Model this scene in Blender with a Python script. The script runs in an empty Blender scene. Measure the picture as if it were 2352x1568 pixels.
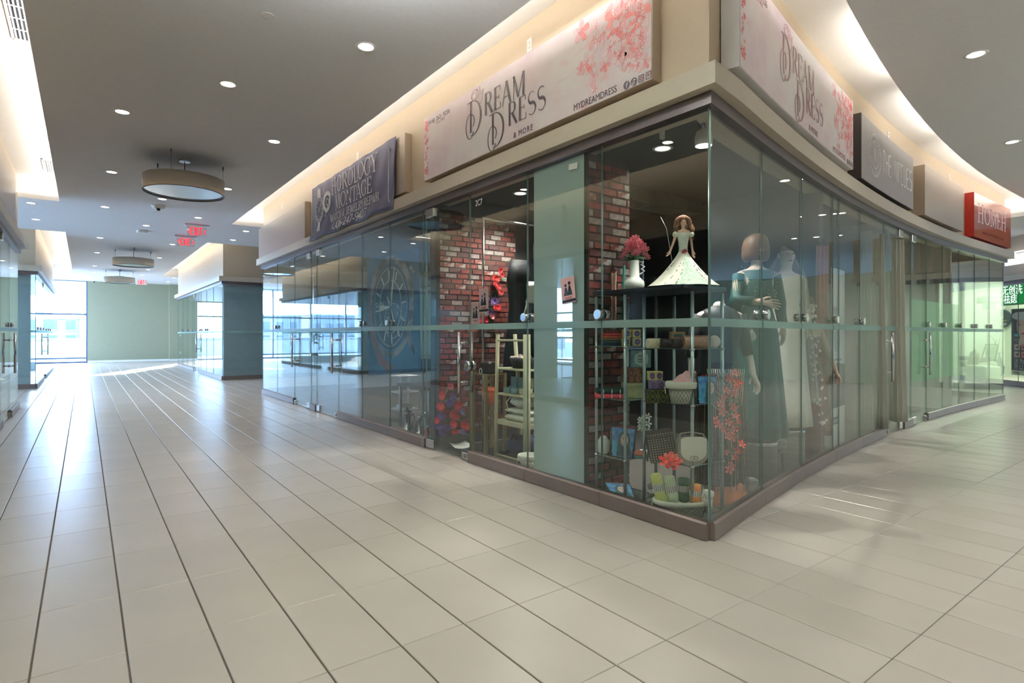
import bpy, bmesh, math, random
from mathutils import Vector, Matrix
random.seed(7)
scene = bpy.context.scene
COL = scene.collection
# ---------------------------------------------------------------- camera
FPX = 1311.0
TH = math.atan(982.5 / FPX)
SN, CS = math.sin(TH), math.cos(TH)
EYE = 1.285
cam_d = bpy.data.cameras.new('camera')
cam = bpy.data.objects.new('camera', cam_d)
COL.objects.link(cam)
cam.location = (0, 0, EYE)
cam.rotation_euler = (math.pi / 2, 0, -TH)
cam_d.sensor_width = 36
cam_d.lens = FPX / 2352 * 36
cam_d.shift_y = -16.0 / 2352
cam_d.clip_end = 300
scene.camera = cam
# ---------------------------------------------------------------- world, sun, exposure
world = bpy.data.worlds.new('sky')
scene.world = world
world.use_nodes = True
wn = world.node_tree
bg = wn.nodes['Background']
tc = wn.nodes.new('ShaderNodeTexCoord')
sep = wn.nodes.new('ShaderNodeSeparateXYZ')
rmp = wn.nodes.new('ShaderNodeValToRGB')
rmp.color_ramp.elements[0].position = 0.0
rmp.color_ramp.elements[0].color = (0.44, 0.66, 1.0, 1)
rmp.color_ramp.elements[1].position = 0.5
rmp.color_ramp.elements[1].color = (0.32, 0.57, 1.0, 1)
wn.links.new(tc.outputs['Generated'], sep.inputs[0])
wn.links.new(sep.outputs['Z'], rmp.inputs[0])
wn.links.new(rmp.outputs[0], bg.inputs[0])
bg.inputs[1].default_value = 26.0
sun_d = bpy.data.lights.new('sun', 'SUN')
sun_d.energy = 25.0
sun_d.angle = 0.01
sun_d.color = (1.0, 0.93, 0.82)
sun = bpy.data.objects.new('sun', sun_d)
COL.objects.link(sun)
sun.rotation_euler = Vector((-0.41, -0.91, -0.25)).to_track_quat('-Z', 'Y').to_euler()
scene.view_settings.view_transform = 'Standard'
scene.view_settings.look = 'None'
scene.view_settings.exposure = 0.52
scene.view_settings.gamma = 1.0
scene.view_settings.use_curve_mapping = False
cy = scene.cycles
cy.max_bounces = 10
cy.diffuse_bounces = 6
cy.glossy_bounces = 4
cy.transmission_bounces = 8
cy.transparent_max_bounces = 28
cy.caustics_reflective = False
cy.caustics_refractive = False
cy.sample_clamp_indirect = 6.0
cy.use_denoising = True
WARM = (1.0, 0.97, 0.94)
P_SHOP = 210.0
P_SPA = 130.0
P_UP = 1000.0      # uplight of the lit ring pendants
P_DOWN = 9.5      # recessed downlights
P_COVE = 5.4      # cove strips, per metre
# ---------------------------------------------------------------- survey helpers (photo point + known plane -> point in the hall)
def onX(px, py, X):
    r = (px - 1176) / FPX; d = X / (r * CS + SN)
    return (d * CS - r * d * SN, EYE - (py - 768) / FPX * d)
def onY(px, py, Y):
    r = (px - 1176) / FPX; d = Y / (CS - r * SN)
    return (r * d * CS + d * SN, EYE - (py - 768) / FPX * d)
def onZ(px, py, Z):
    d = FPX * (EYE - Z) / (py - 768); r = (px - 1176) / FPX
    return (r * d * CS + d * SN, d * CS - r * d * SN)
def deep(px, py, d):
    r = (px - 1176) / FPX
    return Vector((r * d * CS + d * SN, d * CS - r * d * SN, EYE - (py - 768) / FPX * d))
# ---------------------------------------------------------------- materials
MATS = {}
def lin(c):
    out = []
    for v in c[:3]:
        v = v / 255.0
        out.append(v / 12.92 if v <= 0.04045 else ((v + 0.055) / 1.055) ** 2.4)
    return tuple(out) + (1.0,)
def M(name, rgb, rough=0.5, metal=0.0, var=0.06, scale=6.0, bump=0.0, emit=None, estr=0.0, spec=0.5, coat=0.0, rgb2=None, contrast=None, stretch=None):
    if name in MATS: return MATS[name]
    m = bpy.data.materials.new(name); m.use_nodes = True
    nt = m.node_tree; b = nt.nodes['Principled BSDF']
    b.inputs['Roughness'].default_value = rough
    b.inputs['Metallic'].default_value = metal
    b.inputs['Specular IOR Level'].default_value = spec
    b.inputs['Coat Weight'].default_value = coat
    c = lin(rgb)
    if var > 0 or rgb2:
        co = nt.nodes.new('ShaderNodeTexCoord')
        nz = nt.nodes.new('ShaderNodeTexNoise')
        nz.inputs['Scale'].default_value = scale
        nz.inputs['Detail'].default_value = 3.0
        src = co.outputs['Object']
        if stretch:
            mp = nt.nodes.new('ShaderNodeMapping'); mp.inputs['Scale'].default_value = stretch
            nt.links.new(src, mp.inputs[0]); src = mp.outputs[0]
        nt.links.new(src, nz.inputs['Vector'])
        cr = nt.nodes.new('ShaderNodeValToRGB')
        lo, hi = contrast or (0.3, 0.7)
        cr.color_ramp.elements[0].position = lo
        cr.color_ramp.elements[1].position = hi
        if rgb2:
            cr.color_ramp.elements[0].color = c
            cr.color_ramp.elements[1].color = lin(rgb2)
        else:
            cr.color_ramp.elements[0].color = tuple(max(0, v * (1 - var)) for v in c[:3]) + (1,)
            cr.color_ramp.elements[1].color = tuple(min(1, v * (1 + var)) for v in c[:3]) + (1,)
        nt.links.new(nz.outputs['Fac'], cr.inputs[0])
        nt.links.new(cr.outputs[0], b.inputs['Base Color'])
        if bump:
            bp = nt.nodes.new('ShaderNodeBump'); bp.inputs['Strength'].default_value = bump; bp.inputs['Distance'].default_value = 0.01
            nt.links.new(nz.outputs['Fac'], bp.inputs['Height']); nt.links.new(bp.outputs[0], b.inputs['Normal'])
    else:
        b.inputs['Base Color'].default_value = c
    if emit:
        b.inputs['Emission Color'].default_value = lin(emit)
        b.inputs['Emission Strength'].default_value = estr
    MATS[name] = m
    return m
def glassy(name, tint, ior=1.6, rough=0.0):
    m = bpy.data.materials.new(name); m.use_nodes = True
    nt = m.node_tree; nt.nodes.clear()
    out = nt.nodes.new('ShaderNodeOutputMaterial'); mx = nt.nodes.new('ShaderNodeMixShader')
    fr = nt.nodes.new('ShaderNodeFresnel'); fr.inputs[0].default_value = ior
    # a thin sheet: the reflectance depends on the angle alone, whichever side of the sheet is met
    geo = nt.nodes.new('ShaderNodeNewGeometry')
    mth = nt.nodes.new('ShaderNodeMath'); mth.operation = 'MULTIPLY_ADD'
    mth.inputs[1].default_value = 1.0 / ior - ior; mth.inputs[2].default_value = ior
    nt.links.new(geo.outputs['Backfacing'], mth.inputs[0]); nt.links.new(mth.outputs[0], fr.inputs[0])
    fr.inputs[0].default_value = ior
    tr = nt.nodes.new('ShaderNodeBsdfTransparent'); tr.inputs[0].default_value = tuple(tint) + (1,)
    gl = nt.nodes.new('ShaderNodeBsdfGlossy'); gl.inputs['Roughness'].default_value = rough
    gl.inputs['Color'].default_value = (0.95, 1, 0.98, 1)
    nt.links.new(fr.outputs[0], mx.inputs[0]); nt.links.new(tr.outputs[0], mx.inputs[1]); nt.links.new(gl.outputs[0], mx.inputs[2])
    nt.links.new(mx.outputs[0], out.inputs[0])
    MATS[name] = m
    return m
def frosty(name, rgb, trans=0.25, clear=0.12):
    m = bpy.data.materials.new(name); m.use_nodes = True
    nt = m.node_tree; nt.nodes.clear()
    out = nt.nodes.new('ShaderNodeOutputMaterial')
    df = nt.nodes.new('ShaderNodeBsdfPrincipled'); df.inputs['Base Color'].default_value = lin(rgb); df.inputs['Roughness'].default_value = 0.25
    nz = nt.nodes.new('ShaderNodeTexNoise'); nz.inputs['Scale'].default_value = 3.0
    cr = nt.nodes.new('ShaderNodeValToRGB')
    c = lin(rgb); cr.color_ramp.elements[0].color = tuple(v * .94 for v in c[:3]) + (1,); cr.color_ramp.elements[1].color = c
    nt.links.new(nz.outputs['Fac'], cr.inputs[0]); nt.links.new(cr.outputs[0], df.inputs['Base Color'])
    tl = nt.nodes.new('ShaderNodeBsdfTranslucent'); tl.inputs[0].default_value = lin(rgb)
    tp = nt.nodes.new('ShaderNodeBsdfTransparent'); tp.inputs[0].default_value = lin(rgb)
    m1 = nt.nodes.new('ShaderNodeMixShader'); m1.inputs[0].default_value = trans
    m2 = nt.nodes.new('ShaderNodeMixShader'); m2.inputs[0].default_value = clear
    nt.links.new(df.outputs[0], m1.inputs[1]); nt.links.new(tl.outputs[0], m1.inputs[2])
    nt.links.new(m1.outputs[0], m2.inputs[1]); nt.links.new(tp.outputs[0], m2.inputs[2])
    nt.links.new(m2.outputs[0], out.inputs[0])
    MATS[name] = m
    return m
def emis(name, rgb, s):
    m = bpy.data.materials.new(name); m.use_nodes = True
    nt = m.node_tree; nt.nodes.clear()
    out = nt.nodes.new('ShaderNodeOutputMaterial'); e = nt.nodes.new('ShaderNodeEmission')
    e.inputs[0].default_value = lin(rgb); e.inputs[1].default_value = s
    nt.links.new(e.outputs[0], out.inputs[0]); MATS[name] = m
    return m
GLASS = glassy('clear_glass', (0.965, 0.988, 0.98), 1.62)
GLASS_EDGE = M('glass_edge', (104, 132, 128), 0.15, 0, 0.05, spec=0.8)
WINGLASS = glassy('window_glass', (0.97, 0.99, 1.0), 1.4)
CLEARPLASTIC = glassy('clear_plastic', (0.97, 0.98, 0.98), 1.3, 0.08)
FROST = frosty('frosted_film', (205, 224, 218), 0.3, 0.05)
FROSTBAND = frosty('frosted_stripe', (196, 220, 214), 0.35, 0.45)
CEIL = M('ceiling_paint', (233, 233, 233), 0.9, 0, 0.02, 30, 0.02, spec=0.2)
COVEW = M('cove_white_paint', (240, 236, 230), 0.9, 0, 0.01, spec=0.2)
FASCIA = M('beige_wall_paint', (192, 175, 150), 0.42, 0, 0.02, 20, spec=0.5)
LEDGE = M('ledge_paint', (196, 184, 164), 0.4, 0, 0.02, 20)
BOXP = M('bronze_sign_box', (172, 158, 142), 0.35, 0.35, 0.02, 12)
DARKMET = M('dark_anodised_metal', (112, 104, 104), 0.32, 0.55, 0.03, 40)
BASEMET = M('base_channel_metal', (128, 116, 110), 0.35, 0.45, 0.03, 40)
CHROME = M('brushed_steel', (205, 205, 205), 0.2, 1.0, 0.03, 60)
TILE = [M('floor_tile_%s' % k, c, 0.29, 0, 0.035, 2.2, spec=0.9) for k, c in (('plain', (194, 186, 177)), ('pale', (197, 189, 180)), ('sand', (191, 183, 173)))]
GROUT = M('tile_grout', (96, 86, 76), 0.8, 0, 0.1, 30)
SAGE = M('sage_wall_paint', (146, 148, 124), 0.6, 0, 0.02, 8)
WHITE = M('white_plastic', (235, 233, 228), 0.4, 0, 0.01)
BLACK = M('black_plastic', (22, 22, 24), 0.35, 0, 0.1)
DARK = M('dark_shop_paint', (52, 54, 56), 0.6, 0, 0.1, 4)
DARKC = M('dark_shop_ceiling', (46, 50, 49), 0.8, 0, 0.15, 3)
SHOPFL = M('shop_floor', (96, 92, 88), 0.4, 0, 0.1, 5)
LAMP = emis('lamp_lens', (255, 248, 236), 9.0)
REDGLOW = emis('exit_red', (255, 22, 30), 2.6)
# ---------------------------------------------------------------- mesh builder
class MB:
    def __init__(s): s.v = []; s.f = []; s.mi = []; s.m = 0; s.sm = []; s.smooth = False
    def add(s, vs, fs, smooth=None):
        o = len(s.v); s.v += [tuple(v) for v in vs]
        for f in fs:
            s.f.append(tuple(i + o for i in f)); s.mi.append(s.m); s.sm.append(s.smooth if smooth is None else smooth)
        return s
    def box(s, x0, x1, y0, y1, z0, z1):
        vs = [(x, y, z) for z in (z0, z1) for y in (y0, y1) for x in (x0, x1)]
        return s.add(vs, [(0, 2, 3, 1), (4, 5, 7, 6), (0, 1, 5, 4), (2, 6, 7, 3), (0, 4, 6, 2), (1, 3, 7, 5)], False)
    def bbox(s, x0, x1, y0, y1, z0, z1, b=0.01):
        """box with chamfered vertical and top edges"""
        lo = [(x0 + b, y0), (x1 - b, y0), (x1, y0 + b), (x1, y1 - b), (x1 - b, y1), (x0 + b, y1), (x0, y1 - b), (x0, y0 + b)]
        cx_, cy_ = (x0 + x1) / 2, (y0 + y1) / 2
        def sc(p, k): return (p[0] - k * (1 if p[0] > cx_ else -1), p[1] - k * (1 if p[1] > cy_ else -1))
        rings = [([sc(p, b) for p in lo], z0), (lo, z0 + b), (lo, z1 - b), ([sc(p, b) for p in lo], z1)]
        return s.rings([[(p[0], p[1], z) for p in r] for r, z in rings], smooth=False)
    def rings(s, rs, smooth=True, caps=True, closed=True):
        n = len(rs[0]); o = len(s.v)
        vs = [p for r in rs for p in r]; fs = []
        for k in range(len(rs) - 1):
            for i in range(n if closed else n - 1):
                j = (i + 1) % n
                fs.append((k * n + i, k * n + j, (k + 1) * n + j, (k + 1) * n + i))
        s.add(vs, fs, smooth)
        if caps and closed:
            s.add([], [], None)
            for r0, rev in ((0, True), (len(rs) - 1, False)):
                f = [o + r0 * n + i for i in range(n)]
                if rev: f = f[::-1]
                s.f.append(tuple(f)); s.mi.append(s.m); s.sm.append(False)
        return s
    def lathe(s, prof, n=24, c=(0, 0), smooth=True, caps=True, sx=1, sy=1):
        rs = [[(c[0] + r * sx * math.cos(2 * math.pi * i / n), c[1] + r * sy * math.sin(2 * math.pi * i / n), z) for i in range(n)] for r, z in prof]
        return s.rings(rs, smooth, caps)
    def tube(s, pts, r, n=8, smooth=True):
        pts = [Vector(p) for p in pts]; rs = []
        for i, p in enumerate(pts):
            t = (pts[min(i + 1, len(pts) - 1)] - pts[max(i - 1, 0)]).normalized()
            a = t.cross(Vector((0, 0, 1)))
            if a.length < 0.05: a = t.cross(Vector((1, 0, 0)))
            a.normalize(); b = t.cross(a)
            rr = r[i] if isinstance(r, (list, tuple)) else r
            rs.append([tuple(p + (a * math.cos(2 * math.pi * k / n) + b * math.sin(2 * math.pi * k / n)) * rr) for k in range(n)])
        return s.rings([q[::-1] for q in rs], smooth)
    def ell(s, c, r, nu=12, nv=8, rot=None):
        rs = []
        R = rot or Matrix.Identity(3)
        for k in range(nv + 1):
            a = -math.pi / 2 + math.pi * k / nv
            ca = max(0.02, math.cos(a))
            rs.append([tuple(Vector(c) + R @ Vector((r[0] * ca * math.cos(2 * math.pi * i / nu), r[1] * ca * math.sin(2 * math.pi * i / nu), r[2] * math.sin(a)))) for i in range(nu)])
        return s.rings(rs, True)
    def prism(s, poly, z0, z1):
        n = len(poly)
        vs = [(p[0], p[1], z0) for p in poly] + [(p[0], p[1], z1) for p in poly]
        fs = [tuple(range(n))[::-1], tuple(range(n, 2 * n))] + [(i, (i + 1) % n, n + (i + 1) % n, n + i) for i in range(n)]
        return s.add(vs, fs, False)
    def slab(s, poly, y0, y1):
        """outline in x,z given thickness along y (y0 = front)"""
        n = len(poly)
        vs = [(p[0], y0, p[1]) for p in poly] + [(p[0], y1, p[1]) for p in poly]
        fs = [tuple(range(n)), tuple(range(n, 2 * n))[::-1]] + [(i, n + i, n + (i + 1) % n, (i + 1) % n) for i in range(n)]
        return s.add(vs, fs, False)
    def disc(s, c, r, y0, y1, n=20, rz=None):
        rz = rz or r
        return s.slab([(c[0] + r * math.cos(2 * math.pi * i / n), c[1] + rz * math.sin(2 * math.pi * i / n)) for i in range(n)], y0, y1)
    def strip(s, pts, w, y0, y1, closed=False):
        """stroke along x,z points with width (number or list), flat facing -y"""
        P = [Vector(p) for p in pts]; n = len(P)
        L = []; Rr = []
        for i in range(n):
            a = P[(i - 1) % n] if (closed or i > 0) else P[i]
            b = P[(i + 1) % n] if (closed or i < n - 1) else P[i]
            t = (b - a)
            if t.length == 0: t = Vector((1, 0))
            t.normalize(); nn = Vector((-t.y, t.x)); ww = (w[i] if isinstance(w, (list, tuple)) else w) / 2
            L.append(P[i] + nn * ww); Rr.append(P[i] - nn * ww)
        vs = []
        for y in (y0, y1):
            vs += [(p.x, y, p.y) for p in L] + [(p.x, y, p.y) for p in Rr]
        fs = []
        m = n if closed else n - 1
        for i in range(m):
            j = (i + 1) % n
            fs += [(n + i, n + j, j, i), (2 * n + i, 2 * n + j, 3 * n + j, 3 * n + i), (i, j, 2 * n + j, 2 * n + i), (n + j, n + i, 3 * n + i, 3 * n + j)]
        if not closed:
            fs += [(0, 2 * n, 3 * n, n), (n - 1, n + n - 1, 3 * n + n - 1, 2 * n + n - 1)]
        return s.add(vs, fs, False)
    def move(s, start, mat):
        for i in range(start, len(s.v)): s.v[i] = tuple(mat @ Vector(s.v[i]))
        return s
    def mesh(s, name, mats):
        me = bpy.data.meshes.new(name)
        me.from_pydata(s.v, [], s.f)
        for m in (mats if isinstance(mats, (list, tuple)) else [mats]): me.materials.append(m)
        me.polygons.foreach_set('material_index', s.mi)
        me.polygons.foreach_set('use_smooth', s.sm)
        me.update()
        return me
    def build(s, name, mats, parent=None, loc=(0, 0, 0), rotz=0.0):
        o = bpy.data.objects.new(name, s.mesh(name, mats)); COL.objects.link(o)
        if parent is not None: o.parent = parent
        o.location = loc; o.rotation_euler = (0, 0, rotz)
        return o
def meta(o, label=None, cat=None, group=None, kind=None):
    if label: o['label'] = label
    if cat: o['category'] = cat
    if group: o['group'] = group
    if kind: o['kind'] = kind
    return o
def thing(name, label, cat, loc=(0, 0, 0), rotz=0.0, group=None, kind=None):
    o = bpy.data.objects.new(name, None); COL.objects.link(o)
    o.location = loc; o.rotation_euler = (0, 0, rotz); o.empty_display_size = 0.1
    return meta(o, label, cat, group, kind)
def struct(name, loc=(0, 0, 0), rotz=0.0, label=None):
    return thing(name, label, None, loc, rotz, None, 'structure')
def place(me, name, parent=None, loc=(0, 0, 0), rotz=0.0):
    o = bpy.data.objects.new(name, me); COL.objects.link(o)
    if parent is not None: o.parent = parent
    o.location = loc; o.rotation_euler = (0, 0, rotz)
    return o
def dup(root, loc, rotz=None, label=None):
    r = root.copy(); COL.objects.link(r); r.location = loc
    if rotz is not None: r.rotation_euler = (0, 0, rotz)
    if label: r['label'] = label
    for ch in list(root.children):
        c = ch.copy(); COL.objects.link(c); c.parent = r
        for g in list(ch.children):
            d = g.copy(); COL.objects.link(d); d.parent = c
    return r
# ---------------------------------------------------------------- lettering
def words(s, size, x, z, y0=-0.002, align='LEFT', xs=1.0, ext=0.001, gap=1.0):
    """vertices and faces of a line of sans lettering standing in the x,z plane"""
    cu = bpy.data.curves.new('lettering', 'FONT'); cu.body = s; cu.size = size; cu.align_x = align; cu.extrude = ext
    cu.space_character = gap; cu.resolution_u = 3
    ob = bpy.data.objects.new('lettering', cu); COL.objects.link(ob)
    dg = bpy.context.evaluated_depsgraph_get()
    me = bpy.data.meshes.new_from_object(ob.evaluated_get(dg))
    vs = [(x + v.co.x * xs, y0 - v.co.z, z + v.co.y) for v in me.vertices]
    fs = [tuple(p.vertices) for p in me.polygons]
    bpy.data.objects.remove(ob); bpy.data.curves.remove(cu); bpy.data.meshes.remove(me)
    return vs, fs
def arc(cx_, cz, rx, rz, a0, a1, n=14):
    return [(cx_ + rx * math.cos(math.radians(a0 + (a1 - a0) * i / n)), cz + rz * math.sin(math.radians(a0 + (a1 - a0) * i / n))) for i in range(n + 1)]
def contrast(pts, thick, thin):
    """stroke widths of a bowl: heavy where it runs upright, hairline where it runs level"""
    out = []
    for i in range(len(pts)):
        a = Vector(pts[max(0, i - 1)]); b = Vector(pts[min(len(pts) - 1, i + 1)]); t = b - a
        k = abs(t.y) / (t.length + 1e-9)
        out.append(thin + (thick - thin) * k * k)
    return out
def serif_glyph(ch, T, t, sf):
    """strokes of a book-face letter one unit high: list of (points, widths); returns (strokes, advance)"""
    S = []
    def st(pts, w): S.append((pts, w))
    def ser(x, z, w=0.26):
        if sf: st([(x - w / 2, z), (x + w / 2, z)], t * 1.1)
    h = t / 2
    def stem(x, z0=0.0, z1=1.0, w=None):
        st([(x, z0), (x, z1)], w or T)
        if z0 == 0: ser(x, h)
        if z1 == 1: ser(x, 1 - h)
    def bowl(pts, k=1.0): st(pts, contrast(pts, T * k, t))
    A = 0.7
    if ch == 'I': stem(.17); A = .38
    elif ch == 'H': stem(.17); stem(.66); st([(.17, .52), (.66, .52)], t); A = .87
    elif ch == 'O': bowl(arc(.42, .5, .36, .48, 0, 360, 28)); A = .86
    elif ch in '0': bowl(arc(.28, .5, .22, .48, 0, 360, 24)); A = .58
    elif ch == 'D': stem(.17); bowl([(.17, 1 - h), (.34, 1 - h)] + arc(.34, .5, .36, .5 - h, 90, -90, 18) + [(.17, h)]); A = .78
    elif ch == 'R': stem(.17); bowl([(.17, 1 - h), (.36, 1 - h)] + arc(.36, .75, .2, .25 - h, 90, -90, 12) + [(.17, .5)]); st([(.36, .5), (.68, 0)], T * .95); ser(.68, h, .2); A = .74
    elif ch == 'P': stem(.17); bowl([(.17, 1 - h), (.36, 1 - h)] + arc(.36, .73, .22, .27 - h, 90, -90, 12) + [(.17, .46)]); A = .64
    elif ch == 'L': stem(.17); st([(.17, h), (.6, h)], t); st([(.6, 0), (.6, .26)], t * 1.3); A = .66
    elif ch == 'E': stem(.17); st([(.17, h), (.58, h)], t); st([(.58, 0), (.58, .24)], t * 1.3); st([(.17, 1 - h), (.55, 1 - h)], t); st([(.55, 1), (.55, .78)], t * 1.3); st([(.17, .52), (.46, .52)], t); st([(.46, .43), (.46, .61)], t); A = .66
    elif ch == 'T': stem(.34); st([(.03, 1 - h), (.65, 1 - h)], t); st([(.03, 1), (.03, .76)], t * 1.3); st([(.65, 1), (.65, .76)], t * 1.3); A = .68
    elif ch == 'A': st([(.08, 0), (.36, 1)], t * 1.2); st([(.36, 1), (.66, 0)], T); st([(.18, .34), (.56, .34)], t); ser(.08, h, .2); ser(.66, h); A = .76
    elif ch == 'M': st([(.13, 0), (.15, 1)], t * 1.3); st([(.15, 1), (.46, .05)], T); st([(.46, .05), (.8, 1)], t * 1.2); stem(.82); ser(.13, h); ser(.12, 1 - h, .16); A = 1.0
    elif ch == 'N': st([(.14, 0), (.14, 1)], t * 1.3); st([(.13, 1), (.68, 0)], T); st([(.68, 0), (.68, 1)], t * 1.3); ser(.14, h); ser(.1, 1 - h, .16); ser(.68, 1 - h); A = .82
    elif ch == 'G': bowl(arc(.42, .5, .36, .48, 50, 300, 22)); st([(.68, .06), (.68, .44)], T); st([(.65, .98), (.65, .72)], t * 1.2); ser(.66, .44); A = .84
    elif ch == 'C': bowl(arc(.42, .5, .36, .48, 50, 310, 22)); st([(.65, .98), (.65, .72)], t * 1.2); A = .74
    elif ch == 'Y': st([(.05, 1), (.35, .48)], T); st([(.35, .48), (.64, 1)], t * 1.2); stem(.35, 0, .5); ser(.05, 1 - h); ser(.64, 1 - h, .2); A = .7
    elif ch == 'W': st([(.05, 1), (.28, 0)], T); st([(.28, 0), (.48, .95)], t * 1.2); st([(.45, 1), (.7, 0)], T); st([(.7, 0), (.93, 1)], t * 1.2); ser(.05, 1 - h); ser(.93, 1 - h, .2); A = 1.0
    elif ch == 'J': st([(.26, 1), (.26, .1)] + arc(.16, .06, .1, .1, 0, -140, 6), T); ser(.26, 1 - h); A = .46
    elif ch == 'S':
        p = arc(.32, .74, .22, .24, 40, 270, 14)[:-1] + arc(.32, .27, .24, .25, 90, -140, 14)
        w = [t + (T - t) * math.exp(-((i - len(p) * .5) / (len(p) * .17)) ** 2) for i in range(len(p))]
        st(p, w); A = .62
    elif ch == 'V': st([(.06, 1), (.36, 0)], T); st([(.36, 0), (.66, 1)], t * 1.2); ser(.06, 1 - h); ser(.66, 1 - h, .2); A = .72
    elif ch == '&': bowl(arc(.36, .76, .18, .22, 0, 360, 16), .7); bowl(arc(.3, .28, .26, .27, 100, 350, 16)); st([(.24, .66), (.72, 0)], T * .8); A = .8
    elif ch == '4': st([(.4, 0), (.4, 1)], T); st([(.4, 1), (.04, .3)], t); st([(.04, .3), (.54, .3)], t * 1.3); A = .58
    elif ch == '3': bowl(arc(.24, .74, .2, .24, 150, -90, 12)); bowl(arc(.24, .26, .24, .25, 90, -150, 12)); A = .56
    elif ch in '69':
        p = [(.46, .96)] + arc(.3, .42, .24, .5, 100, 180, 8) + arc(.29, .29, .23, .28, 180, 540, 18)
        if ch == '9': p = [(.58 - x, 1 - z) for x, z in p]
        bowl(p); A = .58
    elif ch == '2': bowl(arc(.26, .74, .2, .24, 165, -20, 12) + [(.06, h)]); st([(.04, t * .8), (.5, t * .8)], t * 1.6); A = .56
    elif ch == '7': st([(.04, 1 - h), (.5, 1 - h)], t * 1.6); st([(.5, .97), (.2, 0)], [t, T]); A = .54
    elif ch == '1': stem(.2); A = .4
    elif ch == '-': st([(.04, .36), (.28, .36)], T * .8); A = .34
    elif ch == ' ': A = .34
    return S, A
def serif(mb, s, size, x, z, y=-0.002, T=.15, t=.045, sf=True, width=None, xs=1.0, track=0.0, ext=0.001):
    """write a line in the book face; width stretches it to a given length"""
    tot = sum(serif_glyph(c, T, t, sf)[1] + track for c in s) - track
    if width: xs = width / (tot * size)
    for c in s:
        S, A = serif_glyph(c, T, t, sf)
        for pts, w in S:
            mb.strip([(x + p[0] * size * xs, z + p[1] * size) for p in pts], [v * size for v in w] if isinstance(w, (list, tuple)) else w * size, y - ext, y)
        x += (A + track) * size * xs
    return x
# ================================================================ SETTING
HC = 3.715     # underside of the dropped ceiling
HU = 4.03      # underside of the raised cove ceiling
YEND = 32.3
XF = 3.12      # glass line of the shops on the right of the corridor
XL = -0.93     # glass line of the shops on the left
YBACK = -5.2
def YC(X): return 3.2 - 0.01236 * max(0.0, 12.5 - X) ** 2
def CP(X, off=0.0):
    """point on the curved shopfront line, moved off metres into the shop"""
    sl = 2 * 0.01236 * max(0.0, 12.5 - X); L = math.hypot(1, sl)
    return (X - sl / L * off, YC(X) + off / L)
def crange(a, b, n): return [a + (b - a) * i / n for i in range(n + 1)]
# ---- floor: base slab, then tiles
floor = struct('floor')
mb = MB(); mb.box(-12, 27, -7, 33, -0.2, -0.006); mb.build('grout_bed', GROUT, floor)
TX, TY, GX0, GY0 = 0.3035, 0.6265, 0.138, 2.787
def tile_mesh(gx, gy, b=0.0022):
    a, c = TX / 2 - gx, TY / 2 - gy
    m = MB()
    m.add([(-a, -c, -0.006), (a, -c, -0.006), (a, c, -0.006), (-a, c, -0.006), (-a, -c, -b), (a, -c, -b), (a, c, -b), (-a, c, -b),
           (-a + b, -c + b, 0), (a - b, -c + b, 0), (a - b, c - b, 0), (-a + b, c - b, 0)],
          [(0, 1, 5, 4), (1, 2, 6, 5), (2, 3, 7, 6), (3, 0, 4, 7), (4, 5, 9, 8), (5, 6, 10, 9), (6, 7, 11, 10), (7, 4, 8, 11), (8, 9, 10, 11)], False)
    return m
tm = tile_mesh(0.0034, 0.0016)
tile_me = [tm.mesh('tile', t) for t in TILE]
cells = []
for i in range(-40, 80):
    for j in range(-15, 48):
        x = GX0 + (i + 0.5) * TX; y = GY0 + (j + 0.5) * TY
        if not (-10 < x < 22 and -5.6 < y < YEND): continue
        if x > XF + 0.2 and x < 14.4 and y > YC(x) + 0.45 and y < 13.0: continue
        if x > XF + 0.4 and 17.8 < y < 27.1: continue
        if x < XL - 0.4 and 0.8 < y < 13.0: continue
        d = x * SN + y * CS; lat = x * CS - y * SN
        seen = d > 1.7 and abs(lat) < d * 0.93 + 0.35
        cells.append((0 if seen else 1, math.hypot(x, y), x, y))
cells.sort()
field = MB()
for k, (s_, d_, x, y) in enumerate(cells):
    ti = random.randrange(3)
    if k < 300:
        place(tile_me[ti], 'tile', floor, (x, y, 0))
    else:
        field.m = ti
        field.add([(v[0] + x, v[1] + y, v[2]) for v in tm.v], tm.f, False)
meta(field.build('tile_field', TILE, floor), kind='stuff')
# ---- ceilings
ceil = struct('ceiling')
def ceil_piece(poly, z0=HC, z1=HC + 0.085): 
    b = MB(); b.prism(poly, z0, z1); return b
SE = 2.60; SW = -0.36
curve_edge = [CP(x, -0.52) for x in crange(3.2, 14.9, 24)]
pc = MB()
conc = [(-12, -7), (27, -7), (27, 2.85), (15.4, 2.68)]
conc += [(15.3, 2.68)] + curve_edge[::-1]
conc = [p for p in conc]
conc += [(SE, 1.52), (SE, 1.0), (-12, 0.4)]
pc.prism(conc, HC, HC + 0.085)
pc.prism([(SW, 0.4), (SE, 0.4), (SE, 34), (SW, 34)], HC, HC + 0.084)
pc.prism([(SE, 13.77), (16, 13.77), (16, 16.9), (SE, 16.9)], HC, HC + 0.084)
pc.prism([(SE, 27.9), (16, 27.9), (16, 34), (SE, 34)], HC, HC + 0.084)
pc.prism([(-12, 13.3), (SW, 13.3), (SW, 17.2), (-12, 17.2)], HC, HC + 0.084)
pc.prism([(-12, 28.6), (SW, 28.6), (SW, 34), (-12, 34)], HC, HC + 0.084)
pc.prism([(15.4, 2.68), (27, 2.85), (27, 14), (15.4, 14)], HC, HC + 0.083)
pc.build('ceiling_slab', CEIL, ceil)
up = struct('ceiling')
m = MB(); m.box(-12, 27, -7, 34, HU, HU + 0.15); m.build('cove_ceiling', COVEW, up)
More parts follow.
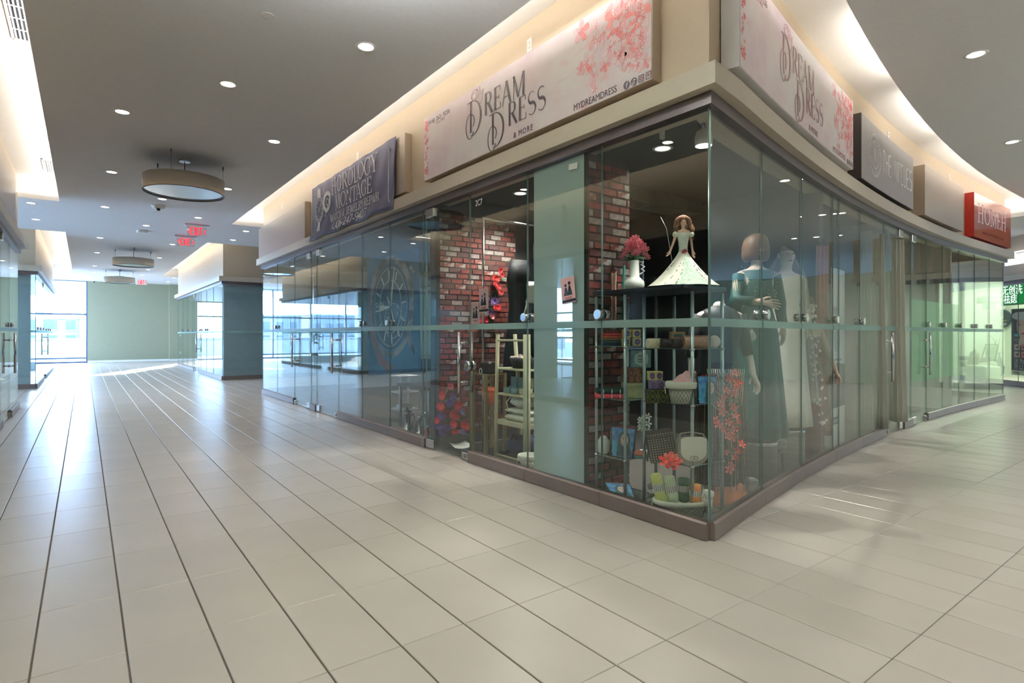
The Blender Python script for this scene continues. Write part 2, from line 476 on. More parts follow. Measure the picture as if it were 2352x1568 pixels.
def cove_light(p, q, inward, z=HC + 0.10):
    """warm strip lying on the edge of the dropped ceiling"""
    p = Vector(p); q = Vector(q); L = (q - p).length
    ld = bpy.data.lights.new('cove_strip', 'AREA'); ld.shape = 'RECTANGLE'; ld.size = L; ld.size_y = 0.05
    ld.energy = P_COVE * L; ld.color = (1.0, 0.96, 0.91)
    o = bpy.data.objects.new('cove_strip', ld); COL.objects.link(o)
    c = (p + q) / 2; n = Vector(inward).normalized()
    o.location = (c.x - n.x * 0.06, c.y - n.y * 0.06, z)
    zdir = -(Vector((n.x * 0.25, n.y * 0.25, 1.0))).normalized()
    xd = Vector((q.x - p.x, q.y - p.y, 0)).normalized(); yd = zdir.cross(xd).normalized(); xd = yd.cross(zdir)
    o.rotation_euler = Matrix((xd, yd, zdir)).transposed().to_euler()
cove_light((SE, 1.6), (SE, 13.7), (1, 0)); cove_light((SE, 17.0), (SE, 27.8), (1, 0))
cove_light((SW, 0.5), (SW, 13.2), (-1, 0)); cove_light((SW, 17.3), (SW, 28.5), (-1, 0))
cove_light((SE, 13.72), (3.6, 13.72), (0, -1)); cove_light((SW, 13.25), (-1.4, 13.25), (0, -1)); 
cove_light((15.4, 2.9), (15.4, 6.5), (-1, 0))
for a, b in ((3.3, 5.2), (5.2, 7.4), (7.4, 9.8), (9.8, 12.3), (12.3, 15.2)):
    cove_light(CP(a, -0.52), CP(b, -0.52), (0, 1))
# white closing boards behind the cove strips
cb = MB()
cb.box(SE - .24, SE - .2, 1.3, 13.99, HC + .08, HU); cb.box(SE - .24, SE - .2, 16.7, 28.1, HC + .08, HU)
cb.box(SE - .24, 4.6, 13.97, 14.01, HC + .08, HU); cb.box(SE - .24, 4.6, 16.68, 16.72, HC + .08, HU); cb.box(SE - .24, 4.6, 28.08, 28.12, HC + .08, HU)
cb.box(SW + .2, SW + .24, .2, 13.55, HC + .08, HU); cb.box(SW + .2, SW + .24, 17.0, 28.85, HC + .08, HU)
for yy in (13.53, 16.98, 28.83): cb.box(-3.5, SW + .24, yy, yy + .04, HC + .08, HU)
xs = crange(2.5, 15.6, 30)
cb.rings([[(*CP(x, -.76), HC + .08), (*CP(x, -.76), HU), (*CP(x, -.80), HU), (*CP(x, -.80), HC + .08)] for x in xs], False)
cb.box(15.62, 15.66, 2.3, 13.6, HC + .08, HU); cb.build('cove_back_board', COVEW, up)
# ---- outer walls
def wallbox(name, x0, x1, y0, y1, z0, z1, m, parent=None):
    b = MB(); b.box(x0, x1, y0, y1, z0, z1)
    o = b.build(name, m, parent)
    if parent is None: o['kind'] = 'structure'
    return o
endw = struct('wall_end')
wallbox('wall_panel', 0.12, 3.45, YEND, YEND + 0.2, 0, HC + 0.02, SAGE, endw)
wallbox('pilaster', 3.3, 4.5, YEND - 0.25, YEND + 0.2, 0, HC + 0.02, SAGE, endw)
wallbox('wall_panel', 5.7, 16, YEND, YEND + 0.2, 0, HC + 0.02, SAGE, endw)
wallbox('wall_panel', 4.5, 5.7, YEND, YEND + 0.2, 2.9, HC + 0.02, SAGE, endw)
wallbox('baseboard_end', 0.12, 3.3, YEND - 0.015, YEND, 0, 0.1, WHITE)
wallbox('baseboard_pilaster', 3.285, 4.5, YEND - 0.265, YEND - 0.25, 0, 0.1, WHITE)
wallbox('wall_east', 16, 16.2, 13.4, 33, 0, HU, SAGE)
wallbox('wall_west_near', -10.2, -10, -7, 13.2, 0, HU, SAGE)
wallbox('wall_far_right', 26.5, 26.7, -7, 14, 0, HU, SAGE)
wallbox('wall_north_right', 15.4, 24, 13.6, 13.8, 0, HU, SAGE)
# ---- windows of the end wall and the west side
FRAME = M('blue_grey_window_frame', (96, 112, 136), 0.4, 0.3, 0.03, 20)
def curtain(n, p, q, zs, step):
    root = struct('window_%d' % n, p)
    p = Vector(p); q = Vector(q); L = (q - p).length; rz = math.atan2(q.y - p.y, q.x - p.x)
    k = max(1, round(L / step)); w = L / k
    zz = [0.0] + zs + [HC]
    me_v = MB().box(-0.035, 0.035, -0.06, 0.06, 0, HC).mesh('mullion', FRAME)
    me_h = MB().box(0, w, -0.05, 0.05, -0.035, 0.035).mesh('transom', FRAME)
    d = (q - p).normalized()
    for i in range(k + 1):
        place(me_v, 'mullion', root, tuple(d * (w * i)), rz)
    for i in range(k):
        for z in zz: place(me_h, 'transom', root, tuple(d * (w * i) + Vector((0, 0, max(0.035, z)))), rz)
        for a, b in zip(zz[:-1], zz[1:]):
            g = MB().box(0.03, w - 0.03, -0.006, 0.006, a + 0.03, b - 0.03)
            g.build('pane', WINGLASS, root, tuple(d * (w * i)), rz)
    return root
curtain(1, (-9.95, YEND + 0.1, 0), (0.1, YEND + 0.1, 0), [0.22, 2.2], 2.0)
curtain(2, (-10.05, 13.2, 0), (-10.05, YEND, 0), [0.22, 1.15, 2.2], 1.9)
curtain(3, (4.5, YEND + 0.1, 0), (5.7, YEND + 0.1, 0), [2.2], 1.2)
# ---- glass shopfronts
LABELS_DOOR = {}
nwin = [3]; ndoor = [0]
band_z = (1.335, 1.39)
LOCK = MB()
for ys in (-0.055, 0.012):
    st_ = len(LOCK.v); LOCK.lathe([(0.036, 0), (0.038, 0.004), (0.038, 0.036), (0.034, 0.043)], 20)
    LOCK.move(st_, Matrix.Translation((0, ys, 0)) @ Matrix.Rotation(-math.pi / 2, 4, 'X'))
lock_me = LOCK.mesh('lock', CHROME)
HND = MB()
for y in (-0.075, 0.075):
    HND.tube([(0, y, -0.31), (0, y, 0.31)], 0.0165, 12)
for z in (-0.2, 0.2):
    HND.tube([(0, -0.075, z), (0, 0.075, z)], 0.010, 10)
    HND.lathe([(0.02, -0.012), (0.02, 0.012)], 14); 
hv = MB()
for y in (-0.075, 0.075): hv.tube([(0, y, -0.31), (0, y, 0.31)], 0.0165, 12)
for z in (-0.2, 0.2):
    hv.tube([(0, -0.075, z), (0, 0.075, z)], 0.010, 10)
    for y in (-0.02, 0.008): 
        st_ = len(hv.v); hv.lathe([(0.019, 0), (0.019, 0.012)], 14); hv.move(st_, Matrix.Translation((0, y, z)) @ Matrix.Rotation(-math.pi / 2, 4, 'X'))
handle_me = hv.mesh('pull_handle', CHROME)
PATCH = MB(); PATCH.bbox(-0.09, 0.09, -0.022, 0.022, -0.05, 0.05, 0.006); patch_me = PATCH.mesh('patch_fitting', CHROME)
FLOCK = MB(); FLOCK.bbox(-0.06, 0.06, -0.02, 0.02, 0.008, 0.085, 0.006)
st_ = len(FLOCK.v); FLOCK.lathe([(0.018, 0), (0.018, 0.008), (0.006, 0.01)], 14); FLOCK.move(st_, Matrix.Translation((0, -0.03, 0.047)) @ Matrix.Rotation(-math.pi / 2, 4, 'X'))
flock_me = FLOCK.mesh('floor_lock', CHROME)
def pane_box(L, z0, z1, x0=0.004):
    b = MB(); b.box(x0, L - 0.004, -0.006, 0.006, z0, z1)
    b.mi[-6:] = [1, 1, 0, 0, 1, 1]
    return b
def shopfront(name_n, joints, types, locks=(), top=2.72, film=None, band=True, base=0.115):
    """joints from left to right as seen from the corridor; p pane, f slim fixed light, d door (handle right), b door (handle left)"""
    p0 = joints[0]
    root = struct('window_%d' % name_n, (p0[0], p0[1], 0))
    for i, t in enumerate(types):
        a = Vector(joints[i]); b = Vector(joints[i + 1]); L = (b - a).length; rz = math.atan2(b.y - a.y, b.x - a.x)
        if t in 'db':
            ndoor[0] += 1
            par = struct('door_%d' % ndoor[0], (a.x, a.y, 0), rz); off = (0, 0, 0); r2 = 0
            pane_box(L, 0.014, top - 0.02).build('glass_leaf', [GLASS, GLASS_EDGE], par)
            hx = L - 0.09 if t == 'd' else 0.09
            ox = 0.10 if t == 'd' else L - 0.10
            place(handle_me, 'pull_handle', par, (hx, 0, 1.0))
            place(patch_me, 'patch_fitting', par, (ox, 0, 0.062)); place(patch_me, 'patch_fitting', par, (ox, 0, top - 0.07))
            place(flock_me, 'floor_lock', par, (L - 0.08 if t == 'd' else 0.08, 0, 0))
        else:
            par = root; off = (a.x - p0[0], a.y - p0[1], 0); r2 = rz
            pane_box(L, base - 0.01, top).build('glass_pane', [GLASS, GLASS_EDGE], par, off, r2)
            rb = MB(); rb.box(0.002, L - 0.002, -0.034, 0.034, 0.004, base - 0.012)
            rb.add([(0.002, -0.034, base - 0.012), (L - 0.002, -0.034, base - 0.012), (L - 0.002, -0.02, base), (0.002, -0.02, base)], [(0, 1, 2, 3)], False)
            rb.box(0.002, L - 0.002, -0.02, 0.034, base - 0.013, base)
            rb.build('base_channel', BASEMET, par, off, r2)
        if band:
            MB().box(0.005, L - 0.005, -0.0078, -0.0064, *band_z).build('frosted_stripe', FROSTBAND, par, off, r2)
    for k in locks:
        j = joints[k]; a = Vector(joints[k - 1]); rz = math.atan2(j[1] - a.y, j[0] - a.x)
        place(lock_me, 'lock', root, (j[0] - p0[0], j[1] - p0[1], 1.435), rz)
    return root
def film_sheet(root, joints, i, x0, x1, z0, z1, name='frosted_film', mat=None):
    a = Vector(joints[i]); b = Vector(joints[i + 1]); rz = math.atan2(b.y - a.y, b.x - a.x); p0 = joints[0]
    MB().box(x0, x1, 0.0066, 0.0078, z0, z1).build(name, mat or FROST, root, (a.x - p0[0], a.y - p0[1], 0), rz)
# corner block, corridor side
JL = [(XF, y) for y in (13.2, 12.065, 10.873, 9.91, 9.612, 8.59, 7.666, 6.754, 5.867, 5.783, 4.867, 3.933, 3.032, 2.112)]
sfL = shopfront(4, JL, 'ppbfdpppfdppp', locks=(1, 6, 7, 11, 12))
film_sheet(sfL, JL, 11, 0.079, 0.70, 0.12, 2.70)
# corner block, concourse side
JR = [(x, YC(x)) for x in (3.128, 4.112, 5.112, 6.093, 6.305, 7.087, 8.105, 8.93, 9.35, 10.114, 10.949, 11.836, 12.701, 13.584, 14.5)]
sfR = shopfront(5, JR, 'ppppppbfdppppp', locks=(1, 2, 3, 5, 9, 10, 11, 12, 13))
GFILM = frosty('green_lit_film', (190, 228, 196), 0.55, 0.12)
for i in (8, 9, 10):
    a, b = Vector(JR[i]), Vector(JR[i + 1])
    film_sheet(sfR, JR, i, 0.003, (b - a).length - 0.003, 0.6, 1.79, 'green_film', GFILM)
# end side of the corner block (toward the spa)
sfE = shopfront(6, [(14.5, 3.2), (14.5, 4.1), (14.5, 5.0), (14.5, 5.75)], 'ppp', locks=(1,))
# alley side of the corner block
sfA = shopfront(7, [(5.2, 13.2), (4.2, 13.2), (XF, 13.2)], 'pp')
# block beyond the alley, right
J2R = [(XF, y) for y in (27.3, 25.9, 24.6, 23.3, 22.95, 21.9, 21.5, 20.4, 19.2, 17.72)]
sf2 = shopfront(8, J2R, 'pppfdfppp', locks=(1, 2, 3, 6, 7))
sf2s = shopfront(9, [(XF, 17.7), (5.2, 17.7), (7.4, 17.7)], 'pp')
# left blocks
J1L = [(XL, y) for y in (1.0, 2.4, 3.8, 5.2, 6.6, 8.0, 9.4, 10.55, 11.75, 13.1)]
sf3 = shopfront(10, J1L, 'ppppppfdp', locks=(1, 2, 3, 4, 5, 8))
sf3s = shopfront(11, [(XL, 13.12), (-3.0, 13.12), (-5.0, 13.12)], 'pp')
J2L = [(XL, y) for y in (17.7, 19.0, 20.3, 20.65, 21.7, 23.0, 24.3, 25.6, 26.9)]
sf4 = shopfront(12, J2L, 'ppfdpppp', locks=(1, 2, 5, 6))
sf4s = shopfront(13, [(-5.0, 17.68), (-3.0, 17.68), (XL, 17.68)], 'pp')
# ---- bulkheads over the glass, ledges and head channels
tn = [0]
def trim(poly, z0, z1, m):
    tn[0] += 1
    b = MB(); b.prism(poly, z0, z1); o = b.build('trim_%d' % tn[0], m); o['kind'] = 'structure'; return o
def wall_poly(name, poly, z0, z1, m):
    b = MB(); b.prism(poly, z0, z1); o = b.build(name, m); o['kind'] = 'structure'; return o
cx_ = crange(3.15, 14.6, 30)
def ring_poly(o_out, o_in, yfar, xend=14.62):
    xs = crange(XF - o_out * -1 if False else XF + o_out, xend, 30)
    outer = [(XF + o_out, yfar)] + [(x if k else XF + o_out, (CP(x, o_out)[1] if k else YC(XF) + o_out * 1.02)) for k, x in enumerate(xs)]
    xs2 = crange(XF + o_in, xend, 30)
    inner = [(x if k else XF + o_in, (CP(x, o_in)[1] if k else YC(XF) + o_in * 1.02)) for k, x in enumerate(xs2)]
    return outer + inner[::-1] + [(XF + o_in, yfar)]
wall_poly('wall_bulkhead_corner', ring_poly(0.0, 0.22, 13.2), 2.78, HU, FASCIA)
trim(ring_poly(-0.12, 0.30, 13.3, 14.75), 2.785, 2.92, LEDGE)
trim(ring_poly(-0.045, 0.05, 13.22, 14.62), 2.705, 2.79, DARKMET)
wall_poly('wall_bulkhead_end', [(14.4, 3.23), (14.61, 3.23), (14.61, 6.0), (14.4, 6.0)], 2.78, HU, FASCIA)
trim([(14.4, 3.1), (14.74, 3.1), (14.74, 6.0), (14.4, 6.0)], 2.784, 2.919, LEDGE)
wall_poly('wall_bulkhead_alley', [(XF + .02, 13.0), (7.5, 13.0), (7.5, 13.185), (XF + .02, 13.185)], 2.78, HC + 0.3, FASCIA)
trim([(XF - 0.11, 13.1), (7.5, 13.1), (7.5, 13.31), (XF - 0.11, 13.31)], 2.784, 2.921, LEDGE)
BRONZE = M('bronze_wall_paint', (176, 146, 112), 0.45, 0.1, 0.02, 12)
def block_head(x0, x1, y0, y1, face):
    wall_poly('wall_bulkhead', [(x0, y0), (x1, y0), (x1, y1), (x0, y1)], 2.78, HU, FASCIA)
    e = 0.12
    trim([(x0 - e, y0 - e), (x1 + e, y0 - e), (x1 + e, y1 + e), (x0 - e, y1 + e)], 2.785, 2.92, LEDGE)
    trim([(x0 + (-0.045 if face > 0 else 0.0), y0 - 0.045), (x1 + (0.045 if face < 0 else 0), y0 - 0.045), (x1 + (0.045 if face < 0 else 0), y1 + 0.045), (x0 + (-0.045 if face > 0 else 0), y1 + 0.045)], 2.705, 2.79, DARKMET)
block_head(XF, 9.0, 17.7, 27.3, 1)
block_head(-6.0, XL, 1.0, 13.12, -1)
block_head(-6.0, XL, 17.68, 26.9, -1)
# ---- shop interiors
def shell(name, x0, x1, y0, y1, z0, z1, m): return wallbox(name, x0, x1, y0, y1, z0, z1, m)
TEALD = M('teal_grey_wall', (168, 186, 188), 0.6, 0, 0.03, 6)
NAVY = M('navy_wall', (46, 62, 84), 0.6, 0, 0.05, 4)
CREAMW = M('cream_shop_wall', (176, 172, 166), 0.6, 0, 0.02, 4)
poly_in = [(XF + 0.05, 13.15), (XF + 0.05, 2.17)] + [CP(x, 0.05) for x in crange(3.3, 14.45, 20)] + [(14.45, 5.7), (7.4, 5.7), (7.4, 13.15)]
b = MB(); b.prism(poly_in, 0.0, 0.006); o = b.build('floor_shop', SHOPFL); o['kind'] = 'structure'
b = MB(); b.prism(poly_in, 2.90, 2.96); o = b.build('ceiling_shop', DARKC); o['kind'] = 'structure'
shell('wall_shop_partition', 3.22, 6.25, 5.78, 5.87, 0.006, 2.9, DARK)
shell('wall_shop_back', 6.25, 14.4, 5.75, 5.87, 0.006, 2.9, DARK)
shell('wall_dress_side', 6.16, 6.24, 2.85, 5.75, 0.006, 2.9, DARK)
shell('wall_virtues_side', 9.14, 9.24, 3.3, 5.75, 0.006, 2.9, CREAMW)
shell('wall_blank_side', 11.8, 11.87, 3.3, 5.75, 0.006, 2.9, CREAMW)
shell('wall_watch_back', 7.3, 7.4, 5.87, 13.1, 0.006, 2.9, NAVY)
shell('wall_second_side', XF + 0.12, 9.0, 18.3, 18.4, 0, 2.9, TEALD)
shell('wall_second_back', 7.0, 7.1, 18.4, 27.2, 0, 2.9, TEALD)
shell('wall_left_side', -6.0, XL - 0.12, 18.2, 18.3, 0, 2.9, TEALD)
shell('wall_left_far', -6.0, -1.4, 26.7, 26.8, 0, 0.3, TEALD)
shell('wall_left_near_back', -5.0, -4.9, 1.0, 12.0, 0, 2.9, TEALD)
shell('wall_left_near_end', -5.0, XL - 0.1, 1.0, 1.1, 0, 2.9, TEALD)
shell('wall_left_near_partition', -5.0, -1.0, 12.75, 12.85, 0.008, 2.9, TEALD)
for nm, pl in (('ceiling_second', [(XF + .1, 17.9), (8.9, 17.9), (8.9, 27.1), (XF + .1, 27.1)]), ('ceiling_left', [(-6, 1.2), (XL - .1, 1.2), (XL - .1, 12.9), (-6, 12.9)]), ('ceiling_left_far', [(-6, 17.9), (XL - .1, 17.9), (XL - .1, 26.7), (-6, 26.7)])):
    b = MB(); b.prism(pl, 2.92, 2.98); o = b.build(nm, CEIL); o['kind'] = 'structure'
for nm, pl in (('floor_second', [(XF + .05, 17.75), (8.9, 17.75), (8.9, 27.2), (XF + .05, 27.2)]), ('floor_left', [(-5, 1.1), (XL - .05, 1.1), (XL - .05, 13.0), (-5, 13.0)]), ('floor_left_far', [(-6, 17.75), (XL - .05, 17.75), (XL - .05, 26.8), (-6, 26.8)])):
    b = MB(); b.prism(pl, 0.0, 0.008); o = b.build(nm, TILE[0] if 'far' in nm else SHOPFL); o['kind'] = 'structure'
# bricks: face and edges of every brick are its own piece
BR = [M('brick_red', (128, 60, 52), 0.75, 0, 0.25, 18, 0.4), M('brick_brown', (104, 58, 52), 0.75, 0, 0.25, 18, 0.4), M('brick_dark', (84, 56, 54), 0.75, 0, 0.25, 18, 0.4),
      M('brick_pale', (150, 138, 132), 0.8, 0, 0.3, 22, 0.5), M('brick_limed', (128, 70, 60), 0.75, 0, 0.2, 14, 0.4, rgb2=(176, 168, 160), contrast=(0.5, 0.62))]
MORT = M('brick_mortar', (66, 56, 52), 0.9, 0, 0.2, 30)
def brick_wall(name, loc, rotz, W, H, px_, pz_, thick=0.08):
    root = struct(name, loc, rotz)
    MB().box(0, W, 0.006, thick, 0, H).build('mortar_bed', MORT, root)
    mes = {}
    rows = int(H / pz_)
    for r in range(rows):
        x = -px_ * (0.5 if r % 2 else 0.0) - (0.03 if r % 4 > 1 else 0)
        while x < W - 0.01:
            a, b_ = max(0.002, x), min(W - 0.002, x + px_ - 0.01)
            x += px_
            if b_ - a < 0.025: continue
            mi = random.choice([0, 0, 0, 1, 1, 2, 3, 3, 4]) if True else 0
            key = (round(b_ - a, 3), mi)
            if key not in mes:
                L = b_ - a; m_ = MB(); h = pz_ - 0.009; q = 0.004
                m_.add([(0, .012, 0), (L, .012, 0), (L, .012, h), (0, .012, h), (q, 0, q), (L - q, 0, q), (L - q, 0, h - q), (q, 0, h - q)],
                       [(4, 5, 6, 7), (0, 1, 5, 4), (1, 2, 6, 5), (2, 3, 7, 6), (3, 0, 4, 7)], False)
                mes[key] = m_.mesh('brick', BR[mi])
            place(mes[key], 'brick', root, (a, random.uniform(-0.004, 0.003), r * pz_ + 0.005))
    return root
brick_wall('wall_brick_near', (3.165, 3.215, 0.006), 0, 0.47, 2.7, 0.175, 0.063, 0.10)
brick_wall('wall_brick_far', (3.24, 5.70, 0.12), 0, 1.09, 2.62, 0.158, 0.0625, 0.075)
shell('trim_brick_plinth', 3.24, 4.6, 5.69, 5.775, 0.006, 0.12, DARK)
# ---- opposite side of the concourse (seen in the glass)
wallbox('wall_south', -12, 24, -7.0, -6.9, 0, HU, DARK)
b = MB(); b.box(-10, 24, YBACK - 0.2, YBACK, 2.75, HU); o = b.build('wall_opposite_bulkhead', FASCIA); o['kind'] = 'structure'
b = MB(); b.box(-10, 24, YBACK - 0.05, YBACK + 0.12, 2.78, 2.92); o = b.build('trim_opposite', LEDGE); o['kind'] = 'structure'
JO = [(x, YBACK) for x in (22, 20, 18, 16, 14, 12, 10, 8, 6, 4, 2, 0, -2, -4)]
sfO = shopfront(14, JO, 'p' * 13, base=0.115)
b = MB(); b.box(-10, 24, -6.9, -5.3, 0.0, 0.007); o = b.build('floor_opposite', SHOPFL); o['kind'] = 'structure'
# ================================================================ CEILING FIXTURES
RINGM = M('downlight_trim', (228, 224, 216), 0.4, 0, 0.01)
m = MB(); m.lathe([(0.062, 0.0), (0.064, -0.003), (0.082, -0.006), (0.088, 0.0)], 24, caps=False); trim_me = m.mesh('trim_ring', RINGM)
m = MB(); m.lathe([(0.0625, -0.001), (0.05, -0.0035), (0.02, -0.0045)], 24); lens_me = m.mesh('lens', LAMP)
def downlight(x, y, label, group='recessed ceiling downlights', power=None):
    t = thing('downlight', label, 'ceiling light', (x, y, HC), 0, group)
    place(trim_me, 'trim_ring', t); place(lens_me, 'lens', t)
    ld = bpy.data.lights.new('downlight_lamp', 'SPOT'); ld.energy = power or P_DOWN * 4; ld.color = WARM
    ld.spot_size = math.radians(125); ld.spot_blend = 0.8; ld.shadow_soft_size = 0.06
    o = bpy.data.objects.new('downlight_lamp', ld); COL.objects.link(o); o.parent = t; o.location = (0, 0, -0.012)
vis = [
 (1.905, 4.60, 'large bright downlight nearest the pink sign above the corridor'), (1.117, 6.09, 'bright downlight in the middle of the grey ceiling, second from the front'),
 (0.332, 7.54, 'bright downlight on the window side, third from the front'), (1.915, 7.55, 'downlight above the navy banner side, just before the first ring pendant'),
 (0.328, 10.43, 'downlight on the window side just behind the first ring pendant'), (1.915, 10.48, 'downlight touching the right rim of the first ring pendant in view'),
 (1.12, 11.96, 'downlight directly in front of the domed camera detector'), (0.318, 13.36, 'downlight on the window side level with the domed camera detector'),
 (1.90, 13.43, 'downlight just above the front clear exit sign'), (1.108, 15.09, 'downlight beside the flat white access point box'),
 (0.32, 17.69, 'downlight on the window side between the access point and the second ring pendant'), (3.048, 14.51, 'nearer of the two downlights over the right side alley'),
 (3.06, 16.05, 'farther of the two downlights over the right side alley'), (-0.82, 15.69, 'downlight over the left side alley under the left cove'),
 (-0.79, 13.78, 'downlight tucked at the end of the left bulkhead'), (1.902, 17.81, 'downlight just past the rear clear exit sign'), (0.305, 20.95, 'downlight just left of the second ring pendant'),
 (1.906, 21.19, 'downlight just right of the second ring pendant'), (0.303, 25.08, 'downlight on the window side left of the third ring pendant'), (1.912, 25.29, 'downlight on the right before the third ring pendant'),
 (0.292, 27.62, 'far downlight on the window side near the end wall'), (1.903, 27.76, 'far downlight in front of the boxed exit sign'), (1.089, 29.12, 'far downlight seen just over the third ring pendant'),
 (3.089, 28.31, 'far downlight at the end of the second right bulkhead'), (3.094, 30.58, 'farthest downlight above the pilaster beside the second right shop'), (-0.65, 29.98, 'far downlight beside the top of the end window, nearer one'),
 (-0.63, 31.4, 'far downlight beside the top of the end window, one against the glass'),
 (6.195, 1.549, 'large downlight above the curved concourse shopfront'), (9.377, 1.979, 'second downlight above the curved concourse shopfront')]
for x, y, l in vis: downlight(x, y, l)
for k, (x, y) in enumerate([(0.33, 4.6), (0.33, 1.6), (1.9, 1.2), (12.6, 2.0), (15.5, 1.6), (3.6, -1.2), (6.4, -1.2), (9.4, -1.2), (12.4, -1.2), (15.4, -1.2), (3.6, -3.8), (6.4, -3.8), (9.4, -3.8), (12.4, -3.8), (0.8, -1.5), (0.8, -3.8), (-2.5, -2.4), (-6, -2.4)]):
    downlight(x, y, 'downlight over the concourse, seen mirrored in the shop glass', 'concourse downlights mirrored in the glass', P_DOWN * (6 if k in (2, 5) else 4))
# ring pendants
HOOP = M('ring_pendant_shell', (205, 196, 182), 0.28, 0.4, 0.02, 10)
HOOPIN = M('ring_pendant_mirror', (225, 232, 240), 0.12, 0.55, 0.01)
WIRE = M('steel_wire', (120, 120, 122), 0.3, 0.9, 0.02)
LITDISC = emis('lit_diffuser', (226, 250, 216), 5.0)
def ring_parts(lit=False):
    P = []
    b = MB(); R = 0.50
    b.lathe([(R, 0.0), (R, 0.2), (R - 0.008, 0.2), (R - 0.008, 0.0)], 48, caps=False)
    n0 = len(b.rings.__defaults__ or ())
    P.append(('hoop', b.mesh('hoop', HOOP)))
    b = MB(); b.lathe([(R - 0.010, 0.012), (R - 0.012, 0.06), (0.14, 0.17), (0.1, 0.175)], 48, caps=True)
    P.append(('reflector', b.mesh('reflector', LITDISC if lit else HOOPIN)))
    b = MB(); b.lathe([(R, -0.006), (R + 0.004, 0.0), (R - 0.012, 0.004), (R - 0.012, -0.006)], 48, caps=False); P.append(('rim', b.mesh('rim', WIRE)))
    b = MB(); b.lathe([(0.17, 0.2), (0.18, 0.225), (0.16, 0.24), (0.05, 0.245)], 32); P.append(('hub', b.mesh('hub', HOOPIN)))
    b = MB(); b.lathe([(0.006, 0.24), (0.006, 0.44)], 8); P.append(('rod', b.mesh('rod', WIRE)))
    b = MB(); b.lathe([(0.07, 0.435), (0.07, 0.46), (0.03, 0.462)], 24); P.append(('canopy', b.mesh('canopy', HOOPIN)))
    b = MB(); b.tube([(R - 0.004, 0, 0.19), (R - 0.004, 0, 0.42)], 0.0022, 6); b.lathe([(0.006, 0.40), (0.01, 0.42), (0.012, 0.462)], 8, (R - 0.004, 0)); P.append(('wire', b.mesh('wire', WIRE)))
    return P
RP = ring_parts(); RPL = ring_parts(True)
def ring_lamp(x, y, label, group, parts=RP, r0=0.5):
    t = thing('ring_pendant', label, 'pendant light', (x, y, HC - 0.462), 0, group)
    for nm, me in parts:
        if nm == 'wire':
            for k in range(3): place(me, 'wire', t, (0, 0, 0), r0 + k * 2 * math.pi / 3)
        else: place(me, nm, t)
    if parts is RPL:
        ld = bpy.data.lights.new('ring_uplight', 'AREA'); ld.shape = 'DISK'; ld.size = 0.8; ld.energy = P_UP * (0.22 if 'overhead' in label else 1.0); ld.color = (0.97, 0.98, 1.0)
        o = bpy.data.objects.new('ring_uplight', ld); COL.objects.link(o); o.parent = t; o.location = (0, 0, 0.26); o.rotation_euler = (math.pi, 0, 0)
    return t
ring_lamp(1.12, 9.11, 'beige ring pendant nearest the camera of the three hanging over the corridor', 'ring pendants over the corridor', r0=math.radians(-115))
ring_lamp(1.13, 19.6, 'second beige ring pendant along the corridor, before the end wall', 'ring pendants over the corridor')
ring_lamp(1.08, 26.3, 'third ring pendant, farthest, looking pale against the end wall', 'ring pendants over the corridor')
ring_lamp(1.12, 2.62, 'ring pendant overhead, only its lower rim showing at the top edge', 'ring pendants over the corridor', RPL)
ring_lamp(8.6, -1.7, 'lit ring pendant seen mirrored left of the bridal veil in the glass', 'lit ring pendants mirrored in the glass', RPL)
ring_lamp(12.6, -1.6, 'lit ring pendant over the far end of the concourse', 'lit ring pendants mirrored in the glass', RPL)
ring_lamp(-3.0, -2.2, 'added unseen ring pendant behind the camera on the left, uplighting the ceiling', 'lit ring pendants mirrored in the glass', RPL)  # unseen extra ring, added so its uplight brightens the ceiling
ring_lamp(4.0, -2.6, 'added unseen ring pendant over the concourse, brightening the ceiling', 'lit ring pendants mirrored in the glass', RPL)  # another ring added out of view to lift the ceiling brightness
# exit signs
CLEARAC = glassy('clear_acrylic', (0.93, 0.9, 0.9), 1.45)
def exit_sign(x, y, label, rz=0.0, boxed=False, group='red exit signs'):
    t = thing('exit_sign', label, 'exit sign', (x, y, HC), rz, group)
    if boxed:
        b = MB(); b.bbox(-0.2, 0.2, -0.03, 0.03, -0.25, -0.03, 0.008); b.build('housing', WHITE, t)
        b = MB(); b.box(-0.03, 0.03, -0.02, 0.02, -0.03, 0); b.build('bracket', WHITE, t)
    else:
        b = MB(); b.bbox(-0.24, 0.24, -0.03, 0.03, -0.045, 0, 0.006); b.build('ceiling_bar', CHROME, t)
        b = MB(); b.box(-0.195, 0.195, -0.004, 0.004, -0.265, -0.045); b.build('acrylic_panel', CLEARAC, t)
    b = MB()
    y0 = -0.032 if boxed else -0.006
    for s_ in (-1,):
        st_ = len(b.v)
        for c_, x_ in (('E', -.115), ('X', -.05), ('I', .012), ('T', .042)):
            for pl in {'E': [[(.05, 0), (0, 0), (0, .165), (.05, .165)], [(0, .083), (.042, .083)]], 'X': [[(0, 0), (.05, .165)], [(0, .165), (.05, 0)]], 'I': [[(.008, 0), (.008, .165)]], 'T': [[(.03, 0), (.03, .165)], [(0, .165), (.06, .165)]]}[c_]:
                b.strip([(x_ + p[0], -.238 + p[1]) for p in pl], .017, y0 - .001, y0)
        for k in ((1,) if boxed else (-1, 1)):
            b.strip([(k * 0.14, -0.11), (k * 0.178, -0.155), (k * 0.14, -0.20)], 0.014, y0 - 0.001, y0)
        if s_ > 0: b.move(st_, Matrix.Rotation(math.pi, 4, 'Z'))
    b.build('lettering', REDGLOW, t)
    return t
exit_sign(1.99, 14.25, 'clear acrylic exit sign with two red arrows, nearer of the ceiling pair')
exit_sign(2.0, 16.04, 'clear acrylic exit sign with two red arrows, rear one of the ceiling pair')
exit_sign(2.0, 29.7, 'white boxed exit sign with red letters before the end wall', boxed=True)
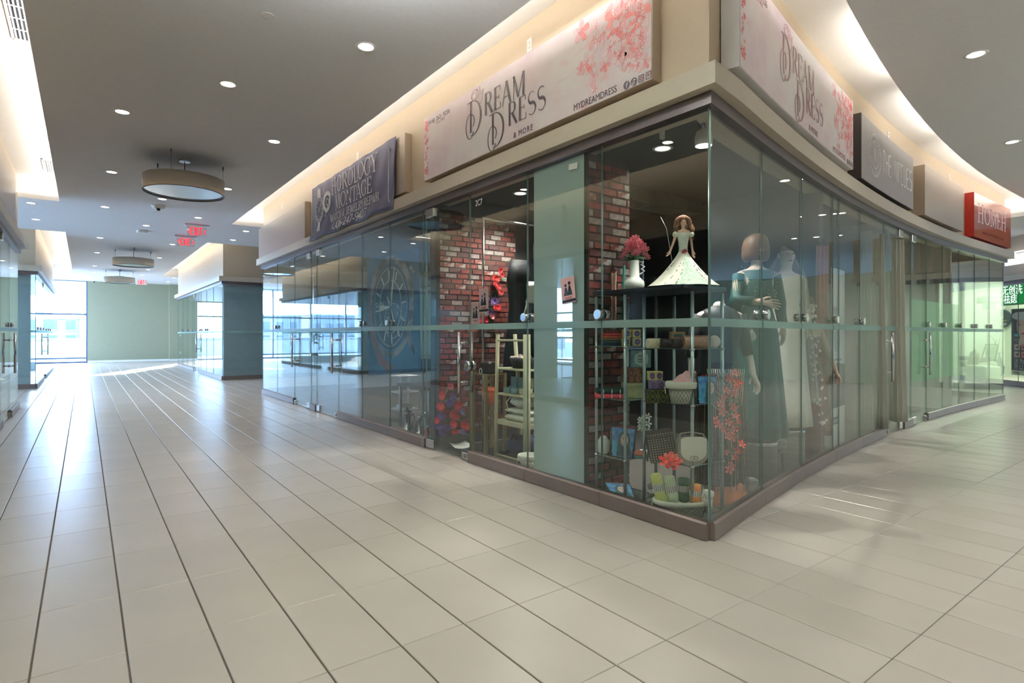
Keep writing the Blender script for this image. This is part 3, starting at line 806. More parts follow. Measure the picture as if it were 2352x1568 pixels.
exit_sign(8.6, -3.6, 'red exit sign seen mirrored along the top of the curved glass', math.pi)
# small ceiling things
b = MB(); b.lathe([(0.045, -0.004), (0.045, 0.0), (0.03, 0)], 24); cover_me = b.mesh('cover_plate', RINGM)
for x, y, l in ((1.118, 4.593, 'flat round cover plate on the ceiling, nearest one'), (1.118, 7.56, 'flat round cover plate on the ceiling before the ring pendant'), (1.104, 13.34, 'flat round cover plate just behind the domed camera'),
                (1.1, 17.2, 'flat round cover plate before the second ring pendant'), (1.1, 21.6, 'flat round cover plate behind the second ring pendant'), (3.05, 15.3, 'flat round cover plate over the right alley')):
    o = place(cover_me, 'cover_plate', None, (x, y, HC)); meta(o, l, 'cover plate', 'round ceiling cover plates')
t = thing('dome_camera', 'beige domed camera detector under the first ring pendant', 'camera', (1.114, 12.615, HC))
b = MB(); b.lathe([(0.115, 0), (0.115, -0.02), (0.095, -0.055), (0.03, -0.06)], 24); b.build('housing', RINGM, t)
b = MB(); b.ell((0, -0.03, -0.075), (0.035, 0.035, 0.03)); b.build('lens', BLACK, t)
t = thing('access_point', 'flat white access point box on the ceiling before the exit signs', 'access point', (1.086, 15.84, HC))
b = MB(); b.bbox(-0.115, 0.115, -0.115, 0.115, -0.05, 0, 0.03); b.build('housing', RINGM, t)
b = MB(); b.bbox(-0.10, 0.10, -0.10, 0.10, -0.062, -0.048, 0.006); b.build('cover', WHITE, t)
t = thing('dome_camera', 'small black dome camera at the top of the end wall', 'camera', (0.35, 31.9, HC))
b = MB(); b.lathe([(0.06, 0), (0.06, -0.03), (0.05, -0.035)], 20); b.build('housing', WHITE, t); b = MB(); b.ell((0, 0, -0.04), (0.045, 0.045, 0.045)); b.build('dome', BLACK, t)
for k, (x, y) in enumerate(((7.2, 0.9), (9.0, 0.9), (10.6, 0.5))):
    t = thing('dome_camera', 'black dome camera hanging over the concourse, seen mirrored between the exit signs', 'camera', (x, y - 2.4, HC), 0, 'dome cameras over the concourse')
    b = MB(); b.lathe([(0.06, 0), (0.06, -0.03), (0.05, -0.035)], 20); b.build('housing', BLACK, t); b = MB(); b.ell((0, 0, -0.05), (0.05, 0.05, 0.06)); b.build('dome', BLACK, t)
# air grilles in the left cove
def grille(x, y0, y1, label, w=0.16, n=9, slots=4):
    t = thing('air_grille', label, 'air grille', (x, (y0 + y1) / 2, HU))
    L = (y1 - y0) / 2
    b = MB(); 
    for q in ((-w / 2, -w / 2 + .02, -L, L), (w / 2 - .02, w / 2, -L, L), (-w / 2, w / 2, -L, -L + .02), (-w / 2, w / 2, L - .02, L)): b.box(q[0], q[1], q[2], q[3], -0.012, 0)
    b.build('frame', WHITE, t)
    b = MB(); b.box(-w / 2 + .02, w / 2 - .02, -L + .02, L - .02, -0.002, 0); b.build('dark_duct', BLACK, t)
    sl = MB().box(-0.006, 0.006, -L + .02, L - .02, -0.01, -0.003).mesh('slat', WHITE)
    for k in range(slots): place(sl, 'slat', t, (-w / 2 + .02 + (w - .04) * (k + .5) / slots, 0, 0))
    cr = MB().box(-w / 2 + .02, w / 2 - .02, -0.005, 0.005, -0.008, -0.002).mesh('cross_bar', WHITE)
    for k in range(1, n): place(cr, 'cross_bar', t, (0, -L + 2 * L * k / n, 0))
grille(-0.455, 4.9, 7.0, 'long white slotted air grille in the cove at the top edge')
grille(-0.46, 11.5, 12.4, 'short white slotted air grille farther along the left cove')
grille(-0.50, 19.6, 20.3, 'air grille in the second left cove, nearer one', 0.14, 5)
grille(-0.50, 26.5, 27.2, 'air grille in the second left cove, farther one', 0.14, 5)
# wall outlets
b = MB(); b.bbox(-0.036, 0.036, -0.006, 0, -0.058, 0.058, 0.003); plate_me = b.mesh('plate', WHITE)
b = MB()
for z in (-0.024, 0.024):
    b.disc((0, z), 0.017, -0.009, -0.005, 14)
sock_me = b.mesh('socket', WHITE)
b = MB()
for z in (-0.024, 0.024):
    b.box(-0.008, -0.005, -0.0095, -0.0085, z - 0.003, z + 0.008); b.box(0.005, 0.008, -0.0095, -0.0085, z - 0.003, z + 0.008); b.disc((0, z - 0.009), 0.003, -0.0095, -0.0085, 8)
slot_me = b.mesh('slots', BLACK)
def outlet(x, y, z, rz, label):
    t = thing('wall_outlet', label, 'outlet', (x, y, z), rz, 'white power outlets')
    place(plate_me, 'plate', t); s_ = place(sock_me, 'socket', t); place(slot_me, 'slots', s_)
Q = -math.pi / 2
outlet(XF, 3.903, 3.815, Q, 'white power outlet above the left pink dress sign')
outlet(XF, 7.825, 3.815, Q, 'white power outlet above the navy watch banner')
outlet(XF, 11.685, 3.812, Q, 'white power outlet above the blank bronze sign box')
outlet(XF, 23.0, 3.5, Q, 'white power outlet on the far right bulkhead')
for X, l in ((8.3, 'white power outlet on the curved wall above the round emblem sign'), (11.3, 'white power outlet on the curved wall above the blank grey box')):
    x, y = CP(X, 0); outlet(x, y - 0.001, 3.84, math.atan(2 * .01236 * (12.5 - X)), l)
outlet(8.4, 18.3, 0.45, 0, 'outlet low on the teal side wall beyond the alley') if False else outlet(4.75, 18.299, 0.46, 0, 'outlet low on the teal wall behind the alley glass')
outlet(3.75, YEND - 0.251, 1.25, 0, 'white switch plate on the pilaster by the end wall, upper one')
outlet(3.75, YEND - 0.251, 0.4, 0, 'white outlet on the pilaster by the end wall, lower one')
for x in (4, 8, 12): outlet(x, YBACK + 0.001, 3.3, math.pi, 'outlet on the opposite bulkhead, seen mirrored in the glass')
# ================================================================ SIGNS
def m_print():
    m = bpy.data.materials.new('blossom_print'); m.use_nodes = True
    nt = m.node_tree; b = nt.nodes['Principled BSDF']; b.inputs['Roughness'].default_value = 0.45
    co = nt.nodes.new('ShaderNodeTexCoord'); 
    n1 = nt.nodes.new('ShaderNodeTexNoise'); n1.inputs['Scale'].default_value = 1.4; n1.inputs['Detail'].default_value = 4; n1.inputs['Roughness'].default_value = 0.6
    n2 = nt.nodes.new('ShaderNodeTexNoise'); n2.inputs['Scale'].default_value = 5.5; n2.inputs['Detail'].default_value = 3
    mp = nt.nodes.new('ShaderNodeMapping'); mp.inputs['Rotation'].default_value = (0, 0.5, 0); mp.inputs['Scale'].default_value = (0.7, 1, 1.8)
    nt.links.new(co.outputs['Object'], n1.inputs['Vector']); nt.links.new(co.outputs['Object'], mp.inputs[0]); nt.links.new(mp.outputs[0], n2.inputs['Vector'])
    r1 = nt.nodes.new('ShaderNodeValToRGB'); e = r1.color_ramp.elements
    e[0].position = .3; e[0].color = lin((236, 214, 226)); e[1].position = .62; e[1].color = lin((250, 243, 240))
    x = e.new(.46); x.color = lin((247, 230, 231))
    nt.links.new(n1.outputs['Fac'], r1.inputs[0])
    r2 = nt.nodes.new('ShaderNodeValToRGB'); r2.color_ramp.elements[0].position = .56; r2.color_ramp.elements[1].position = .8
    nt.links.new(n2.outputs['Fac'], r2.inputs[0])
    sp = nt.nodes.new('ShaderNodeSeparateXYZ'); nt.links.new(co.outputs['Object'], sp.inputs[0])
    rx = nt.nodes.new('ShaderNodeMapRange'); rx.inputs['From Min'].default_value = 1.7; rx.inputs['From Max'].default_value = 3.1; rx.inputs['To Min'].default_value = 0.0; rx.inputs['To Max'].default_value = 1.0
    nt.links.new(sp.outputs['X'], rx.inputs['Value'])
    rl = nt.nodes.new('ShaderNodeMapRange'); rl.inputs['From Min'].default_value = 0.5; rl.inputs['From Max'].default_value = 0.0; rl.inputs['To Max'].default_value = 0.7
    nt.links.new(sp.outputs['X'], rl.inputs['Value'])
    ad = nt.nodes.new('ShaderNodeMath'); ad.operation = 'ADD'; nt.links.new(rx.outputs[0], ad.inputs[0]); nt.links.new(rl.outputs[0], ad.inputs[1])
    mu = nt.nodes.new('ShaderNodeMath'); mu.operation = 'MULTIPLY'; mu.use_clamp = True; nt.links.new(ad.outputs[0], mu.inputs[0]); nt.links.new(r2.outputs[0], mu.inputs[1])
    mx = nt.nodes.new('ShaderNodeMix'); mx.data_type = 'RGBA'
    nt.links.new(mu.outputs[0], mx.inputs[0]); nt.links.new(r1.outputs[0], mx.inputs[6]); mx.inputs[7].default_value = lin((246, 172, 172))
    nt.links.new(mx.outputs[2], b.inputs['Base Color'])
    return m
PRINT = m_print()
INK = M('sign_ink', (52, 40, 46), 0.4, 0, 0.05)
INKSOFT = M('sign_ink_rose', (150, 112, 112), 0.4, 0, 0.1, 4)
ROSE = [M('petal_%s' % k, c, 0.5, 0, 0.08, 14) for k, c in (('white', (247, 224, 224)), ('blush', (243, 196, 198)), ('coral', (242, 160, 156)), ('red', (230, 122, 120)))]
REDICON = M('red_icon', (226, 96, 104), 0.4, 0, 0.02)
def blossom(b, cx_, cz, r, y, cols):
    a0 = random.random() * 6.28
    for k in range(5):
        a = a0 + k * 2 * math.pi / 5; b.m = random.choice(cols)
        c = (cx_ + .52 * r * math.cos(a), cz + .52 * r * math.sin(a)); pts = []
        for q in range(9):
            u = q / 9 * 2 * math.pi
            lx, lz = .5 * r * math.cos(u) * (1.0), .36 * r * math.sin(u) * (0.75 + 0.4 * math.cos(u))
            pts.append((c[0] + lx * math.cos(a) - lz * math.sin(a), c[1] + lx * math.sin(a) + lz * math.cos(a)))
        b.slab(pts, y - 0.0004 - random.random() * 0.0012, y)
    b.m = 3
    for k in range(5):
        a = a0 + k * 1.257 + .5
        b.strip([(cx_, cz), (cx_ + .34 * r * math.cos(a), cz + .34 * r * math.sin(a))], [0.012 * r * 10 * .12, .05 * r], y - 0.0024, y - 0.0014)
def dress_sign(flat, W, Hh, ink, small_ink, curve=None):
    """sheets of the floral sign in the sign's own frame, x 0..W, z 0..Hh, front at y=0"""
    parts = {}
    b = MB()
    rnd = random.Random(3)
    for k in range(95):
        x = W * (1 - abs(rnd.gauss(0, .085))) - .03; z = Hh * rnd.uniform(.08, .99)
        if x < W * .72 or (z < Hh * .16 and x > W * .74): continue
        rr_ = rnd.uniform(.045, .09); blossom(b, min(x, W - rr_ * 1.08), max(rr_ * 1.08, min(z, Hh - rr_ * 1.08)), rr_, -0.0006, [0, 0, 0, 1, 1, 2])
    for k in range(26):
        x = rnd.uniform(.03, .09); z = Hh * rnd.uniform(.05, .92); blossom(b, x, z, rnd.uniform(.012, .028), -0.0006, [2, 3, 1])
    parts['blossoms'] = (b, ROSE)
    L = MB(); u = W / 3.19; v = Hh / 0.69
    def S(s, size, x, z, **k): serif(L, s, size * v, x * u, z * v, y=-0.0032, xs=k.pop('xs', 1) * u / v, **k)
    kw = dict(T=.13, t=.028, sf=False)
    # first line: big D with a loop through its foot, then the word
    def bigD(x, z, h):
        hh = h * v
        X = lambda q: (x + q * h) * u
        Z = lambda q: (z + q * h) * v
        L.strip([(X(.17), Z(.12)), (X(.17), Z(.98))], .075 * h * u, -0.0042, -0.0032)
        p = [(X(.0), Z(.96)), (X(.25), Z(.97))] + [(X(.25) + (q[0]) * h * u, Z(.5) + q[1] * h * v) for q in arc(0, 0, .42, .47, 90, -100, 18)]
        L.strip(p, contrast(p, .075 * h * u, .02 * h), -0.0042, -0.0032)
        q = [(X(.13) + a * h * u, Z(.3) + c * h * v) for a, c in arc(0, 0, .2, .34, 60, 330, 22)]
        L.strip(q, contrast(q, .035 * h, .014 * h), -0.0042, -0.0032)
        q = [(X(.17) + a * h * u, Z(.42) + c * h * v) for a, c in arc(0, 0, .17, .2, 100, -50, 14)]
        L.strip(q, contrast(q, .04 * h, .014 * h), -0.0042, -0.0032)
    bigD(.905, .222, .35); S('REAM', .205, 1.19, .355, xs=1.0, **kw)
    bigD(1.285, .012, .33); S('RESS', .20, 1.565, .15, xs=1.02, **kw)
    vs, fs = words('& MORE', .07 * v, 1.655 * u, .025 * v, -0.0032, 'LEFT', u / v * .95, .0005, 1.2); L.add(vs, fs, False)
    parts['shop_name'] = (L, ink); L = MB()
    vs, fs = words('(416) 262- 9236', .066 * v, .1 * u, .585 * v, -0.0032, 'LEFT', u / v * 1.02, .0005, 1.05); L.add(vs, fs, False)
    parts['phone_number'] = (L, ink); L = MB()
    vs, fs = words('MYDREAMDRESS', .07 * v, 2.43 * u, .022 * v, -0.0032, 'LEFT', u / v * .86, .0005, 1.0); L.add(vs, fs, False)
    parts['account_name'] = (L, ink)
    F = MB()
    q = [(x * u, z * v) for x, z in ((.63, .53), (.6, .6), (.655, .655), (.72, .62), (.7, .545), (.64, .535), (.6, .555))]
    sm = []
    for k in range(len(q) - 1):
        for t_ in range(4): sm.append((q[k][0] + (q[k + 1][0] - q[k][0]) * t_ / 4, q[k][1] + (q[k + 1][1] - q[k][1]) * t_ / 4))
    F.strip(arc(.665 * u, .585 * v, .062 * u, .05 * v, 20, 360, 26), .005, -0.0036, -0.003)
    F.strip(arc(.655 * u, .58 * v, .04 * u, .03 * v, 60, 330, 20), .004, -0.0036, -0.003)
    F.strip([(.675 * u, .52 * v), (.705 * u, .64 * v), (.72 * u, .54 * v), (.755 * u, .64 * v), (.755 * u, .525 * v)], [.004, .01, .004, .01, .004], -0.0036, -0.003)
    F.strip([(.775 * u, .6 * v), (.785 * u, .555 * v), (.815 * u, .6 * v), (.79 * u, .5 * v), (.765 * u, .47 * v)], [.004, .007, .004, .007, .003], -0.0036, -0.003)
    vs, fs = words('CALL / TEXT', .034 * v, .215 * u, .53 * v, -0.0032, 'LEFT', u / v, .0005); F.add(vs, fs, False)
    F.v = [(x + (.37 * u if x > .5 * u else .06 * u), y, z + .02 * v) for x, y, z in F.v]
    parts['script_lettering'] = (F, small_ink)
    ic = MB()
    ic.m = 0
    ic.disc((2.83 * u, .085 * v), .046 * u, -0.0040, -0.003, 20, .046 * v); ic.disc((2.935 * u, .085 * v), .046 * u, -0.0040, -0.003, 20, .046 * v)
    for x in (3.04, 3.14):
        ic.strip([((x - .033) * u, .05 * v), ((x + .033) * u, .05 * v), ((x + .033) * u, .12 * v), ((x - .033) * u, .12 * v)], .012, -0.0040, -0.003, True)
    ic.strip(arc(3.04 * u, .085 * v, .017 * u, .017 * v, 0, 360, 12), .007, -0.0040, -0.003)
    ic.slab([(3.128 * u, .068 * v), (3.155 * u, .085 * v), (3.128 * u, .102 * v)], -0.0040, -0.003)
    ic.m = 1
    ic.strip([(2.833 * u, .05 * v), (2.833 * u, .105 * v), (2.842 * u, .115 * v), (2.852 * u, .115 * v)], .011, -0.0050, -0.004); ic.strip([(2.818 * u, .088 * v), (2.85 * u, .088 * v)], .010, -0.0050, -0.004)
    ic.strip([(2.94 * u, .118 * v), (2.94 * u, .066 * v)] + arc(2.925 * u, .066 * v, .015 * u, .015 * v, 0, -270, 10), .009, -0.0050, -0.004); ic.strip([(2.94 * u, .112 * v), (2.962 * u, .1 * v)], .009, -0.0050, -0.004)
    ic.v = [(3.19 * u + (x - 3.185 * u) * .62, y, .035 * v + (z - .085 * v) * .62) for x, y, z in ic.v]
    parts['social_icons'] = (ic, [INK, WHITE])
    rd = MB()
    rd.m = 0; rd.slab([(.03 * u, .565 * v), (.085 * u, .565 * v), (.085 * u, .64 * v), (.03 * u, .64 * v)], -0.0040, -0.003)
    rd.m = 1; rd.strip([(.043 * u, .58 * v), (.043 * u, .625 * v), (.072 * u, .625 * v), (.072 * u, .58 * v)], .005, -0.0050, -0.004, True); rd.strip([(.043 * u, .625 * v), (.058 * u, .6 * v), (.072 * u, .625 * v)], .004, -0.0050, -0.004)
    parts['phone_icon'] = (rd, [REDICON, WHITE])
    return parts
# left, flat sign
SD = 0.092
t = thing('dress_shop_sign', 'long pink blossom sign lettered DREAM DRESS on the straight corridor side', 'sign', (XF - SD, 5.667, 2.985), Q)
W1, H1 = 3.185, 0.70
b = MB(); b.bbox(0, W1, 0.0, SD, 0, H1, 0.004); b.build('sign_box', BOXP, t)
b = MB(); b.box(0.004, W1 - 0.006, -0.003, -0.0002, 0.004, H1 - 0.004); b.build('printed_face', PRINT, t)
for nm, (bb, mt) in dress_sign(True, W1, H1, INK, INKSOFT).items():
    for i, v_ in enumerate(bb.v): bb.v[i] = (v_[0], v_[1] - 0.003, v_[2])
    bb.build(nm, mt, t)
# right, curved sign on the concourse side
def curve_len(a, b_, n=60):
    L = 0; p = None
    for x in crange(a, b_, n):
        c = CP(x, -0.13)
        if p: L += math.hypot(c[0] - p[0], c[1] - p[1])
        p = c
    return L
def bend_onto(bb, X0, s0=0.0, step=0.02, off=-0.13, dz=0.0):
    """wrap x (arc length), y (depth) along the curved shopfront"""
    tab = [(0.0, X0)]
    x = X0; s_ = 0.0; p = CP(x, off)
    while s_ < 6:
        x += step; c = CP(x, off); s_ += math.hypot(c[0] - p[0], c[1] - p[1]); p = c; tab.append((s_, x))
    out = []
    for vx, vy, vz in bb.v:
        vx = vx + s0
        k = 0
        if vx < 0: X = X0 + vx
        else:
            k = min(len(tab) - 2, int(vx / (tab[-1][0] / len(tab))))
            while k > 0 and tab[k][0] > vx: k -= 1
            while k < len(tab) - 2 and tab[k + 1][0] < vx: k += 1
            a, c = tab[k], tab[k + 1]; X = a[1] + (c[1] - a[1]) * (vx - a[0]) / (c[0] - a[0])
        q = CP(X, off + vy); out.append((q[0], q[1], vz + dz))
    bb.v = out
    return bb
def subdiv_box(x0, x1, y0, y1, z0, z1, n):
    b_ = MB()
    xs = crange(x0, x1, n)
    rs = [[(x, y0, z0), (x, y0, z1), (x, y1, z1), (x, y1, z0)] for x in xs]
    b_.rings(rs, smooth=False)
    return b_
def curved_thing(name, label, X0, z, parts, cat='sign'):
    p = CP(X0, -0.1)
    t = thing(name, label, cat, (p[0], p[1], z))
    for nm, bb, mt in parts:
        bend_onto(bb, X0)
        bb.v = [(a - p[0], c - p[1], d) for a, c, d in bb.v]
        bb.build(nm, mt, t)
    return t
FOAM = M('foam_board_edge', (226, 226, 228), 0.6, 0, 0.03, 10)
XS0 = 3.29
parts = dress_sign(False, 3.08, 0.70, INKSOFT, M('sign_ink_faint', (196, 150, 146), 0.4, 0, 0.1))
seq = [('sign_box', subdiv_box(0, 3.08, 0.003, 0.12, 0, .70, 24), FOAM), ('printed_face', subdiv_box(0.012, 3.075, -0.001, 0.003, 0.004, .697, 24), PRINT)]
for nm, (bb, mt) in parts.items():
    bb.v = [(x, y - 0.001, z) for x, y, z in bb.v]; seq.append((nm, bb, mt))
curved_thing('dress_shop_sign', 'curved pink blossom sign with faint DREAM DRESS letters on the concourse side', XS0, 2.985, seq)
VGREY = M('emblem_sign_face', (160, 154, 150), 0.5, 0, 0.03, 5)
VDARK = M('dark_sign_edge', (44, 38, 38), 0.5, 0, 0.05)
VWH = M('sign_white_print', (232, 230, 228), 0.5, 0, 0.01)
L = MB(); L.strip(arc(.55, .36, .235, .235, 0, 360, 40), .014, -0.006, -0.004); L.strip(arc(.55, .36, .15, .15, 0, 360, 32), .01, -0.006, -0.004)
serif(L, 'V', .15, .505, .285, y=-0.004, T=.14, t=.04, sf=False)
for k in range(26):
    a = math.radians(k * 360 / 26 + 4)
    if abs(math.sin(a)) < .3: continue
    L.strip([(.55 + .18 * math.cos(a), .36 + .18 * math.sin(a)), (.55 + .205 * math.cos(a), .36 + .205 * math.sin(a))], .012, -0.006, -0.004)
def tall(s, x, z, h, w, gap, th=.02):
    G = {'T': [[(0, 1), (1, 1)], [(.5, 1), (.5, 0)]], 'h': [[(0, 0), (0, 1)], [(0, .55), (1, .55)], [(1, .95), (1, 0)]], 'e': [[(1, 1), (0, 1), (0, 0), (1, 0)], [(0, .5), (.8, .5)]],
         'V': [[(0, 1), (.5, 0), (1, 1)]], 'i': [[(.5, 0), (.5, 1)]], 'r': [[(0, 0), (0, 1), (1, 1), (1, .75)]], 't': [[(1, 1), (0, 1), (0, .1), (.2, 0), (1, 0)]], 'u': [[(0, 1), (0, .1), (.2, 0), (.8, 0), (1, .1), (1, 1)]], 's': [[(1, .95), (.8, 1), (.1, 1), (0, .85), (.1, .6), (1, .45), (1, .1), (.85, 0), (0, .02)]], ' ': []}
    for c in s:
        ww = w * (.3 if c in 'i ' else 1)
        for p in G[c]: L.strip([(x + a * ww, z + d * h) for a, d in p], th, -0.006, -0.004)
        x += ww + gap
tall('The Virtues', .88, .24, .25, .092, .044, .027)
curved_thing('emblem_shop_sign', 'grey sign with white round V emblem and THE VIRTUES lettering', 6.63, 2.96,
  [('sign_box', subdiv_box(0, 2.3, 0.0, 0.13, 0, .70, 14), VDARK), ('printed_face', subdiv_box(0.005, 2.295, -0.004, 0.0, .004, .696, 14), VGREY), ('emblem_and_lettering', L, VWH)])
curved_thing('blank_sign_box', 'blank grey sign box between the emblem sign and the red sign', 9.38, 2.96, [('sign_box', subdiv_box(0, 2.05, -0.03, 0.13, 0, .70, 14), BOXP)])
RED = M('red_gloss_acrylic', (176, 62, 44), 0.08, 0, 0.02, spec=0.7, coat=0.6)
L = MB(); serif(L, 'H', .33, .2, .27, y=-0.004, T=.12, t=.05, width=.36); serif(L, 'OMEH', .30, .58, .28, y=-0.004, T=.12, t=.05, width=1.38)
vs, fs = words('Registered & Licensed Real Estate Brokerage', .085, .2, .1, -0.003, 'LEFT', 1.02, .001); L.add(vs, fs, False)
L.disc((1.9, .64), .03, -0.006, -0.004, 10)
curved_thing('red_shop_sign', 'glossy red sign lettered HOMEH at the end of the curve', 12.15, 2.96,
  [('sign_box', subdiv_box(0, 2.27, 0.0, 0.16, 0, .76, 10), M('red_sign_edge', (150, 22, 10), 0.4, 0, 0.02)), ('acrylic_face', subdiv_box(0.003, 2.267, -0.004, 0.0, .003, .757, 10), RED), ('lettering', L, VWH)])
# blank bronze box and the navy banner on its box
t = thing('blank_sign_box', 'blank bronze sign box left of the navy watch banner', 'sign', (XF - SD, 13.2, 2.87), Q)
b = MB(); b.bbox(0, 3.25, 0, SD, 0, .70, .004); b.build('sign_box', BOXP, t)
b = MB(); b.box(0.01, 3.24, -0.002, 0.0005, 0.01, .69); b.build('face_panel', BOXP, t)
t = thing('bronze_sign_box', 'bronze sign box carrying the navy watch repair banner', 'sign', (XF - SD, 9.45, 2.97), Q)
b = MB(); b.bbox(0, 3.3, 0, SD, 0, .70, .004); b.build('sign_box', BOXP, t)
NAVYB = M('navy_banner_cloth', (62, 58, 84), 0.55, 0, 0.06, 8)
t = thing('watch_repair_banner', 'navy cloth banner lettered HOROLOGY MONTAGE hanging over a bronze box', 'banner', (XF - SD - 0.012, 9.50, 2.815), Q)
WB, HB = 3.16, 0.86
def cloth(x, z):
    low = max(0, (0.22 - z) / 0.22)
    return 0.006 * math.sin(x * 7 + z * 3) + 0.004 * math.sin(x * 17 - z * 9) - 0.03 * low * (0.5 + 0.5 * math.sin(x * 5.3)) - 0.01 - .02 * low
nx, nz = 60, 16
vs = [(WB * i / nx + (0.05 * (1 - k / nz) if i == nx else 0) * -1 - (0.05 * (1 - k / nz) if i == 0 else 0), cloth(WB * i / nx, HB * k / nz), HB * k / nz - 0.012 * math.sin(i * .35) * (1 - k / nz)) for k in range(nz + 1) for i in range(nx + 1)]
fs = [(k * (nx + 1) + i, k * (nx + 1) + i + 1, (k + 1) * (nx + 1) + i + 1, (k + 1) * (nx + 1) + i) for k in range(nz) for i in range(nx)]
b = MB(); b.add(vs, fs, True); o = b.build('cloth', NAVYB, t)
sd_ = o.modifiers.new('solid', 'SOLIDIFY'); sd_.thickness = 0.002; sd_.offset = 1
L = MB()
serif(L, 'HOROLOGY', .235, .93, .575, T=.13, t=.05, width=1.68)
serif(L, 'MONTAGE', .215, 1.08, .325, T=.13, t=.05, width=1.38)
serif(L, 'WATCH & JEWELRY REPAIR', .115, .87, .175, T=.14, t=.055, width=1.82)
serif(L, '436-247-9407', .115, 1.12, .035, T=.16, t=.07, width=1.2)
L.strip(arc(1.06, .10, .05, .05, 120, 300, 8), [.03, .02, .014, .012, .012, .012, .014, .02, .03], -0.003, -0.002)
# drawn watch and cog
for r, w in ((.20, .016), (.165, .012)): L.strip(arc(.38, .45, r, r, 0, 360, 36), w, -0.003, -0.002, False)
for k in range(12):
    a = k * math.pi / 6; L.strip([(.38 + .13 * math.cos(a), .45 + .13 * math.sin(a)), (.38 + .15 * math.cos(a), .45 + .15 * math.sin(a))], .012, -0.003, -0.002)
L.strip([(.46, .56), (.37, .42), (.31, .52)], .014, -0.003, -0.002)
for z0, z1, s_ in ((.655, .79, 1), (.11, .245, -1)):
    L.slab([(.31, z0), (.45, z0), (.44, z1), (.32, z1)], -0.003, -0.002)
cg = []
for k in range(16):
    a = math.radians(k * 22.5)
    for q, rr in ((-6, .13), (-4.5, .17), (4.5, .17), (6, .13)): cg.append((.73 + rr * math.cos(a + math.radians(q)), .52 + rr * 1.05 * math.sin(a + math.radians(q))))
cgo = cg
L.strip([(.73 + (x - .73) * .86, .52 + (z - .52) * .86) for x, z in cgo], .045, -0.003, -0.002, True)
L.strip(arc(.73, .52, .05, .05, 0, 360, 16), .014, -0.003, -0.002)
for d in (0, .03): L.strip([(.62 + d, .3), (.88 + d, .62)], .012, -0.003, -0.002)
# frame lines with curled ends
for s_ in (0, 1):
    pts = [(.13, .08), (.15, .13), (.17, .2), (.17, .66), (.15, .7), (.17, .78)]
    if s_: pts = [(WB - .14 - (x - .13) * 1.5, z) for x, z in pts]
    L.strip(pts, .012, -0.003, -0.002)
L.v = [(x, y + cloth(x, z) - 0.004, z) for x, y, z in L.v]
L.build('white_print', VWH, t)
# ================================================================ DRESS SHOP: FIXTURES AND GOODS
FACE = -TH      # turned toward the camera's side of the corner
def col_at(px, d, z):
    p = deep(px, 768, d); return (p.x, p.y, z)
def skin(nodes, name, mat, parent, sub=2):
    """one continuous surface grown over a skeleton: nodes = (x, y, z, radius, parent index)"""
    me = bpy.data.meshes.new(name)
    me.from_pydata([n[:3] for n in nodes], [(i, n[4]) for i, n in enumerate(nodes) if n[4] >= 0], [])
    ob = bpy.data.objects.new(name, me); COL.objects.link(ob)
    md = ob.modifiers.new('skin', 'SKIN'); md.use_smooth_shade = True
    sk = me.skin_vertices[0].data
    for i, n in enumerate(nodes):
        r = n[3]; sk[i].radius = r if isinstance(r, tuple) else (r, r)
        sk[i].use_root = (i == 0)
    sb = ob.modifiers.new('sub', 'SUBSURF'); sb.levels = sub; sb.render_levels = sub
    dg = bpy.context.evaluated_depsgraph_get(); dg.update()
    out = bpy.data.meshes.new_from_object(ob.evaluated_get(dg))
    bpy.data.objects.remove(ob)
    out.materials.clear(); out.materials.append(mat)
    for p in out.polygons: p.use_smooth = True
    o = bpy.data.objects.new(name, out); COL.objects.link(o); o.parent = parent
    return o
def arm_nodes(N, at, pts, rs, hand_dir, k=1.0, spread=(1, 0, 0)):
    """shoulder-elbow-wrist chain and a five-fingered hand"""
    i = at
    for p, r in zip(pts, rs):
        N.append((*p, r, i)); i = len(N) - 1
    w = Vector(pts[-1]); d = Vector(hand_dir).normalized(); s_ = Vector(spread).normalized(); nrm = d.cross(s_).normalized()
    palm = w + d * .055 * k; N.append((*palm, (.032 * k, .016 * k), i)); pi_ = len(N) - 1
    kn = w + d * .085 * k
    for q, (off, ln) in enumerate(((-.027, .062), (-.009, .075), (.009, .07), (.026, .055))):
        b0 = kn + s_ * off * k; N.append((*b0, .0085 * k, pi_)); j = len(N) - 1
        b1 = b0 + d * ln * .55 * k + s_ * off * .15 * k + nrm * .008 * k; N.append((*b1, .0075 * k, j)); j = len(N) - 1
        b2 = b1 + d * ln * .45 * k + nrm * .018 * k; N.append((*b2, .006 * k, j))
    t0 = w + d * .03 * k - s_ * .03 * k; N.append((*t0, .0105 * k, i)); j = len(N) - 1
    t1 = t0 + d * .035 * k - s_ * .018 * k + nrm * .012 * k; N.append((*t1, .009 * k, j)); j = len(N) - 1
    t2 = t1 + d * .025 * k - s_ * .002 * k + nrm * .012 * k; N.append((*t2, .007 * k, j))
def ellipse_rings(prof, n=28, wave=0.0, nw=9):
    """prof = (z, rx, ry, cx, cy, wave scale)"""
    rs = []
    for z, rx, ry, cx_, cy_, ws in prof:
        rs.append([(cx_ + rx * math.cos(2 * math.pi * i / n) * (1 + wave * ws * math.sin(nw * 2 * math.pi * i / n)), cy_ + ry * math.sin(2 * math.pi * i / n) * (1 + wave * ws * math.sin(nw * 2 * math.pi * i / n)), z) for i in range(n)])
    return rs
SKINM = M('mannequin_skin', (214, 190, 172), 0.45, 0, 0.02)
SKINW = M('mannequin_white', (222, 214, 204), 0.4, 0, 0.02)
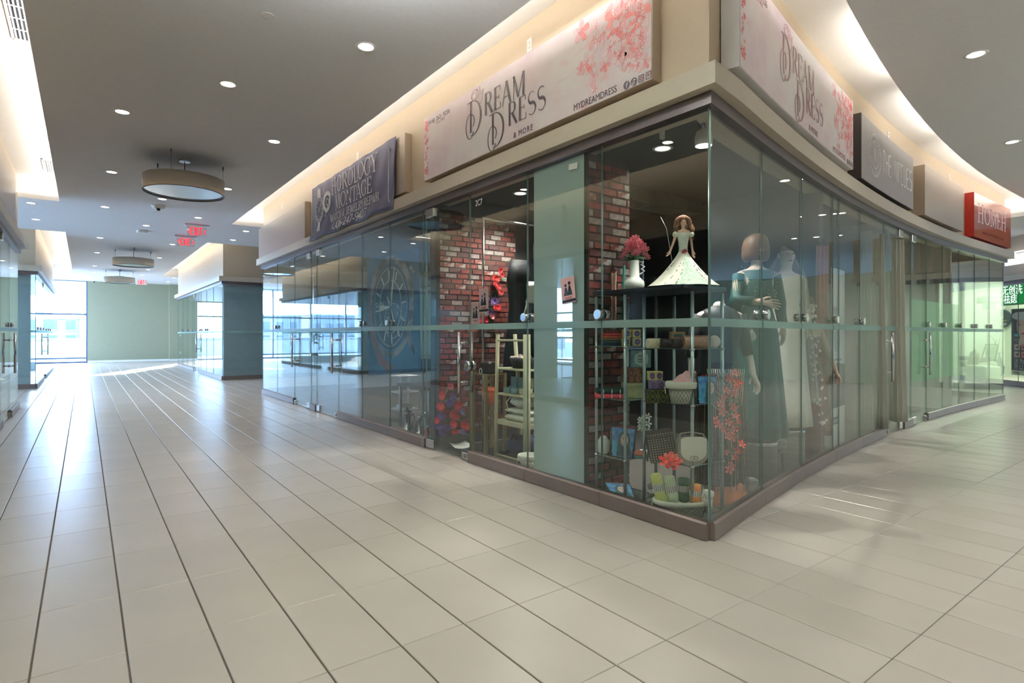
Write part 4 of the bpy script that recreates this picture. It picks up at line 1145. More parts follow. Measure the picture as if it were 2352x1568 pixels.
# ---- clear display shelves
POST = M('clear_post', (176, 196, 198), 0.12, 0.4, 0.02, spec=0.9)
SHELFGLASS = glassy('shelf_glass', (0.9, 0.96, 0.94), 1.5)
def etagere(x0, x1, y0, y1, zs, label, top=1.585):
    t = thing('display_shelf', label, 'shelf', (x0, y0, 0.006))
    W, D = x1 - x0, y1 - y0
    for a in (0, W):
        for c in (0, D):
            b = MB(); b.lathe([(0.0125, 0), (0.0125, top - 0.012)], 12, (a, c)); b.lathe([(0.018, 0), (0.018, 0.012)], 12, (a, c)); b.build('post', POST, t)
    for z in zs:
        b = MB(); b.box(-0.012, W + 0.012, -0.012, D + 0.012, z - 0.014, z - 0.006); b.mi[-6:] = [0, 0, 1, 1, 1, 1]
        o = b.build('shelf_board', [SHELFGLASS, GLASS_EDGE], t)
        for a in (0, W):
            for c in (0, D):
                q = MB(); q.lathe([(0.017, z - 0.022), (0.019, z - 0.014), (0.017, z - 0.006)], 10, (a, c)); q.build('clip', CHROME, o)
    return t
etagere(3.30, 3.65, 2.365, 2.78, (.04, .394, .81, 1.19), 'clear shelf rack in the glass corner, right hand one of the two')
etagere(3.20, 3.55, 2.875, 3.17, (.04, .36, .80, 1.20), 'clear shelf rack beside the near brick wall')
t = thing('counter_board', 'long black shelf top carrying the vase and the doll', 'shelf', (3.17, 2.335, 1.592))
b = MB(); b.bbox(0, .49, 0, .85, 0, 0.028, 0.004); b.build('board', BLACK, t)
ZT = 1.6205
# ---- vase with pink flowers
CERAM = M('matt_white_ceramic', (222, 226, 218), 0.5, 0, 0.02)
vx, vy, _ = col_at(1457, 4.42, 0)
t = thing('ceramic_vase', 'white round-bellied vase with a zigzag handle on the black shelf top', 'vase', (vx, vy, ZT), FACE)
b = MB(); b.lathe([(0.04, 0), (0.066, 0.012), (0.078, 0.045), (0.074, 0.075), (0.05, 0.098), (0.038, 0.11), (0.036, 0.23), (0.039, 0.236), (0.033, 0.236), (0.031, 0.12)], 32); b.build('body', CERAM, t)
b = MB(); b.tube([(.035, 0, .228), (.072, 0, .226), (.052, 0, .205), (.078, 0, .19), (.054, 0, .172), (.078, 0, .156), (.056, 0, .138), (.036, 0, .13)], 0.0065, 8); b.build('zigzag_handle', CERAM, t)
PINK = M('flower_pink', (248, 140, 158), 0.5, 0, 0.15, 30); PINKD = M('flower_rose', (236, 104, 128), 0.5, 0, 0.15, 30)
LEAFG = M('leaf_green', (58, 110, 66), 0.5, 0, 0.25, 14)
def petal_flower(b, c, r, n, tilt, rot, layers=2, mats=(0,), droop=0.0):
    c = Vector(c)
    R = Matrix.Rotation(rot[2], 3, 'Z') @ Matrix.Rotation(rot[0], 3, 'X') @ Matrix.Rotation(rot[1], 3, 'Y')
    for l in range(layers):
        rr = r * (1 - .3 * l); tt = tilt + .45 * l
        for k in range(n):
            a = 2 * math.pi * (k + .5 * l) / n
            u = Vector((math.cos(a), math.sin(a), 0)); s_ = Vector((-math.sin(a), math.cos(a), 0)); z = Vector((0, 0, 1))
            def P(q, w): 
                e = tt + droop * q
                return c + R @ (u * q * rr * math.cos(e) + z * q * rr * math.sin(e) + s_ * w * rr)
            b.m = random.choice(mats)
            q = min(1.0, 7.0 / n); o = [P(.08, 0), P(.5, .24 * q), P(.85, .26 * q), P(1.02, .0), P(.85, -.26 * q), P(.5, -.24 * q), P(.55, 0) - R @ z * rr * .08]
            b.add(o, [(0, 6, 1), (6, 2, 1), (6, 3, 2), (6, 4, 3), (6, 5, 4), (6, 0, 5)], False)
t2 = thing('pink_bouquet', 'bunch of bright pink artificial flowers standing in the white vase', 'flowers', (vx, vy, ZT + 0.20), FACE)
heads = [(-.06, -.02, .11), (-.02, -.05, .13), (.03, -.04, .115), (.07, -.02, .12), (-.035, 0, .165), (.02, -.02, .165), (.055, .01, .155), (0, -.01, .2), (.03, .02, .195), (-.075, .01, .075), (.085, .0, .07), (0, -.06, .085), (-.02, .04, .14)]
for x, y, z in heads:
    b = MB(); petal_flower(b, (x, y, z), .046, 9, .15, (-.7 + random.uniform(-.3, .3) if y < .02 else .4, random.uniform(-.3, .3) + x * 5, 0), 3, (0, 0, 1)); b.build('flower', [PINK, PINKD], t2)
b = MB()
for x, y, z in heads: b.tube([(0, 0, -.05), (x * .3, y * .3, z * .4), (x, y, z)], 0.0025, 5)
b.build('stems', LEAFG, t2)
for k in range(9):
    a = k * .7; b = MB(); u = Vector((math.cos(a), math.sin(a) * .6, 0))
    p = [Vector((0, 0, .03)), u * .05 + Vector((0, 0, .06)), u * .11 + Vector((0, 0, .05 + .02 * math.sin(k * 2)))]
    s_ = Vector((-u.y, u.x, .2)) * .022
    b.add([p[0], p[1] + s_, p[2], p[1] - s_, p[1] + Vector((0, 0, .006))], [(0, 4, 1), (4, 2, 1), (4, 3, 2), (4, 0, 3)], False); b.build('leaf', LEAFG, t2)
# ---- doll in a ball gown
dx, dy, _ = col_at(1569, 4.02, 0)
t = thing('gown_doll', 'fashion doll with long brown curls in a white and green ball gown', 'doll', (dx, dy, ZT), FACE - 0.05)
DRESSW = M('doll_gown_ivory', (232, 230, 212), 0.7, 0, 0.03, 12); DRESSG = M('doll_gown_green', (176, 204, 182), 0.7, 0, 0.2, 70, rgb2=(214, 226, 206), contrast=(.4, .6))
SKIND = M('doll_skin', (226, 184, 160), 0.5, 0, 0.02); HAIRB = M('brown_hair', (112, 72, 46), 0.8, 0, 0.3, 60, 0.3); ROSER = M('ribbon_rose', (176, 72, 84), 0.5, 0, 0.2, 40)
N = [(0, 0, .24, (.026, .02), -1), (0, 0, .30, (.024, .02), 0), (0, -.003, .355, (.037, .024), 1), (0, 0, .385, (.03, .018), 2), (0, 0, .405, .011, 3), (0, -.002, .425, .013, 4), (0, -.006, .448, (.023, .024), 5), (0, -.004, .475, (.022, .026), 6)]
arm_nodes(N, 3, [(-.048, 0, .385), (-.066, -.01, .32), (-.092, -.02, .255)], [.0125, .0095, .007], (-.5, -.3, -1), .36, (.4, -1, 0))
arm_nodes(N, 3, [(.048, .004, .385), (.062, .02, .32), (.07, .02, .26)], [.0125, .0095, .007], (.1, 0, -1), .36, (-.3, 1, 0))
skin(N, 'body', SKIND, t, 2)
b = MB()
for s_ in (-1, 1):
    b.m = 0; b.ell((s_ * .0085 - .003, -.0285, .453), (.0045, .0015, .0028), 8, 5)
    b.strip([(s_ * .0085 - .009, .4595), (s_ * .0085 + .003, .461)], .0015, -.030, -.0285)
b.m = 1; b.ell((-.003, -.0285, .4375), (.0055, .002, .0018), 8, 5); b.m = 2; b.ell((-.003, -.0295, .445), (.002, .003, .0035), 6, 5)
b.build('face', [BLACK, ROSER, SKIND], t)
prof = []
for k in range(15):
    u = k / 14; z = .245 * (1 - u) ** 1.15; r = .03 + .215 * u ** 1.12
    prof.append((z + .002, r, r * .86, 0, 0, u))
rs = ellipse_rings(prof, 44, .05, 8)
b = MB(); n = 44
vs = [p for r in rs for p in r]
for k in range(14):
    for i in range(n):
        a = (i + .5) / n * 360
        front = abs(a - 278) < 10 + 22 * (k / 14) 
        b.m = 1 if front else 0
        b.add([rs[k][i], rs[k][(i + 1) % n], rs[k + 1][(i + 1) % n], rs[k + 1][i]], [(0, 3, 2, 1)], True)
b.build('gown_skirt', [DRESSW, DRESSG], t)
b = MB(); b.rings(ellipse_rings([(.238, .033, .027, 0, 0, 0), (.27, .029, .025, 0, 0, 0), (.32, .034, .028, 0, -.003, 0), (.355, .042, .031, 0, -.004, 0), (.375, .052, .027, 0, -.002, 0), (.379, .045, .022, 0, 0, 0)], 24)); b.build('bodice', M('doll_bodice', (214, 220, 208), 0.7, 0, 0.1, 50), t)
for s_ in (-1, 1):
    b = MB(); b.ell((s_ * .055, -.004, .368), (.02, .024, .022), 12, 8); b.build('sleeve', DRESSW, t)
b = MB()
for k in range(6): petal_flower(b, (.0 + .011 * math.cos(k), -.035, .245 + .008 * math.sin(k * 1.3)), .012, 5, .2, (1.4, 0, 0), 2)
b.build('sash_rose', ROSER, t)
b = MB()
for k in range(44):
    a = random.uniform(0, 6.28); x = math.cos(a); y = math.sin(a)
    if y < -.45 and abs(x) < .75: continue
    fall = random.uniform(.08, .15); 
    p = [(x * .018, y * .012 + .002, .497), (x * .042, y * .032 + .004, .478)]
    for q in range(1, 6): p.append((x * (.047 + .022 * q / 5) + .006 * math.sin(q * 2 + k) + .014 * q / 5, y * .034 + .012 + .006 * math.cos(q * 2 + k), .475 - fall * q / 5))
    b.tube(p, [.007, .011, .011, .011, .010, .009, .005], 6)
b.ell((0, .008, .474), (.042, .032, .034), 14, 9)
b.build('hair', HAIRB, t)
b = MB()
rnd = random.Random(5)
for k in range(60):
    u = rnd.uniform(.3, .98); i = rnd.choice([-1, 1]) * rnd.choice([1, 1.6, 3.4]) ; a = math.radians(278 + i * (12 + 20 * u)); r = .034 + .215 * u ** 1.12; z = .245 * (1 - u) ** 1.15 + .002
    wv = 1 + .05 * u * math.sin(8 * a)
    b.ell((r * wv * math.cos(a), r * .86 * wv * math.sin(a), z + .002), (.0035, .0035, .003), 6, 4)
b.build('embroidery', M('thread_dark', (96, 92, 84), .7, 0, .1), t)
b = MB(); b.tube([(-.06, .03, .1), (-.075, .03, .22), (-.11, .03, .42), (-.15, .03, .50)], .0016, 5); b.build('white_cord', WHITE, t)
# ---- folded goods and boxes
def carton(px, d, z, w, h, dep, m, label, group, rz=0.0, deco=None, cat='box', name='gift_box'):
    x, y, _ = col_at(px, d, 0)
    t = thing(name, label, cat, (x, y, z), FACE + rz, group)
    b = MB(); b.bbox(-w / 2, w / 2, -dep / 2, dep / 2, 0, h * .78, .003); b.build('box_body', m, t)
    b = MB(); b.bbox(-w / 2 - .0015, w / 2 + .0015, -dep / 2 - .0015, dep / 2 + .0015, h * .76, h, .003); b.build('lid', m, t)
    if deco:
        b = MB(); deco(b, w, h, -dep / 2 - .003); b.build('printed_label', deco.mats, t)
    return t
GOLDP = M('gold_print', (198, 172, 90), 0.35, 0.6, 0.05); PURP = M('purple_box', (72, 62, 128), 0.5, 0, 0.08, 20); PURPL = M('lilac_box', (128, 106, 160), 0.5, 0, 0.1, 20)
GREENB = M('dark_green_box', (24, 52, 36), 0.4, 0, 0.1, 20); YELB = M('pale_yellow_box', (196, 186, 118), 0.5, 0, 0.06, 20); BRNB = M('brown_pattern_box', (150, 108, 76), 0.5, 0, 0.35, 55, rgb2=(92, 58, 42), contrast=(.42, .58))
PGREEN = M('pale_green_box', (166, 172, 128), 0.55, 0, 0.12, 40); TEALB = M('teal_gift_box', (120, 158, 158), 0.45, 0, 0.12, 24); WHT2 = M('white_print', (226, 226, 220), .5, 0, .01)
def deco_round(b, w, h, y):
    b.m = 0; b.disc((0, h * .5), w * .36, y, y + .0015, 20, h * .36)
    b.m = 1; b.strip(arc(0, h * .5, w * .38, h * .38, 0, 360, 24), w * .05, y - .0005, y + .001); b.strip([(-w * .2, h * .42), (-.05 * w, h * .5), (.1 * w, h * .42), (.2 * w, h * .55)], w * .05, y - .001, y + .001); b.strip([(-w * .08, h * .64), (w * .08, h * .64)], w * .04, y - .001, y)
deco_round.mats = [PURP, GOLDP]
def deco_diamond(b, w, h, y):
    q = [(-w * .4, h * .5), (-w * .2, h * .8), (0, h * .92), (w * .2, h * .8), (w * .4, h * .5), (w * .2, h * .2), (0, h * .08), (-w * .2, h * .2)]
    b.strip(q, w * .035, y, y + .0015, True); b.strip([(-w * .47, h * .04), (w * .47, h * .04), (w * .47, h * .96), (-w * .47, h * .96)], w * .03, y, y + .0015, True)
    b.strip([(-w * .2, h * .42), (-w * .05, h * .52), (w * .08, h * .4), (w * .22, h * .52)], w * .05, y, y + .0015); b.strip([(-w * .12, h * .62), (w * .14, h * .6)], w * .04, y, y + .0015)
deco_diamond.mats = [GOLDP]
def deco_ogee(b, w, h, y):
    b.m = 0; b.slab([(-w * .32, h * .25), (-w * .36, h * .5), (-w * .32, h * .75), (0, h * .92), (w * .32, h * .75), (w * .36, h * .5), (w * .32, h * .25), (0, h * .08)], y, y + .0015)
    b.m = 1; 
    for z in (.65, .48, .34): b.strip([(-w * .16, h * z), (w * .16, h * (z + .02))], w * .045, y - .001, y)
deco_ogee.mats = [M('pale_aqua_print', (190, 216, 210), .5, 0, .02), M('slate_print', (70, 96, 104), .5, 0, .02)]
Z1, Z2, Z3, Z4 = .81, 1.19, .394, .04
s0 = 0.006
carton(1496, 3.99, Z1, .072, .092, .072, GREENB, 'dark green gold-lettered box on the corner rack, left one of two', 'dark green gift boxes', 0, deco_diamond)
carton(1520, 3.99, Z1, .068, .092, .072, GREENB, 'dark green box with gold diamond beside the wire basket', 'dark green gift boxes', 0, deco_diamond)
for px, zz, m_, l in ((1499, .903, PURPL, 'lilac box in the lower row over the green boxes, left'), (1516, .903, PURPL, 'lilac box in the lower row over the green boxes, right'), (1496, .966, YELB, 'purple roundel box at the top of the small stack, left'), (1512, .966, YELB, 'purple roundel box at the top of the small stack, right')):
    carton(px, 4.0, zz, .05, .062, .05, m_, l, 'little purple incense boxes', 0.03, deco_round)
for px, zz, l in ((1437, 1.20, 'purple roundel box on the upper left rack shelf, front left'), (1462, 1.20, 'purple roundel box on the upper left rack shelf, front right'), (1439, 1.262, 'yellow topped box standing on the upper left pair, left'), (1461, 1.262, 'yellow topped box standing on the upper left pair, right')):
    carton(px, 4.3, zz, .058, .06, .05, YELB, l, 'yellow and purple boxes', 0.02, deco_round)
carton(1452, 4.42, .80, .145, .115, .12, PGREEN, 'pale green box under the brown patterned box', None, 0.05)
carton(1452, 4.42, .9155, .145, .115, .12, BRNB, 'brown lace-patterned box in the middle of the left rack', None, 0.03)
carton(1470, 4.42, 1.031, .15, .135, .10, TEALB, 'pale teal gift box with ornate panel on the brown box', None, -0.05, deco_ogee)
def folded(px, d, z, w, dep, cols, label, name='folded_scarf', cat='scarf', group=None, th=.022, rz=0):
    x, y, _ = col_at(px, d, 0)
    for k, (c, l) in enumerate(cols):
        t = thing(name, l, cat, (x + random.uniform(-.006, .006), y, z + k * (th + .001)), FACE + rz, group)
        b = MB(); rs = []
        for i in range(9):
            u = i / 8; xx = -w / 2 + w * u; e = .85 + .15 * math.sin(math.pi * u)
            rs.append([(xx, -dep / 2 * e + dep * .5 * 0, th * .05), (xx, -dep / 2 * e - th * .4, th * .5 + .002 * math.sin(i * 2)), (xx, -dep / 2 * e, th * .95 + .002 * math.sin(i)), (xx, dep / 2, th * .97), (xx, dep / 2, th * .05)])
        b.rings(rs, True); b.build('folds', c, t)
        if 'plaid' in l:
            q = MB()
            for xx in (-.3, 0, .3):
                q.strip([(xx * w, th * .1), (xx * w + .002, th * .55), (xx * w, th * .95)], .006, -dep / 2 - th * .42, -dep / 2 - th * .36)
            q.build('stripe', WHT2, t)
folded(1400, 4.40, .80, .21, .16, [(M('scarf_coral', (226, 84, 92), .8, 0, .06, 30), 'coral plaid folded scarf at the left end of the middle shelf'), (M('scarf_green', (22, 66, 58), .8, 0, .1, 30), 'dark green plaid folded scarf lying on the coral one')], '', group=None, th=.036)
folded(1404, 4.42, 1.20, .17, .15, [(M('cloth_navy', (44, 60, 84), .8, 0, .3, 60), 'navy glitter cloth at the bottom of the upper fabric pile'), (M('cloth_teal', (58, 92, 96), .8, 0, .3, 60), 'teal glitter cloth in the upper fabric pile'), (M('cloth_brown', (122, 92, 70), .8, 0, .2, 50), 'brown cloth in the upper fabric pile'), (M('cloth_orange', (196, 100, 60), .8, 0, .2, 50), 'orange cloth in the upper fabric pile'), (M('cloth_red', (200, 66, 62), .8, 0, .2, 50), 'red cloth on top of the upper fabric pile')], '', name='folded_cloth', cat='cloth', group='folded cloths on the upper rack shelf', th=.018)
folded(1468, 4.30, .36, .09, .12, [(M('cloth_sea', (64, 128, 132), .8, 0, .2, 40), 'sea green folded cloth beside the packed headscarf'), (M('cloth_rust', (198, 112, 80), .8, 0, .2, 40), 'rust folded cloth beside the packed headscarf')], '', name='folded_cloth', cat='cloth', th=.022)
# rolled clutch bags
def roll_bag(px, d, z, r, L, m, label, flap=None, rz=.25, group='roll shaped clutch bags'):
    x, y, _ = col_at(px, d, 0)
    t = thing('clutch_bag', label, 'bag', (x, y, z + r), FACE + rz, group)
    b = MB(); rs = []
    for u in (-.5, -.48, -.2, .1, .48, .5):
        k = .9 if abs(u) == .5 else 1.0
        rs.append([(L * u, r * k * math.cos(a * math.pi / 10), r * k * math.sin(a * math.pi / 10)) for a in range(20)])
    b.rings([q[::-1] for q in rs], True); b.build('bag_body', m, t)
    b = MB(); b.add([(L * .05 - .012, -r * 1.02, 0), (L * .42, -r * .75, r * .72), (L * .42, -r * .75, -r * .6), (L * .05 - .012, -r * 1.06, 0.004), (L * .42, -r * .80, r * .76), (L * .42, -r * .80, -r * .64)], [(0, 2, 1), (3, 4, 5), (0, 1, 4, 3), (1, 2, 5, 4), (2, 0, 3, 5)], False); b.build('flap', flap or m, t)
    b = MB(); b.tube([(L * .1, -r * 1.08, .0), (L * .3, -r * 1.1, r * .35), (L * .46, -r * .9, r * 1.0)], .0025, 6); b.build('zip_pull', CHROME, t)
GLIT = M('rose_gold_glitter', (172, 140, 118), .35, .6, .45, 160, .3); CREAMB = M('cream_leather', (206, 200, 168), .5, 0, .04); CHOC = M('dark_leather', (60, 52, 50), .45, 0, .1, 30)
roll_bag(1502, 3.98, Z2, .034, .10, CREAMB, 'cream roll clutch at the left of the upper corner shelf')
roll_bag(1530, 3.96, Z2, .033, .085, CHOC, 'dark roll clutch next to the cream one')
roll_bag(1557, 3.93, Z2, .033, .085, CHOC, 'dark roll clutch next to the glitter bag')
roll_bag(1600, 3.92, Z2, .045, .20, GLIT, 'large rose gold glitter roll bag in the glass corner', rz=.1)
x, y, _ = col_at(1640, 3.98, 0)
t = thing('soft_pouch', 'pale pouch wrapped in clear film beside the glitter bag', 'bag', (x, y, Z2), FACE)
b = MB(); b.ell((0, 0, .045), (.045, .035, .045), 14, 9); b.build('pouch', M('pale_pouch', (206, 196, 176), .6, 0, .1, 20), t)
t = thing('bead_box', 'glitter box strung with blue and green beads behind the dark clutches', 'box', col_at(1555, 4.07, Z2 + 0.0), FACE)
b = MB(); b.bbox(-.05, .05, -.03, .03, 0, .115, .004); b.build('box_body', GLIT, t)
for k, c in enumerate(((50, 90, 190), (60, 160, 110), (230, 150, 70))):
    b = MB()
    for i in range(9): b.ell((-.03 + .008 * i, -.034, .085 + .009 * k), (.004, .004, .004), 7, 5)
    b.build('bead_string', M('bead_%d' % k, c, .2, 0, .05), t)
# wire baskets
def wire_basket(px, d, z, r0, r1, h, label, sy=.8, rolls=None):
    x, y, _ = col_at(px, d, 0)
    t = thing('wire_basket', label, 'basket', (x, y, z), FACE, 'cloth lined wire baskets')
    LIN = M('basket_lining', (212, 214, 198), .85, 0, .04, 20)
    b = MB(); b.lathe([(r0 * .96, .004), (r1 * .94, h), (r1 * .9, h * .98), (r0 * .9, .01)], 32, sy=sy); b.build('lining', LIN, t)
    b = MB(); b.lathe([(r1 * 1.0, h * .72), (r1 * 1.06, h * .76), (r1 * 1.08, h * .98), (r1 * 1.0, h * 1.04), (r1 * .94, h * 1.0)], 36, sy=sy, caps=False); b.build('cuff', LIN, t)
    b = MB(); n = 22
    for k in range(n):
        for s_ in (-1, 1):
            p = []
            for q in range(7):
                u = q / 6; a = (k + s_ * (.5 * (1 if q % 2 else 0))) / n * 2 * math.pi; r = (r0 + (r1 - r0) * u) * 1.0
                p.append((r * math.cos(a), r * sy * math.sin(a), .004 + h * .8 * u))
            b.tube(p, .0011, 4, False)
    for u in (0, .9): b.tube([((r0 + (r1 - r0) * u) * math.cos(a * math.pi / 14), (r0 + (r1 - r0) * u) * sy * math.sin(a * math.pi / 14), .003 + h * u) for a in range(29)], .002, 5)
    b.build('wire_mesh', BLACK, t)
    for s_ in (-1, 1):
        b = MB(); b.tube([(s_ * r1 * .98, 0, h * .9), (s_ * r1 * 1.12, -.01, h * .8), (s_ * r1 * 1.1, -.02, h * .5)], .004, 6); b.build('tie', LIN, t)
    return t
wire_basket(1564, 3.9, Z1, .07, .10, .15, 'cloth lined wire basket on the middle corner shelf holding pink garments')
x, y, _ = col_at(1570, 3.9, 0)
t = thing('pink_garment', 'crumpled dusty pink garment spilling from the middle wire basket', 'garment', (x, y, Z1 + .135), FACE)
rs = []
for k in range(7):
    u = k / 6; rs.append([((.085 - .05 * u) * math.cos(i * .314) * (1 + .12 * math.sin(3 * i + k)) + .05 * u * u, (.06 - .04 * u) * math.sin(i * .314) * (1 + .1 * math.cos(4 * i)), .085 * u + .01 * math.sin(i * 1.3 + k)) for i in range(20)])
b = MB(); b.rings(rs, True); b.build('cloth', M('dusty_pink', (222, 176, 176), .8, 0, .1, 30, .3), t)
wire_basket(1565, 3.93, Z4, .145, .185, .115, 'big cloth lined wire basket of rolled throws at the foot of the corner', .62)
ROLLC = [('lime', (206, 214, 128)), ('mint', (204, 218, 186)), ('forest', (70, 106, 82)), ('orange', (216, 140, 76)), ('white', (226, 222, 212)), ('grey', (110, 110, 104))]
for k, (nm, c) in enumerate(ROLLC):
    px = (1519, 1546, 1571, 1597, 1622, 1508)[k]; d = (3.93, 3.92, 3.95, 3.88, 3.86, 4.02)[k]; h = (.185, .17, .15, .125, .09, .10)[k]
    x, y, _ = col_at(px, d, 0)
    t = thing('rolled_throw', 'rolled %s throw with a striped paper band in the big wire basket' % nm, 'throw', (x, y, Z4 + .105), FACE, 'rolled throws in the wire basket')
    mt = M('throw_' + nm, c, .85, 0, .1, 60, .4); b = MB(); tl = (-.25, -.18, .02, .05, .3, -.4)[k]
    b.lathe([(.02, -.02), (.036, -.012), (.038, h * .3), (.035, h * .5), (.038, h * .7), (.036, h * .96), (.02, h)], 18)
    b.move(0, Matrix.Rotation(tl * .8, 4, 'Y') @ Matrix.Rotation(-.12, 4, 'X')); b.build('roll', mt, t)
    q = MB(); q.m = 0; q.lathe([(.0388, h * .34), (.0388, h * .62)], 18, caps=False); q.m = 1
    for i in range(6):
        a = math.radians(215 + i * 20); q.box(.0392 * math.cos(a) - .0016, .0392 * math.cos(a) + .0016, .0392 * math.sin(a) - .0005, .0392 * math.sin(a) + .0005, h * .35, h * .61)
    q.move(0, Matrix.Rotation(tl * .8, 4, 'Y') @ Matrix.Rotation(-.12, 4, 'X')); q.build('paper_band', [WHT2, BLACK], t)
# packed headscarves with a printed portrait
SKYP = M('portrait_blue', (108, 170, 216), .35, 0, .35, 22, rgb2=(64, 120, 188), contrast=(.4, .6)); VEIL = M('portrait_veil', (70, 96, 108), .4, 0, .25, 30); PFACE = M('portrait_face', (224, 190, 172), .4, 0, .05)
def portrait(b, w, h, y, fx=.0, fz=.55, s_=1.0):
    b.m = 0; b.slab([(-w / 2, 0), (w / 2, 0), (w / 2, h), (-w / 2, h)], y, y + .001)
    b.m = 3; b.slab([(-w * .40, h * .02), (-w * .47, h * .9), (w * .47, h * .9), (w * .4, h * .02)], y - .0006, y)
    b.m = 4
    for (a, c) in ((-.3, .9), (-.1, .93), (.1, .9), (.3, .94)): b.strip([(a * w, c * h), ((a + .12) * w, (c + .04) * h)], .03 * h, y - .0012, y)
    b.m = 1; b.disc((fx * w, fz * h), .25 * w * s_, y - .0012, y, 22, .26 * h * s_); b.slab([(fx * w - .25 * w * s_, fz * h), (fx * w + .2 * w * s_, fz * h - .1 * h), (fx * w + .34 * w * s_, .04 * h), (fx * w - .3 * w * s_, .04 * h)], y - .0011, y)
    b.m = 2; b.disc((fx * w + .01 * w, fz * h - .02 * h), .155 * w * s_, y - .0020, y, 20, .19 * h * s_)
    b.m = 5
    for e in (-1, 1): b.disc((fx * w + .01 * w + e * .062 * w * s_, fz * h + .02 * h), .03 * w * s_, y - .0026, y, 10, .014 * h * s_); b.strip([(fx * w + .01 * w + e * .10 * w * s_, fz * h + .058 * h), (fx * w + .01 * w + e * .03 * w * s_, fz * h + .062 * h)], .012 * h, y - .0026, y)
    b.strip([(fx * w + .015 * w, fz * h + .01 * h), (fx * w, fz * h - .05 * h), (fx * w + .03 * w, fz * h - .055 * h)], .006 * h, y - .0026, y)
    b.m = 4; b.disc((fx * w + .01 * w, fz * h - .11 * h), .05 * w * s_, y - .0026, y, 10, .017 * h * s_)
    b.m = 6
    rnd = random.Random(8)
    for k in range(10): b.strip([(w * rnd.uniform(-.45, -.1), h * rnd.uniform(.05, .4)), (w * rnd.uniform(-.45, -.05), h * rnd.uniform(.05, .5))], .02 * h, y - .0009, y)
PMATS = [BLACK, VEIL, PFACE, SKYP, M('portrait_red', (214, 56, 70), .4, 0, .05), M('portrait_line', (40, 40, 46), .4, 0, .02), M('portrait_cyan', (60, 190, 214), .4, 0, .1)]
def pack(px, d, z, w, h, label, tilt=-.12, roll=0.0, rz=0.0, lie=False, fx=.05):
    x, y, _ = col_at(px, d, 0)
    t = thing('packed_headscarf', label, 'package', (x, y, z), FACE + rz, 'headscarves packed with a portrait card')
    Mx = Matrix.Rotation(roll, 4, 'Y') @ Matrix.Rotation(tilt, 4, 'X')
    b = MB(); b.bbox(-w / 2 + .006, w / 2 - .006, .002, .02, 0.005, h - .005, .006); b.move(0, Mx); b.build('scarf_block', M('scarf_grey', (90, 84, 84), .8, 0, .15, 30), t)
    b = MB(); portrait(b, w * .94, h * .96, .0, fx); b.v = [(q[0], q[1], q[2] + h * .02) for q in b.v]; b.move(0, Mx); b.build('portrait_card', PMATS, t)
    b = MB(); b.bbox(-w / 2, w / 2, -.006, .024, 0.0, h, .004); b.move(0, Mx); b.build('clear_bag', CLEARPLASTIC, t)
pack(1624, 3.86, Z1, .145, .215, 'tall packed headscarf with a blue portrait card in the glass corner', -.10, .04, .1, fx=.2)
pack(1429, 4.27, .36, .20, .255, 'packed headscarf with a blue portrait card, lower left rack shelf', -.28, .12, .05)
pack(1433, 4.3, .052, .22, .22, 'packed headscarf lying nearly flat at the bottom of the left rack', -1.25, .1, .1)
t = thing('white_mug', 'white round jar at the left end of the lower rack shelf', 'jar', col_at(1386, 4.45, .36), FACE)
b = MB(); b.lathe([(.03, 0), (.042, .01), (.047, .055), (.044, .1), (.03, .118), (.026, .118)], 24); b.build('jar_body', CERAM, t); b = MB(); b.lathe([(.02, .118), (.03, .122), (.02, .135), (.004, .14)], 16); b.build('lid', CERAM, t)
# woven tote and white saddle bag
WEAVE = M('woven_tote', (58, 56, 54), .7, 0, .2, 30); WEAVL = M('woven_thread', (176, 170, 158), .7, 0, .1, 30)
x, y, _ = col_at(1524, 4.0, 0)
t = thing('woven_tote', 'dark woven tote bag with small square links leaning on the corner rack', 'bag', (x, y, Z3), FACE - .1)
Mx = Matrix.Rotation(-.16, 4, 'Y') @ Matrix.Rotation(-.1, 4, 'X')
b = MB(); b.rings([[(-.085, -.03, .002), (.085, -.03, .002), (.085, .03, .002), (-.085, .03, .002)], [(-.095, -.03, .12), (.095, -.03, .12), (.095, .03, .12), (-.095, .03, .12)], [(-.088, -.02, .225), (.088, -.02, .225), (.088, .02, .225), (-.088, .02, .225)]], False); b.move(0, Mx); b.build('bag_body', WEAVE, t)
b = MB()
for i in range(10):
    for k in range(12):
        cx_ = -.08 + .0178 * i; cz = .012 + .0165 * k; w = .0062
        if (i + k) % 2: b.strip([(cx_ - w, cz), (cx_ + w, cz)], .0052, -.0325, -.030)
        else: b.strip([(cx_, cz - w), (cx_, cz + w)], .0052, -.0325, -.030)
b.move(0, Mx); o = b.build('weave', WEAVL, t); o['kind'] = 'stuff'
b = MB(); b.box(-.092, .092, -.034, .026, .165, .178); b.move(0, Mx); b.build('strap_band', CHOC, t)
b = MB(); b.bbox(.03, .062, -.038, -.032, .14, .155, .002); b.move(0, Mx); b.build('metal_badge', CHROME, t)
b = MB(); b.tube([(-.08, 0, .22), (-.115, -.01, .12), (-.11, -.02, .02)], .006, 6); b.move(0, Mx); b.build('strap', CHOC, t)
WLEA = M('white_leather', (226, 224, 210), .45, 0, .02); SILG = M('silver_glitter', (176, 172, 160), .3, .6, .4, 200, .3)
x, y, _ = col_at(1590, 3.88, 0)
t = thing('saddle_bag', 'white saddle bag with silver glitter rim on the corner rack', 'bag', (x, y, Z3), FACE + .05)
b = MB(); q = [(-.105, .09)] + [(.105 * math.cos(math.radians(a)), .085 + .085 * math.sin(math.radians(a))) for a in range(180, 361, 15)] + [(.105, .16), (.09, .19), (-.09, .19), (-.105, .16)]
b.slab(q, -.02, .035); b.build('bag_body', SILG, t)
